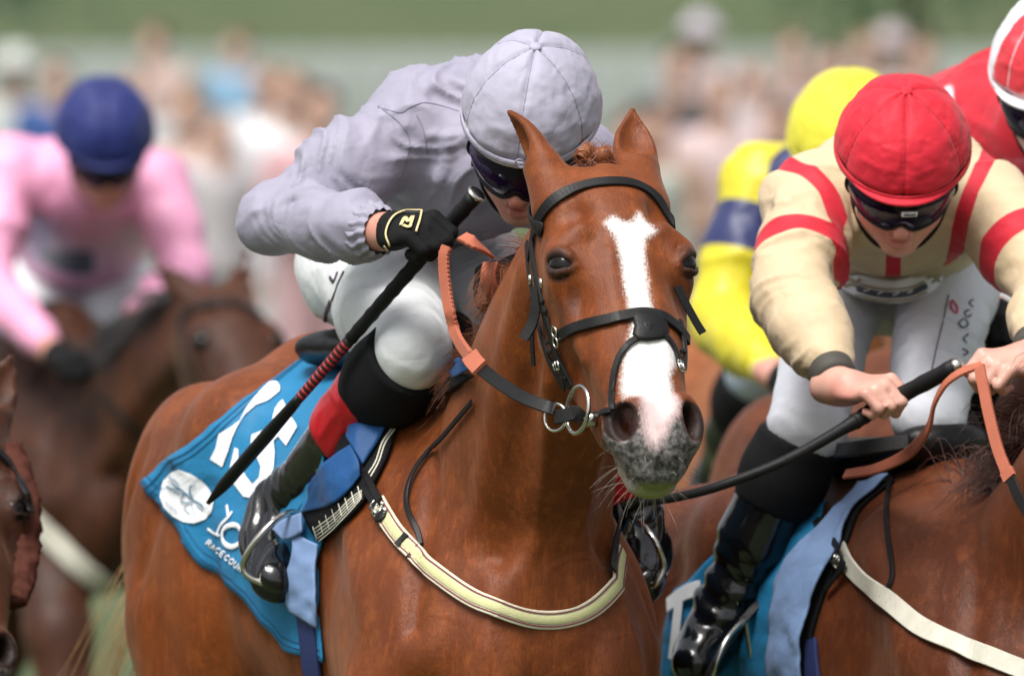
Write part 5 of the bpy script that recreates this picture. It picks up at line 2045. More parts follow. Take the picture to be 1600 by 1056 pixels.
# ------------------------------------------------------------------ the other riders
def make_jockey(d):
    org = np.array(d['org'], float)
    root = empty("person", org, d['label'], "person")
    r, t, f = frame_from(d['hf'], d['ht'])
    if r[0] < 0:
        r = -r
    C = d['C']
    step = d.get('step', .006)
    nb, ch, pel = d['neck'], d['chest'], d['pel']
    B = Field()
    add_head(B, C, r, t, f)
    B.cone(C - t * .06 - f * .01, nb, .055, .060, k=.03)
    B.cone(nb, ch, .07, .095, k=.04)
    B.cone(ch, pel, .095, .08, k=.05)
    hands = []
    for (sh, el, wr, he, hn, th) in d['arms']:
        B.cone(ch, sh, .075, .045, k=.04)
        B.chain([sh, el, wr], [.042, .028, .026], k=.02)
        hands.append(hand_prims(B, wr, he, hn, thumb=th))
    for (hp, kn, an, to) in d['legs']:
        B.chain([pel, hp, kn, an], [.075, .06, .040, .022], k=.03)
    v, q = B.auto(d.get('bstep', .0055))
    mesh_obj("body", v - org, q, d['skin'], root, attrs=face_attrs(v, C, r, t, f))
    # jacket
    G = Field()
    side = d.get('side', arr(1, 0, 0))
    G.tube(pel, nb, side, [(-.12, 0, 0, .12, .09, .09, 2), (0, 0, 0, .145, .115, .11, 2.1), (.3, 0, .01, .150, .118, .12, 2.1), (.62, 0, .015, .165, .115, .13, 2.1), (.85, 0, .01, .145, .105, .12, 2.1), (1.0, 0, 0, .09, .09, .10, 2), (1.08, 0, 0, .06, .06, .07, 2)], k=.05)
    for (sh, el, wr, he, hn, th) in d['arms']:
        G.cone(ch, sh + arr(0, .01, .0), .10, .070, k=.06)
        m1, m2 = sh * .5 + el * .5, el * .55 + wr * .45
        e = unit(wr - el)
        wd = d.get('sleeve', 1.0)
        G.chain([sh, m1, el], [.072, .066 * wd, .060 * wd], k=.04)
        G.chain([el, m2, wr - e * .085, wr - e * .065], [.060 * wd, .057 * wd, .046, .034], k=.02)
    for rd in d.get('ridges', []):
        G.ridge([P(*p) for p in rd[0]], rd[1], rd[2])
    if not d.get('nocut'):
        G.ell(C - t * .02, (.085, .12, .10), np.array([r, t, f]), k=.01, op='sub')
    jk = garment("jacket", G, step, d['jacket'], root, org, amp=d.get('amp', .006), seed=d.get('seed', 3.0), attrs=d.get('jattr'), segs=[(a[0], a[1], 1.0) for a in d['arms']] + [(a[1], a[2], 1.0) for a in d['arms']] + [(ch, pel, .9)], samp=d.get('samp', .014))
    # cuffs
    for (sh, el, wr, he, hn, th) in d['arms']:
        e = unit(wr - el)
        vv, ff = pipe(np.array([wr - e * .060, wr - e * .050, wr - e * .028, wr - e * .018]), np.array([.034, .0385, .037, .033]), 28)
        mesh_obj("cuff", vv - org, ff, d['cuff'], root)
        if d.get('glove'):
            g = Field()
            hand_prims(g, wr, he, hn, infl=.003, thumb=th)
            g.cut(wr + unit(he) * .010, -unit(he))
            gv, gq = g.auto(.005)
            mesh_obj("glove", gv - org, gq, d['glove'], root)
    # breeches
    Br = Field()
    for (hp, kn, an, to) in d['legs']:
        tw = d.get('thigh', 1.0)
        Br.cone(pel + arr(0, .02, -.01), hp, .115, .105 * tw, k=.05)
        Br.chain([hp, hp * .45 + kn * .55, kn], [.105 * tw, .088 * tw, .070], k=.02)
    bre = garment("breeches", Br, step + .001, d['breeches'], root, org, amp=.005, seed=6, segs=[(l_[0], l_[1], 1) for l_ in d['legs']], samp=.015)
    # boots
    for (hp, kn, an, to) in d['legs']:
        dd = unit(an - kn)
        L = np.linalg.norm(an - kn)
        S = Field()
        S.chain([kn + dd * .03, kn + dd * .10, kn + dd * .18], [.072, .070, .060], k=.03)
        S.cut(kn + dd * .16, dd)
        S.cut(kn + dd * .03, -dd)
        sv, sq = S.auto(.008)
        mesh_obj("stocking", sv - org, sq, M_BLACK_CLOTH, root)
        Bo = Field()
        Bo.chain([kn + dd * .08, kn + dd * .22, kn + dd * (L - .06), an], [.066, .061, .047, .044], k=.02)
        fd = unit(to - an)
        heel = an + dd * .055 - fd * .035
        Bo.chain([an, an + dd * .03 + fd * .05, to], [.046, .042, .035], k=.03)
        Bo.chain([heel, heel + fd * .09, to + dd * .012 - fd * .01], [.029, .029, .025], k=.03)
        Bo.cone(an, heel, .042, .032, k=.03)
        Bo.cut(kn + dd * .135, -dd)
        bv, bq = Bo.auto(.0065)
        bn = vnormals(bv, bq)
        tt = (bv - kn) @ dd
        crease = np.sin(tt * 150 + 2.2 * vnoise(bv * 12)) * .004 * np.exp(-((tt - (L - .03)) / .07) ** 2)
        mesh_obj("boot", folds(bv + bn * crease[:, None], bn, .0022, 7, 5.0) - org, bq, M_BOOT, root)
    # cap and goggles
    HC = C + t * d.get('hup', .056) - f * .004
    rad = d.get('rad', (.110, .134, .120))
    cap, _, _ = cap_mesh(HC, r, t, f, rad, d['cap'], root, org, seed=d.get('seed', 3.0), low=1.62, spin=d.get('spin', 0.0), wr=d.get('wr', .0035), attr_fn=d.get('capattr'), seam_mat=d.get('seam') or d['cap'])
    pth = ring_path(HC, r, t, f, rad, lambda a: 1.55 + .06 * np.cos(a), -math.pi, math.pi, 90, .002)
    nn = unit(pth[0] - HC)
    nrm = pth - HC
    nrm /= np.linalg.norm(nrm, axis=1, keepdims=True)
    sv, sf = strap(pth, nrm, .012, .003)
    mesh_obj("tape", sv - org, sf, d['cap'], cap)
    # peak over the brow
    na_, nr_ = 31, 5
    pv = []
    for i in range(na_):
        a = -1.05 + 2.1 * i / (na_ - 1)
        for j in range(nr_):
            k = j / (nr_ - 1)
            base = ring_path(HC, r, t, f, rad, 1.62, a, a, 1, -.002)[0]
            out = unit(f * math.cos(a) * 1.2 + r * math.sin(a) * .35 - t * .25)
            pv.append(base + out * (.020 * k * math.cos(a / 1.05 * 1.45)))
    idx = np.arange(na_ * nr_).reshape(na_, nr_)
    pq = np.stack([idx[:-1, :-1], idx[1:, :-1], idx[1:, 1:], idx[:-1, 1:]], -1).reshape(-1, 4)
    pk = mesh_obj("peak", np.array(pv) - org, pq, d['cap'], cap)
    pk.modifiers.new("thick", 'SOLIDIFY').thickness = .004
    rim = ring_path(HC, r, t, f, rad, 1.64, -1.9, 1.9, 60, -.005)
    bv, bf = pipe(rim, .006, 8)
    mesh_obj("helmet_rim", bv - org, bf, M_RUBBER, cap)
    goggles(C, r, t, f, 1.04, root, org, up=-.004, lens=d.get('lens'))
    for a in (-1, 1):
        pts = [C + r * a * .080 + t * .035 + f * .03, C + r * a * .079 - t * .03 + f * .022, C + r * a * .066 - t * .085 + f * .02, C + r * a * .035 - t * .122 + f * .03, C - t * .128 + f * .035]
        pp = catmull(pts, 20)
        nn = pp - (C - t * .02)
        sv, sf = strap(pp, nn / np.linalg.norm(nn, axis=1, keepdims=True), .017, .003)
        mesh_obj("chin_strap", sv - org, sf, M_RUBBER, root)
    return dict(root=root, G=G, Br=Br, hands=hands, org=org, jk=jk, bre=bre, cap=cap, r=r, t=t, f=f)

def seg_t(v, a, b):
    ab = b - a
    q = v - a
    t = q @ ab / (ab @ ab)
    return t, np.linalg.norm(q - np.clip(t, -.2, 1.2)[:, None] * ab, axis=1)

def edge(dist, soft=.006):
    return np.clip(dist / soft * .5 + .5, 0, 1)

# ---- horse on the right
M_BAY = coat_material("dark_chestnut_coat", (.125, .031, .009), (.065, .016, .005), (.19, .055, .016))
h2 = Horse((.735, 1.02, 0), R(-64), poll=(.82, .05, 1.96), pitch=48, hyaw=R(6), scale=.885)
r2 = horse_obj(h2, "bay_horse", "dark chestnut racehorse at the right edge under the red-capped jockey", M_BAY, .011, .014)
add_eye(h2, M_EYE, r2)
def YH(h, x, y, dflt=1.4):
    p = h.hit(x, y)
    return dflt if np.isnan(p[0]) else h.to_world(p)[1]

M_CREAM_SILK = silk_material("cream_silk", (.58, .45, .29), rough=.6, spec=.22, extra=band_extra("red", (.52, .018, .035)))
M_REDCAP = silk_material("red_cap_cloth", (.56, .018, .035), rough=.6, spec=.2)
M_WHITE_B2 = silk_material("white_breeches_cloth_two", (.66, .68, .74), rough=.5)
M_SKIN2 = skin_material("fair_skin_two", (.56, .31, .24), (.55, .24, .19))
ya2, yt2 = YH(h2, 1130, 950), YH(h2, 1085, 1040)
print("h2 leg", ya2, yt2, YH(h2, 1250, 760))
yk2 = YH(h2, 1250, 780)
J2 = P(1400, 600, 1.4)
J2[2] = 1.45
s2l, e2l, w2l = P(1270, 318, 1.18), P(1236, 462, .98), P(1312, 605, .76)
s2r, e2r, w2r = P(1545, 322, 1.18), P(1648, 450, .98), P(1612, 560, .74)
def jattr2(v):
    out = np.full(len(v), -1.0)
    for sh, el in ((s2l, e2l), (s2r, e2r)):
        t, dd = seg_t(v, sh, el)
        out = np.maximum(out, np.where(dd < .13, (.085 - np.abs(t - .60)) * .28, -1))
    for line in ([(1190, 235), (1222, 255), (1262, 270), (1296, 305), (1313, 350), (1316, 430)], [(1580, 200), (1552, 240), (1530, 275), (1512, 320), (1500, 372), (1496, 440)], [(1400, 405), (1404, 440), (1408, 470)]):
        q = np.array([P(x, y, 1.05)[[0, 2]] for x, y in catmull(line, 24)])
        best = np.full(len(v), 9.)
        for i in range(len(q) - 1):
            ab = q[i + 1] - q[i]
            w = v[:, [0, 2]] - q[i]
            tt = np.clip(w @ ab / (ab @ ab), 0, 1)
            best = np.minimum(best, np.linalg.norm(w - tt[:, None] * ab, axis=1))
        out = np.maximum(out, np.where(v[:, 1] < 1.32, .0125 - best, -1))
    return {"red": edge(out, .010)}
j2 = make_jockey(dict(org=J2, label="jockey in cream silks with red armbands and a red cap", C=P(1408, 272, 1.0), hf=(-.02, -.80, -.60), ht=(.03, -.60, .80),
    neck=P(1410, 270, 1.16), chest=P(1410, 298, 1.26), pel=P(1400, 400, 1.58),
    arms=[(s2l, e2l, w2l, unit(P(1420, 605, .66) - w2l), arr(.25, -.62, .74), -1), (s2r, e2r, w2r, unit(P(1535, 570, .66) - w2r), arr(-.15, -.65, .75), 1)],
    legs=[(P(1310, 455, 1.52), P(1262, 660, yk2 - .10), P(1135, 945, ya2 - .06), P(1085, 1035, min(ya2, yt2) - .12)), (P(1478, 455, 1.52), P(1452, 650, 1.10), P(1560, 900, 1.3), P(1565, 1000, 1.2))],
    skin=M_SKIN2, jacket=M_CREAM_SILK, cuff=simple("dark_cuff", (.05, .045, .035), rough=.7), breeches=M_WHITE_B2, cap=M_REDCAP, seam=simple("red_thread_two", (.30, .010, .018), rough=.8), jattr=jattr2, step=.0058, bstep=.0048, thigh=.80, sleeve=1.10, amp=.008, wr=.0032, samp=.024, rad=(.109, .132, .112), hup=.052,
    ridges=[([(1215, 300, 1.1), (1240, 320, 1.05), (1290, 330, 1.08)], .010, .008), ([(1205, 330, 1.1), (1240, 345, 1.05), (1290, 350, 1.08)], .010, -.009), ([(1190, 440, 1.0), (1230, 450, .93), (1295, 430, 1.0)], .012, -.010),
            ([(1195, 470, 1.0), (1240, 480, .92), (1300, 470, 1.0)], .011, .010), ([(1250, 520, .9), (1270, 560, .85), (1290, 590, .80)], .012, .009), ([(1225, 510, .92), (1250, 560, .86), (1270, 590, .80)], .010, -.009)]))
G2, Br2 = j2['G'], j2['Br']
# emblem at the waist, print on the thigh
M_EMB = simple("emblem_gold", (.30, .24, .13), rough=.6)
M_GREYINK = simple("grey_print", (.06, .065, .085), rough=.6)
M_PINKINK = simple("pink_print", (.62, .05, .14), rough=.6)
def st2(ln, w_, m_, name, lift=.0012):
    return mesh_stroke(j2['bre'], J2, ln, w_, m_, name, lift=lift)
top_ = catmull([(1308, 436), (1345, 430), (1395, 438), (1445, 426), (1476, 424)], 30)
bot_ = catmull([(1316, 452), (1345, 466), (1395, 474), (1440, 466), (1470, 446)], 30)
_rows = [top_ * (1 - k) + bot_ * k for k in np.linspace(0, 1, 7)]
_hit = on_field(Br2, np.vstack(_rows), .0, 18.2, 21.0)
_hj = on_field(G2, np.vstack(_rows), .0, 18.2, 21.0)
_y0 = min(_hit[:, 1].min(), np.percentile(_hj[:, 1], 20) if len(_hj) else 9) - .02
PW = np.array([P(x, y, _y0 + .05 * ((x - 1395) / 80) ** 2 + .004 * math.sin(x * .12)) for x, y in np.vstack(_rows)]) - J2
ix = np.arange(7 * 30).reshape(7, 30)
apron = mesh_obj("waist_panel", PW, np.stack([ix[:-1, :-1], ix[1:, :-1], ix[1:, 1:], ix[:-1, 1:]], -1).reshape(-1, 4), M_WHITE_PRINT, j2['root'])
apron.modifiers.new("thick", 'SOLIDIFY').thickness = .003
for ln, w_, m_ in (([(1340, 450), (1365, 458), (1395, 461), (1425, 457), (1448, 446)], .010, M_GREYINK), ([(1345, 444), (1370, 450), (1395, 452), (1425, 448), (1444, 440)], .003, M_EMB), ([(1316, 440), (1328, 436), (1338, 440), (1346, 436)], .006, M_EMB), ([(1322, 448), (1332, 444), (1340, 448)], .004, M_EMB),
                   ([(1448, 434), (1456, 430), (1462, 434), (1470, 429)], .006, M_EMB), ([(1455, 441), (1463, 438), (1468, 440)], .004, M_EMB), ([(1338, 460), (1365, 468), (1395, 470), (1425, 466), (1448, 456)], .003, M_EMB)):
    mesh_stroke(apron, J2, ln, w_, m_, "emblem", lift=.0022)
for ln in ([(1350, 455), (1360, 452)], [(1372, 459), (1382, 455)], [(1396, 461), (1404, 457)], [(1416, 458), (1424, 454)]):
    mesh_stroke(apron, J2, ln, .0025, M_WHITE_PRINT, "emblem", lift=.0034, curve=False)
st2([(1488, 470), (1495, 480), (1494, 490), (1487, 484), (1486, 474), (1489, 470)], .004, M_PINKINK, "print")
for ln in ([(1505, 498), (1498, 505), (1504, 512), (1512, 507), (1507, 498)], [(1514, 485), (1507, 488), (1510, 496), (1517, 492)], [(1520, 468), (1514, 474), (1520, 480)], [(1512, 522), (1505, 530), (1510, 536)], [(1503, 545), (1512, 550), (1504, 556)]):
    st2(ln, .003, M_GREYINK, "print")
st2([(1482, 462), (1474, 500), (1464, 540), (1456, 578)], .002, M_GREYINK, "seam")
# goggle maker's patch
mesh_stroke([c for c in j2['root'].children if c.name.startswith('goggles')][0], J2, [(1409, 334), (1420, 334), (1432, 333)], .009, M_WHITE_PRINT, "patch", lift=.003, curve=False)
mesh_stroke([c for c in j2['root'].children if c.name.startswith('goggles')][0], J2, [(1412, 334.5), (1420, 334.5), (1429, 333.5)], .003, M_GREYINK, "patch_lettering", lift=.0042, curve=False)
# whip
w2o = P(1250, 680, .7)
wp2 = empty("whip", w2o, "plain black racing whip in the bare hand of the red-capped jockey", "whip")
gh = j2['hands'][0][0]
pw = [P(1494, 572, .66), gh + arr(0, .012, -.004), P(1330, 662, .70), P(1230, 718, .66), P(1130, 757, .64), P(1060, 776, .60), P(995, 786, .56)]
pp = catmull(pw, 60) - w2o
v, f = pipe(pp, np.interp(np.linspace(0, 1, 60), [0, .02, .33, .36, .55, .97, 1], [.011, .0135, .0125, .010, .0085, .0070, .004]), 12)
mesh_obj("shaft", v, f, M_RUBBER, wp2)
v, f = pipe(pp[:20], np.linspace(.0140, .0132, 20) + .0007 * np.sin(np.arange(20) * 2.1), 12)
mesh_obj("handle", v, f, M_RUBBER, wp2)
v, f = ball(pp[0], (.013, .013, .013), 14, 8)
mesh_obj("cap", v, f, M_STEEL, wp2)

# tack of the right-hand horse
def fs2(pts, up, width, mat, name, parent, thick=.0035, n=40):
    return fs(pts, up, width, mat, name, parent, thick, n, h=h2)
rn2 = tack_root(h2, "reins", "tan rubber reins looped through the red-capped jockey's bare hands", "reins")
fs2([(1322, 742, .95), (1370, 733, .90), (1420, 708, .82), (1452, 670, .72), (1463, 630, .66), (1480, 600, .63), (1505, 582, .62), (1535, 572, .63)], [(-.1, -.8, .6), (-.1, -.8, .6), (-.3, -.9, .3), (-.5, -.85, 0), (-.5, -.8, .3), (-.3, -.6, .7), (-.1, -.5, .85), (0, -.5, .85)], .020, M_ORANGE, "rein_grip", rn2, thick=.006, n=70)
fs2([(1532, 575, .60), (1538, 605, .57), (1546, 645, .54), (1560, 700, .50), (1576, 742, .46)], (-.6, -.75, .1), .023, M_ORANGE, "rein_grip", rn2, thick=.006, n=40)
fs2([(1574, 735, .46), (1580, 748, .45)], (-.6, -.75, .1), .028, M_ORANGE, "rein_keeper", rn2, thick=.008, n=6)
fs2([(1578, 745, .45), (1600, 790, .40), (1650, 850, .3), (1740, 880, .1)], (-.6, -.7, .3), .020, M_STRAP, "rein_leather", rn2)
bp2 = tack_root(h2, "breastplate", "plain off-white webbing breastgirth on the dark chestnut at right", "breastplate")
M_OFFWHITE = simple("offwhite_webbing", (.52, .50, .42), rough=.75, var=.25, bump=.4, bscale=400)
_, bp2p, bp2n = hug_strap(h2, [(1312, 858), (1335, 895), (1372, 925), (1405, 950), (1425, 972), (1460, 990), (1510, 1012), (1560, 1030), (1620, 1055), (1680, 1075)], .036, M_OFFWHITE, "webbing", bp2, off=.006, thick=.004, sm=5)
hug_strap(h2, [(1276, 812), (1286, 838), (1302, 860), (1320, 885)], .018, M_STRAP, "billet", bp2, off=.016)
hug_strap(h2, [(1283, 810), (1296, 836), (1312, 858)], .014, M_STRAP, "billet", bp2, off=.022)
for x, y in ((1300, 866), (1306, 876)):
    buckle(h2, x, y, "buckle", bp2, w=.030, hgt=.020, tube=.0024, off=.018, ang=.6)
hug_strap(h2, [(1318, 884), (1308, 898), (1290, 920)], .014, M_STRAP, "billet_end", bp2, off=.014)
hug_strap(h2, [(1398, 728), (1388, 765), (1385, 810), (1390, 860), (1396, 895), (1390, 918), (1368, 938)], .010, M_STRAP, "neck_strap", bp2, off=.007)
sd2 = tack_root(h2, "saddle", "black racing saddle with pale blue pad under the red-capped jockey", "saddle")
sheet_px(h2, [[(1395, 748, .0), (1345, 790, .0), (1318, 850, .0), (1285, 930, .0), (1265, 1000, .0), (1262, 1075, .0)], [(1370, 745, .012), (1310, 800, .012), (1288, 850, .015), (1250, 930, .02), (1232, 1000, .02), (1228, 1075, .02)]], .008, M_BLACK_PAD, "pad", sd2, thick=.008)
sheet_px(h2, [[(1388, 740, .02), (1330, 792, .02), (1306, 850, .03), (1268, 930, .03), (1250, 1000, .03), (1248, 1075, .03)], [(1365, 745, .03), (1300, 800, .035), (1262, 860, .05), (1232, 930, .045), (1220, 1000, .04), (1222, 1075, .04)],
              [(1340, 752, .03), (1290, 808, .035), (1222, 880, .04), (1205, 940, .03), (1198, 1000, .03), (1195, 1075, .03)]], .012, M_PALEBLUE, "chamois", sd2, amp=.005, nu=40)
SF2 = Field()
SF2.tube(h2.field.snap(arr(-.42, 0, 1.6)[None], .02)[0], h2.field.snap(arr(-.02, 0, 1.7)[None], .03)[0], arr(0, 1, 0), [(0, 0, 0, .11, .02, .03, 2.4), (.15, 0, .01, .13, .03, .04, 2.4), (.55, 0, 0, .10, .02, .05, 2.2), (.9, 0, .012, .09, .03, .05, 2.2), (1, 0, .01, .05, .015, .03, 2)], k=0)
sv_, sq_ = SF2.auto(.012)
mesh_obj("seat", sv_, sq_, M_BLACK_LEATHER, sd2)
fs2([(1308, 705, 1.02), (1350, 700, .98), (1420, 690, .95)], (0, -.9, .4), .030, M_BLACK_LEATHER, "strap", sd2, thick=.006)
hug_strap(h2, [(1265, 1000), (1268, 1040), (1275, 1090)], .05, M_NAVY, "girth", sd2, off=.004, thick=.006)
nc2 = tack_root(h2, "saddle_cloth", "blue number cloth with a folded edge on the dark chestnut at right", "saddle cloth")
sheet_px(h2, [[(1260, 735, .0), (1200, 780, .0), (1130, 850, .0), (1075, 905, .0), (1045, 940, .0), (1025, 1075, .0)], [(1275, 760, .005), (1230, 820, .005), (1180, 880, .005), (1150, 930, .005), (1130, 970, .005), (1110, 1075, .005)],
              [(1290, 780, .01), (1265, 850, .01), (1245, 900, .01), (1225, 950, .01), (1215, 1000, .01), (1205, 1075, .01)]], .010, M_BLUE, "cloth", nc2, amp=.004, nu=44, nv=26)
for ln, w_ in (([(1042, 945), (1070, 925), (1095, 918)], .03), ([(1060, 940), (1055, 990), (1050, 1030)], .03)):
    hug_strap(h2, ln, w_, M_WHITE_PRINT, "digit", nc2, off=.020, thick=.001, sm=1)
ir2 = tack_root(h2, "stirrup", "dark stirrup leather and iron at the red-capped jockey's boot", "stirrup")
y_ = min(ya2, yt2) - .10
fs2([(1200, 930, ya2 - .10), (1170, 960, ya2 - .12), (1140, 1000, y_ - .04), (1110, 1050, y_ - .06), (1100, 1080, y_ - .06)], (-.5, -.8, .3), .018, M_BLACK_LEATHER, "leather", ir2)
v, f = pipe(catmull([h2.to_local(P(*a)) for a in ((1165, 965, y_ - .02), (1135, 1000, y_ - .06), (1118, 1040, y_ - .07), (1115, 1080, y_ - .05), (1150, 1095, y_ - .02), (1175, 1050, y_), (1165, 965, y_ - .02))], 50), .0055, 10)
mesh_obj("iron", v, f, M_STEEL, ir2)

# ---- riders further back
M_PINK = silk_material("pink_silk", (.74, .33, .50), extra=band_extra("red", (.012, .014, .055)))
M_NAVYCAP = silk_material("navy_cap_cloth", (.014, .022, .125), rough=.5, spec=.25)
M_YELLOW = silk_material("yellow_silk", (.58, .50, .025), extra=band_extra("red", (.022, .028, .10)))
M_YELLOWCAP = silk_material("yellow_cap_cloth", (.68, .62, .05), rough=.6, spec=.2)
M_REDSILK = silk_material("red_silk", (.50, .015, .03))
M_WRCAP = silk_material("white_red_cap_cloth", (.70, .70, .74), extra=band_extra("red", (.55, .03, .045)))
M_WHITE_CLOTH = simple("white_cuff", (.7, .7, .72), rough=.6)
def p3attr(v):
    lo, hi = P(0, 440, 9.2)[2], P(0, 395, 9.2)[2]
    x0, x1 = P(45, 400, 9.2)[0], P(140, 400, 9.2)[0]
    dd = np.minimum(np.minimum(v[:, 2] - lo, hi - v[:, 2]), np.minimum(v[:, 0] - x0, x1 - v[:, 0]))
    return {"red": edge(np.where(v[:, 1] < 9.6, dd, -1), .02)}
h3 = Horse((-1.07, 9.35, 0), R(-66), poll=(.97, .02, 1.65), pitch=38, hyaw=R(-4), neck_base=(.18, 0, 1.17), scale=.96,
           legs={'fr': [(.30, -.16, 1.02), (.46, -.19, .80), (.58, -.20, .48), (.62, -.20, .22), (.64, -.20, .11), (.70, -.20, .03)], 'fl': [(.28, .16, 1.02), (.46, .19, .82), (.54, .21, .50), (.40, .21, .26), (.34, .21, .18), (.30, .21, .10)],
                 'hr': [(-.72, -.17, 1.12), (-.55, -.10, .88), (-.66, -.06, .58), (-.45, -.05, .24), (-.40, -.05, .11), (-.34, -.05, .03)], 'hl': [(-.72, .17, 1.12), (-.55, .12, .88), (-.72, .09, .60), (-.48, .08, .30), (-.42, .08, .20), (-.35, .08, .10)]})
M_BROWN = coat_material("brown_bay_coat", (.070, .022, .009), (.030, .010, .005), (.12, .038, .014), points=(.010, .007, .006))
r3 = horse_obj(h3, "brown_horse", "blurred brown racehorse with black mane under the pink-silked jockey", M_BROWN, .018, .026)
add_eye(h3, M_EYE, r3)
a3l = (P(15, 262, 9.3), P(-22, 445, 9.15), P(82, 548, 8.85))
a3r = (P(248, 285, 9.3), P(292, 425, 9.2), P(205, 505, 8.9))
O3 = P(130, 600, 9.6)
O3[2] = 1.5
make_jockey(dict(org=O3, label="blurred jockey in pink silks and a navy cap at left", C=P(163, 238, 9.0), hf=(.12, -.84, -.53), ht=(.03, -.53, .85), neck=P(150, 272, 9.2), chest=P(140, 285, 9.35), pel=P(120, 420, 9.95),
    arms=[(*a3l, unit(P(125, 570, 8.75) - a3l[2]), arr(.1, -.6, .8), -1), (*a3r, unit(P(170, 530, 8.78) - a3r[2]), arr(-.1, -.6, .8), 1)],
    legs=[(P(55, 470, 9.85), P(65, 590, 9.40), P(30, 790, 9.75), P(30, 850, 9.6)), (P(190, 470, 9.85), P(215, 560, 9.40), P(290, 780, 9.75), P(290, 850, 9.6))],
    skin=M_SKIN1, jacket=M_PINK, cuff=M_PINK, glove=M_GLOVE, breeches=M_WHITE_BREECH, cap=M_NAVYCAP, jattr=p3attr, step=.011, bstep=.011, rad=(.116, .140, .124)))
bp3 = tack_root(h3, "breastplate", "blurred off-white breastgirth on the brown horse at left", "breastplate")
hug_strap(h3, [(40, 800), (65, 825), (100, 860), (140, 895), (180, 925), (230, 950)], .055, M_OFFWHITE, "webbing", bp3, off=.010, thick=.005, sm=3)
br3 = tack_root(h3, "bridle", "blurred dark bridle on the brown horse at left", "bridle")
hug_strap(h3, [(282, 500), (300, 482), (340, 472), (380, 478), (410, 495)], .020, M_STRAP, "browband", br3, off=.004)
hug_strap(h3, [(282, 500), (285, 540), (295, 590)], .018, M_STRAP, "cheekpiece", br3, off=.004)
hug_strap(h3, [(160, 620), (190, 650), (225, 690)], .020, M_STRAP, "rein", br3, off=.02)
sd3 = tack_root(h3, "saddle_cloth", "blurred blue number cloth behind the pink-silked jockey's knee", "saddle cloth")
V3 = []
for i in range(14):
    for j in range(24):
        th = -1.3 + 2.6 * j / 23
        a = -.60 + .55 * i / 13
        V3.append((a, -math.sin(th) * .36, 1.22 + math.cos(th) * .36))
V3 = h3.field.snap(np.array(V3), .012, 12)
ix = np.arange(14 * 24).reshape(14, 24)
mesh_obj("cloth", V3, np.stack([ix[:-1, :-1], ix[1:, :-1], ix[1:, 1:], ix[:-1, 1:]], -1).reshape(-1, 4), M_BLUE, sd3)

# far-left horse: only its face reaches into the frame
_p4 = P(-72, 655, 1.6)
h4 = Horse((_p4[0] - .84 * math.sin(R(42)), 1.6 + .84 * math.cos(R(42)), 0), R(-48), poll=(.84, 0, _p4[2]), pitch=47, hyaw=R(-34), neck_base=(.16, 0, 1.12))
r4 = horse_obj(h4, "dark_bay_horse", "dark bay racehorse face with sheepskin cheekpieces cut by the left edge", M_BROWN, .009, .022, greenness=.5)
add_eye(h4, M_EYE, r4)
M_FLEECE = simple("brown_sheepskin", (.075, .026, .018), rough=.95, var=.4, scale=60, bump=1.0, bscale=90, spec=.1)
br4 = tack_root(h4, "bridle", "dark bridle with a shaggy brown sheepskin roll at the left edge", "bridle")
for sgn in (-1, 1):
    pth = catmull([h4.H(sgn * .098, -.03, .04), h4.H(sgn * .110, -.045, .15), h4.H(sgn * .100, -.06, .27), h4.H(sgn * .082, -.06, .36)], 50)
    v, f = pipe(pth, .030 * np.sin(np.linspace(.35, math.pi - .35, 50)) ** .4, 26)
    n = vnormals(v, np.array([q for q in f if len(q) == 4]))
    v = v + n * (vnoise(v * 60) * .006 + vnoise(v * 150) * .004)[:, None]
    fl = mesh_obj("sheepskin_roll", v, f, M_FLEECE, br4)
    rr_ = np.random.default_rng(5)
    ri = rr_.integers(0, len(v), 1800)
    sv_, sq_ = strands(None, lambda i: np.stack([v[ri[i]], v[ri[i]] + n[ri[i]] * .008, v[ri[i]] + n[ri[i]] * .014 + arr(0, 0, -.004)]), 1800, .0012)
    tag(mesh_obj("wool", sv_, sq_, M_FLEECE, fl), kind="stuff")
hug_strap(h4, [(-10, 700), (15, 720), (35, 760), (48, 800)], .016, M_STRAP, "noseband", br4, off=.004)

# yellow and navy rider with his chestnut
h5 = Horse((.60, 5.35, 0), R(-80), poll=(.82, .1, 1.75), pitch=50, scale=.98)
M_LIGHT = coat_material("light_chestnut_coat", (.29, .095, .030), (.20, .060, .018), (.36, .135, .05))
r5 = horse_obj(h5, "light_chestnut_horse", "pale chestnut racehorse behind, under the yellow-capped jockey", M_LIGHT, .020, .028)
add_eye(h5, M_EYE, r5)
a5l = (P(1190, 285, 4.85), P(1128, 500, 4.75), P(1212, 585, 4.45))
a5r = (P(1440, 285, 4.85), P(1490, 480, 4.75), P(1400, 580, 4.45))
n5, p5 = P(1318, 285, 4.75), P(1315, 430, 5.55)
def y5attr(v):
    tt, dt = seg_t(v, n5 + arr(0, .08, 0), p5)
    da = np.full(len(v), 9.)
    band = np.full(len(v), -1.)
    for sh, el, wr in (a5l, a5r):
        t1, d1 = seg_t(v, sh, el)
        t2, d2 = seg_t(v, el, wr)
        da = np.minimum(da, np.minimum(d1, d2))
        band = np.maximum(band, np.where(d1 < .14, (.17 - np.abs(t1 - .40)) * .28, -1))
    return {"red": edge(np.maximum(da - dt + .070, band), .02)}
O5 = P(1320, 650, 5.2)
O5[2] = 1.55
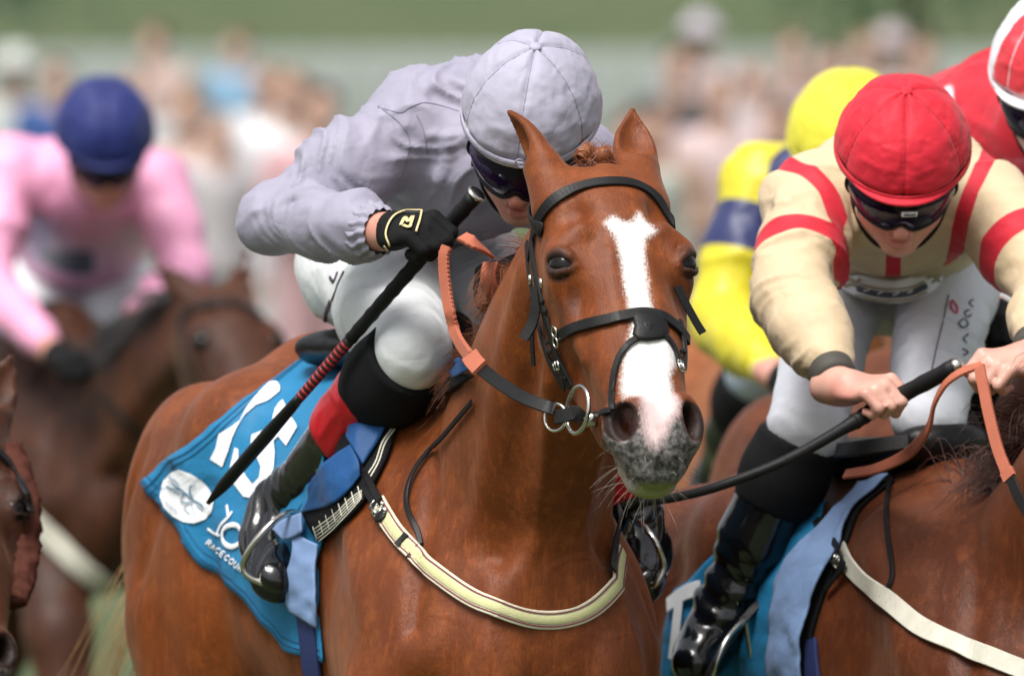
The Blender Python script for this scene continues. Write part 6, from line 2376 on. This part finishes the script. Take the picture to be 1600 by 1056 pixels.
make_jockey(dict(org=O5, label="blurred jockey in yellow and navy silks behind the red cap", C=P(1328, 256, 4.55), hf=(.05, -.85, -.52), ht=(0, -.52, .85), neck=n5, chest=P(1316, 295, 4.95), pel=p5,
    arms=[(*a5l, unit(P(1250, 600, 4.4) - a5l[2]), arr(.1, -.6, .8), -1), (*a5r, unit(P(1360, 600, 4.4) - a5r[2]), arr(-.1, -.6, .8), 1)],
    legs=[(P(1250, 480, 5.45), P(1185, 580, 5.0), P(1120, 760, 5.3), P(1115, 830, 5.15)), (P(1385, 480, 5.45), P(1450, 580, 5.0), P(1480, 780, 5.3), P(1480, 850, 5.15))],
    skin=M_SKIN2, jacket=M_YELLOW, cuff=M_YELLOWCAP, glove=M_GLOVE, breeches=simple("pale_blue_breeches", (.40, .48, .58), rough=.6), cap=M_YELLOWCAP, jattr=y5attr, step=.009, bstep=.010, rad=(.120, .142, .132), sleeve=1.12))

# rider at the right edge
h6 = Horse((.94, 2.75, 0), R(-66), poll=(.82, .05, 1.80), pitch=50, scale=.96)
r6 = horse_obj(h6, "chestnut_racehorse", "chestnut racehorse mostly hidden behind the red-capped jockey", M_BAY, .020, .028)
add_eye(h6, M_EYE, r6)
a6l = (P(1566, 245, 1.95), P(1588, 400, 1.80), P(1548, 490, 1.62))
a6r = (P(1745, 260, 1.95), P(1790, 430, 1.80), P(1700, 520, 1.6))
O6 = P(1560, 600, 2.4)
O6[2] = 1.5
M_WHITESLV = silk_material("white_red_silk", (.66, .66, .72), extra=band_extra("red", (.50, .015, .03)))
def w6attr(v):
    tt, dt = seg_t(v, P(1620, 190, 1.85), P(1470, 235, 2.75))
    da = np.full(len(v), 9.)
    for sh, el, wr in (a6l,):
        da = np.minimum(da, np.minimum(seg_t(v, sh, el)[1], seg_t(v, el, wr)[1]))
    return {"red": edge(np.where(v[:, 1] < 2.05, da - dt + .02, 1), .02)}
def c6attr(ph, th):
    k = np.cos(ph * 3)
    return {"red": edge((k - .35) * .1 * (th > .05) * np.clip(1.5 - th, 0, 1), .02)}
make_jockey(dict(org=O6, label="jockey in red silks with a white and red cap at right edge", nocut=True, C=P(1652, 148, 1.65), hf=(-.30, -.83, -.47), ht=(-.05, -.47, .87), neck=P(1620, 190, 1.85), chest=P(1590, 185, 2.0), pel=P(1470, 235, 2.75), side=arr(1, .3, 0),
    arms=[(*a6l, unit(P(1580, 505, 1.52) - a6l[2]), arr(.1, -.6, .8), -1), (*a6r, unit(P(1660, 540, 1.5) - a6r[2]), arr(-.1, -.6, .8), 1)],
    legs=[(P(1450, 330, 2.65), P(1510, 520, 2.25), P(1480, 760, 2.5), P(1480, 840, 2.35)), (P(1590, 330, 2.65), P(1680, 520, 2.25), P(1750, 760, 2.5), P(1750, 840, 2.35))],
    skin=M_SKIN1, jattr=w6attr, jacket=M_WHITESLV, cuff=M_WHITE_CLOTH, glove=M_GLOVE, breeches=M_WHITE_B2, cap=M_WRCAP, capattr=c6attr, spin=.5, step=.008, bstep=.008, rad=(.110, .136, .126)))
r1 = horse_obj(h1, "chestnut_horse", "chestnut racehorse with a white blaze and pink nose in front", M_CHESTNUT, .004, .013, BLAZE, 1.0)
add_eye(h1, M_EYE, r1)
# ------------------------------------------------------------------ manes, tail, forelock, whiskers
def hair_material(name, c1, c2, rough=.45):
    t = NT(name)
    t.set(Base_Color=t.mix(t.ramp(t.noise(60, 4, stretch=(1, 1, .2)), .3, .7), c1, c2), Roughness=rough)
    return t.m
M_MANE1 = hair_material("chestnut_mane", (.20, .055, .018), (.34, .13, .055))
M_TAIL1 = hair_material("flaxen_tail", (.36, .19, .07), (.55, .36, .17))
M_MANE2 = hair_material("dark_mane", (.035, .010, .006), (.09, .025, .014))
M_MANE3 = hair_material("black_mane", (.006, .004, .004), (.02, .012, .010))
M_WHISK = hair_material("whisker", (.35, .28, .22), (.62, .56, .48))

def mane(h, mat, parent, n, t0, t1, length, sweep, rad=.0011, seed=1, name="mane", curl=.02):
    rr = np.random.default_rng(seed)
    nb, tgt = h.neck_base, h.H(0, -.07, .03)
    d = unit(tgt - nb)
    nrm = np.cross(d, arr(0, 1, 0))
    ts = rr.uniform(t0, t1, n)
    base = nb + (tgt - nb) * ts[:, None] + nrm * .20 + arr(0, 1, 0) * rr.normal(0, .010, n)[:, None]
    base = h.field.snap(base, -.003, 10)
    sw = np.asarray(sweep, float)
    clump = np.floor(ts * 42).astype(int)
    cr = np.random.default_rng(seed + 1).normal(0, 1, (64, 3))
    def one(i):
        L = length * rr.uniform(.55, 1.15)
        g = sw + cr[clump[i]] * .38 + rr.normal(0, .16, 3)
        g = unit(g)
        k = np.linspace(0, 1, 8)[:, None]
        w = cr[(clump[i] * 3 + 7) % 64] * curl
        return base[i] + nrm * (.05 * k - .07 * k ** 2) * (L / .15) + g * L * k + w * np.sin(k * 4 + cr[clump[i], 0] * 2) * k + arr(0, 0, -.35) * L * k ** 2
    v, q = strands(None, one, n, lambda i: rad * rr.uniform(.6, 1.3))
    return tag(mesh_obj(name, v, q, mat, parent), kind="stuff")

def tail(h, mat, parent, n, seed=2):
    rr = np.random.default_rng(seed)
    dock = h.field.snap(arr(-1.02, 0, 1.40)[None], 0, 8)[0]
    cr = rr.normal(0, 1, (40, 3))
    def one(i):
        c = cr[i % 40]
        k = np.linspace(0, 1, 14)[:, None]
        b = dock + rr.normal(0, .014, 3)
        p = b + arr(-.30, 0, 0) * (k - .25 * k * k) + arr(0, 0, .06) * np.sin(k * 2) - arr(0, 0, .62) * k ** 1.7 + (c * arr(.05, .07, .05)) * k + c[::-1] * .018 * np.sin(k * 7 + c[0] * 3) * k
        if i % 9 == 0:
            p = p + rr.normal(0, .09, 3) * k ** 1.5
        return p
    v, q = strands(None, one, n, lambda i: .0016 * rr.uniform(.5, 1.4))
    return tag(mesh_obj("tail", v, q, mat, parent), kind="stuff")

mane(h1, M_MANE1, r1, 1500, .30, .66, .105, (-.20, -.68, .30), rad=.0008, seed=3)
mane(h1, M_MANE1, r1, 500, .50, .92, .09, (-.6, .55, .0), rad=.0008, seed=13)
tail(h1, M_TAIL1, r1, 1300)
mane(h2, M_MANE2, r2, 900, .0, .85, .15, (-.55, -.55, .10), seed=5, rad=.0013)
tail(h2, M_MANE2, r2, 250)
mane(h3, M_MANE3, r3, 700, .0, .95, .17, (-.3, -.8, -.1), seed=6, rad=.003)
tail(h3, M_MANE3, r3, 150)
tail(h5, M_MANE2, r5, 150)
tail(h6, M_MANE2, r6, 150)
mane(h4, M_MANE3, r4, 200, .3, .9, .14, (-.3, .8, -.1), seed=6, rad=.003)
# plaited forelock bun
fo = h1.to_local(P(930, 246, h1.to_world(h1.H(0, -.02, -.03))[1] - .005))
fo = h1.field.snap(fo[None], .006, 6)[0]
mbv, mbf, bs = [], [], 0
rr = np.random.default_rng(9)
def bun(i):
    j = i % 2
    c = fo + h1.w * (.012 if j else -.016) + h1.v * .004 - h1.u * (.012 if j else .016)
    a = np.linspace(0, 5.2 + rr.uniform(0, .8), 12)[:, None]
    ra = (.013 if j else .011) * rr.uniform(.75, 1.15)
    ax = h1.w * .9 + h1.v * .3 if j else h1.w * .6 - h1.u * .5
    ax = unit(ax + rr.normal(0, .12, 3))
    s1 = unit(np.cross(ax, h1.u + h1.v * .2))
    s2 = np.cross(ax, s1)
    return c + ax * rr.normal(0, .006) + ra * (np.cos(a) * s1 + np.sin(a) * s2)
v, q = strands(None, bun, 320, .0011)
tag(mesh_obj("forelock", v, q, M_MANE1, r1), kind="stuff")
def wisp(i):
    b = fo + rr.normal(0, .012, 3)
    g = unit(-h1.u * .5 + rr.normal(0, .6, 3))
    k = np.linspace(0, 1, 6)[:, None]
    return b + g * .030 * k + rr.normal(0, .004, 3) * k ** 2
v, q = strands(None, wisp, 130, .0006)
tag(mesh_obj("forelock_wisp", v, q, M_MANE1, r1), kind="stuff")
v, f = torus(fo + h1.w * .012 - h1.u * .004, h1.v, .010, .0016, 20, 6)
mesh_obj("plait_band", v, f, M_WHITE_TRIM, r1)
# whiskers round the muzzle
pts = []
while len(pts) < 120:
    w_, v_, u_ = rr.uniform(-.06, .06), rr.uniform(-.14, .0), rr.uniform(.49, .60)
    pts.append(h1.H(w_, v_, u_))
base = h1.field.snap(np.array(pts), -.001, 8)
nn = h1.field.normal(base)
hd = h1.to_head(base)
keep = (hd[:, 2] > .45) & (hd[:, 1] < -.045) | (hd[:, 2] > .565)
base, nn, hd = base[keep], nn[keep], hd[keep]
def whisk(i):
    L = rr.uniform(.015, .050) * (1.15 if hd[i, 1] < -.09 else .35)
    g = unit(nn[i] + rr.normal(0, .25, 3))
    k = np.linspace(0, 1, 6)[:, None]
    return base[i] + g * L * k + rotz(arr(0, 0, -.012), 0) * k ** 2 * L / .05
v, q = strands(None, whisk, len(base), .00032)
tag(mesh_obj("whiskers", v, q, M_WHISK, r1), kind="stuff")
# ------------------------------------------------------------------ course, rail, crowd, trees
def grass_material(name, c1, c2):
    t = NT(name)
    t.set(Base_Color=t.mix(t.ramp(t.noise(.7, 6, .6), .3, .7), c1, c2), Roughness=.9)
    t.b.inputs["Specular IOR Level"].default_value = .2
    t.bump(t.noise(40, 4), .6, .03)
    return t.m
M_TURF = grass_material("turf", (.055, .082, .034), (.095, .112, .055))
M_BANK = grass_material("bank_grass", (.075, .110, .030), (.13, .150, .055))
def zground(y):
    return np.interp(y, [-60, 22, 34, 48, 75, 110, 160, 260, 900], [0, 0, .25, .62, 1.15, 1.55, 2.6, 9.0, 12.0])
ys = np.r_[np.linspace(-60, 20, 9), np.linspace(22, 160, 47), np.linspace(180, 900, 10)]
xs = np.r_[np.linspace(-400, -30, 8), np.linspace(-24, 24, 25), np.linspace(30, 400, 8)]
X_, Y_ = np.meshgrid(xs, ys, indexing='ij')
Zg = zground(Y_) + .03 * vnoise(np.stack([X_.ravel() * .3, Y_.ravel() * .3, 0 * X_.ravel()], 1)).reshape(X_.shape) * (Y_ > 22)
gi = np.arange(X_.size).reshape(X_.shape)
g = mesh_obj("ground", np.stack([X_.ravel(), Y_.ravel(), Zg.ravel()], 1), np.stack([gi[:-1, :-1], gi[1:, :-1], gi[1:, 1:], gi[:-1, 1:]], -1).reshape(-1, 4), M_TURF)
tag(g, kind="structure")

# spectators
def person_meshes(kind):
    Bd, T, L = Field(), Field(), Field()
    r, t, f = frame_from((0, -1, 0), (0, 0, 1))
    add_head(Bd, arr(0, 0, 1.60), arr(1, 0, 0), arr(0, 0, 1), arr(0, -1, 0))
    Bd.cone((0, .01, 1.54), (0, .02, 1.42), .055, .06, k=.03)
    Bd.cone((0, .02, 1.40), (0, .02, .95), .10, .10, k=.05)
    T.tube((0, .02, .88), (0, .02, 1.46), (1, 0, 0), [(0, 0, 0, .17, .12, .12, 2.2), (.35, 0, 0, .155, .115, .115, 2.2), (.75, 0, 0, .185, .12, .12, 2.2), (.93, 0, 0, .15, .09, .09, 2.2), (1.0, 0, 0, .08, .07, .07, 2)], k=.04)
    for s in (-1, 1):
        sh = arr(s * .185, .02, 1.38)
        if kind == 0:
            el, wr = arr(s * .24, .05, 1.10), arr(s * .22, -.06, .86)
        elif kind == 1:
            el, wr = arr(s * .25, .0, 1.12), arr(s * .10, -.20, 1.10)
        else:
            el, wr = arr(s * .26, -.05, 1.16), arr(s * .10, -.22, 1.42)
        T.chain([sh, el, wr], [.075, .058, .045], k=.04)
        Bd.cone(sh, el, .05, .035, k=.02)
        Bd.cone(el, wr, .035, .026, k=.02)
        Bd.ell(wr + unit(wr - el) * .06, (.04, .035, .05), k=.02)
        L.chain([arr(s * .09, .02, .95), arr(s * .10, .01, .50), arr(s * .10, .03, .07)], [.11, .075, .055], k=.05)
        L.cone(arr(s * .10, .03, .05), arr(s * .11, -.14, .035), .05, .04, k=.03)
        Bd.chain([arr(s * .09, .02, .9), arr(s * .10, .01, .5), arr(s * .10, .03, .1)], [.08, .06, .04], k=.04)
    out = []
    for F_, st in ((Bd, .022), (T, .03), (L, .03)):
        v, q = F_.auto(st)
        out.append((v, q))
    Hf = Field()
    Hf.ell((0, .015, 1.66), (.088, .105, .075), k=0)
    Hf.cut((0, -.03, 1.63), (0, -.75, -.6))
    out.append(Hf.auto(.02))
    Ht = Field()
    Ht.ell((0, 0, 1.70), (.10, .115, .085), k=.02)
    Ht.ell((0, 0, 1.665), (.20, .21, .014), k=.02)
    Ht.cut((0, 0, 1.65), (0, 0, -1))
    out.append(Ht.auto(.012))
    return out
PM = [person_meshes(k) for k in range(3)]
PMD = []
for k in range(3):
    ms = []
    for nm, (v, q) in zip(("body", "top", "trousers", "hair", "hat"), PM[k]):
        o = mesh_obj(nm, v, q)
        ms.append(o.data)
        bpy.data.objects.remove(o)
    PMD.append(ms)
CM = {}
def cmat(c):
    key = tuple(round(x, 3) for x in c)
    if key not in CM:
        c = tuple(x * .76 for x in c)
        CM[key] = simple("crowd_cloth", c, rough=.8, var=.12, scale=8)
    return CM[key]
HAIRC = [(.05, .025, .015), (.10, .05, .025), (.02, .015, .012), (.22, .13, .06), (.25, .24, .23)]
SK = cmat((.58, .36, .28))
# (picture x of the head, depth, top colour, trouser colour, hair or hat, pose)
CROWD = [
    (25, 50, (.62, .66, .62), (.10, .12, .16), 'hat', 0, "pale grey-green coat and wide pale hat at far left", (.66, .68, .64)),
    (88, 49, (.04, .10, .32), (.30, .30, .32), 1, 0, "royal blue jacket behind the navy cap", None),
    (160, 40, (.50, .42, .36), (.20, .18, .18), 3, 1, "beige top above the navy cap", None),
    (243, 58, (.60, .44, .40), (.42, .36, .34), 1, 0, "pale pink top and brown hair", None),
    (298, 39, (.66, .50, .46), (.62, .58, .58), 3, 1, "peach top beside the pale blue shirt", None),
    (372, 61, (.26, .46, .66), (.08, .14, .30), 1, 0, "pale blue shirt and brown hair", None),
    (456, 40, (.82, .82, .86), (.60, .55, .56), 3, 0, "bright white shirt left of the lavender jockey", None),
    (415, 46, (.78, .78, .82), (.45, .42, .44), 3, 1, "white jacket behind the lavender elbow", None),
    (500, 36, (.62, .36, .38), (.55, .34, .36), 0, 1, "dusty rose dress left of the lavender elbow", None),
    (205, 44, (.60, .60, .62), (.25, .22, .22), 4, 0, "light grey jacket and grey hair", None),
    (340, 38, (.56, .52, .54), (.30, .28, .30), 4, 0, "lilac grey jacket behind the pink sleeve", None),
    (985, 36, (.52, .56, .50), (.30, .32, .28), 1, 0, "soft green jacket beside the chestnut's ear", None),
    (1030, 38, (.36, .24, .18), (.20, .12, .09), 1, 1, "brown coat beside the chestnut's ear", None),
    (1062, 46, (.045, .05, .055), (.05, .05, .06), 2, 0, "black suit between the pale hats", None),
    (1095, 59, (.66, .54, .56), (.55, .46, .46), 'hat', 0, "mauve dress and pale lilac hat", (.62, .56, .64)),
    (1125, 42, (.70, .54, .54), (.60, .46, .46), 3, 1, "salmon jacket with fair hair", None),
    (1175, 50, (.58, .50, .52), (.46, .38, .40), 4, 0, "grey-mauve jacket right of the salmon one", None),
    (1215, 38, (.62, .52, .54), (.48, .38, .38), 1, 0, "shell pink jacket above the navy sleeve", None),
    (1240, 56, (.50, .36, .32), (.40, .28, .24), 1, 2, "tan jacket with raised hands", None),
    (1300, 48, (.46, .36, .36), (.25, .16, .16), 0, 0, "maroon-brown jacket above the yellow cap", None),
    (1392, 57, (.62, .50, .52), (.45, .36, .36), 'hat', 0, "pink dress and pale brimmed hat", (.60, .50, .52)),
    (1440, 50, (.36, .24, .25), (.22, .15, .15), 1, 0, "dark maroon jacket above the red cap", None),
    (1350, 53, (.50, .40, .38), (.30, .26, .24), 3, 1, "sand coloured jacket above the yellow cap", None),
    (1600, 44, (.55, .48, .45), (.35, .30, .30), 0, 0, "dun jacket at the right edge", None),
]
for i, (px, dy, top, tr, hair, pose, desc, hatc) in enumerate(CROWD):
    s_ = (CAM_D + dy)
    x = (px - 800) / FPX * s_
    z = float(zground(dy)) - .02
    o = empty("person", (x, dy, z), "blurred spectator in " + desc, "person", "spectators on the bank", rz=random.uniform(-.4, .4))
    sc_ = random.uniform(.95, 1.06)
    o.scale = (sc_,) * 3
    ms = PMD[pose]
    for nm, me, mt in zip(("body", "top", "trousers"), ms[:3], (SK, cmat(top), cmat(tr))):
        c = bpy.data.objects.new(nm, me)
        if not me.materials:
            me.materials.append(None)
        link(c)
        c.parent = o
        c.material_slots[0].link = 'OBJECT'
        c.material_slots[0].material = mt
    nm = "hat" if hair == 'hat' else "hair"
    me = ms[4] if hair == 'hat' else ms[3]
    if not me.materials:
        me.materials.append(None)
    c = bpy.data.objects.new(nm, me)
    link(c)
    c.parent = o
    c.material_slots[0].link = 'OBJECT'
    c.material_slots[0].material = cmat(hatc) if hair == 'hat' else cmat(HAIRC[hair])

# pale paling fence behind the crowd
fn_ = empty("paling_fence", (0, 100, float(zground(100))), "long pale grey board fence behind the spectators", "fence")
M_FENCE = simple("pale_fence_paint", (.28, .31, .29), rough=.7)
for k in range(60):
    v, f = box((-11.8 + .4 * k, 0, .55), (.185, .02, .6), None, .01)
    mesh_obj("board", v, f, M_FENCE, fn_)
for z_ in (.2, .95):
    v, f = box((0, .05, z_), (12.2, .03, .05))
    mesh_obj("fence_rail", v, f, M_FENCE, fn_)

# trees far behind
def leaf_mat(name, c1, c2):
    t = NT(name)
    t.set(Base_Color=t.mix(t.noise(1.3, 4), c1, c2), Roughness=.7)
    t.b.inputs["Specular IOR Level"].default_value = .25
    return t.m
LM = [leaf_mat("leaves_deep", (.06, .12, .055), (.10, .17, .08)), leaf_mat("leaves_olive", (.10, .13, .035), (.16, .18, .06)), leaf_mat("leaves_blue_green", (.06, .13, .09), (.10, .18, .12))]
M_BARK = simple("bark", (.09, .065, .045), rough=.9)
def tree(x, y, h, w, mi, desc, seed):
    rr = np.random.default_rng(seed)
    z0 = float(zground(y)) - .1
    o = empty("tree", (x, y, z0), "blurred " + desc, "tree", "trees behind the spectators")
    mb = MB()
    mb.add(*pipe(catmull([(0, 0, 0), (.1, 0, h * .25), (-.1, .1, h * .55), (0, 0, h * .85)], 16), np.linspace(.32, .08, 16) * h / 10, 8))
    for k in range(7):
        a = rr.uniform(0, 6.28)
        zz = h * rr.uniform(.25, .6)
        mb.add(*pipe(catmull([(0, 0, zz), (math.cos(a) * w * .4, math.sin(a) * w * .4, zz + h * .12), (math.cos(a) * w * .75, math.sin(a) * w * .75, zz + h * .2)], 8), np.linspace(.1, .03, 8) * h / 10, 6))
    mb.build("trunk", M_BARK, o)
    n = 3800
    cl = rr.normal(0, 1, (46, 3))
    cl /= np.linalg.norm(cl, axis=1, keepdims=True)
    cl = cl * rr.uniform(.35, 1, (46, 1)) * arr(w, w, h * .40) + arr(0, 0, h * .56)
    c = cl[rr.integers(0, 46, n)] + rr.normal(0, 1, (n, 3)) * w * .17
    a, b = rr.normal(0, 1, (n, 3)), rr.normal(0, 1, (n, 3))
    a /= np.linalg.norm(a, axis=1, keepdims=True)
    b -= a * (a * b).sum(1, keepdims=True)
    b /= np.linalg.norm(b, axis=1, keepdims=True)
    s = rr.uniform(.12, .26, (n, 1)) * h / 8
    V = np.stack([c - a * s, c + b * s * .5, c + a * s, c - b * s * .5], 1).reshape(-1, 3)
    mesh_obj("crown", V, np.arange(n * 4).reshape(n, 4), LM[mi], o, smooth=False)
TR = [(-15, 135, 9, 4.2, 0, "deep green tree at far left"), (-8.5, 128, 6.5, 3.4, 2, "blue-green tree above the navy cap"), (5.4, 140, 6.5, 3.0, 0, "deep green tree right of the lavender cap"),
      (-22, 150, 10, 5, 1, "olive tree beyond the left edge"), (21.5, 148, 10, 5, 0, "deep green tree beyond the right edge")]
for i, a in enumerate(TR):
    tree(*a, seed=20 + i)
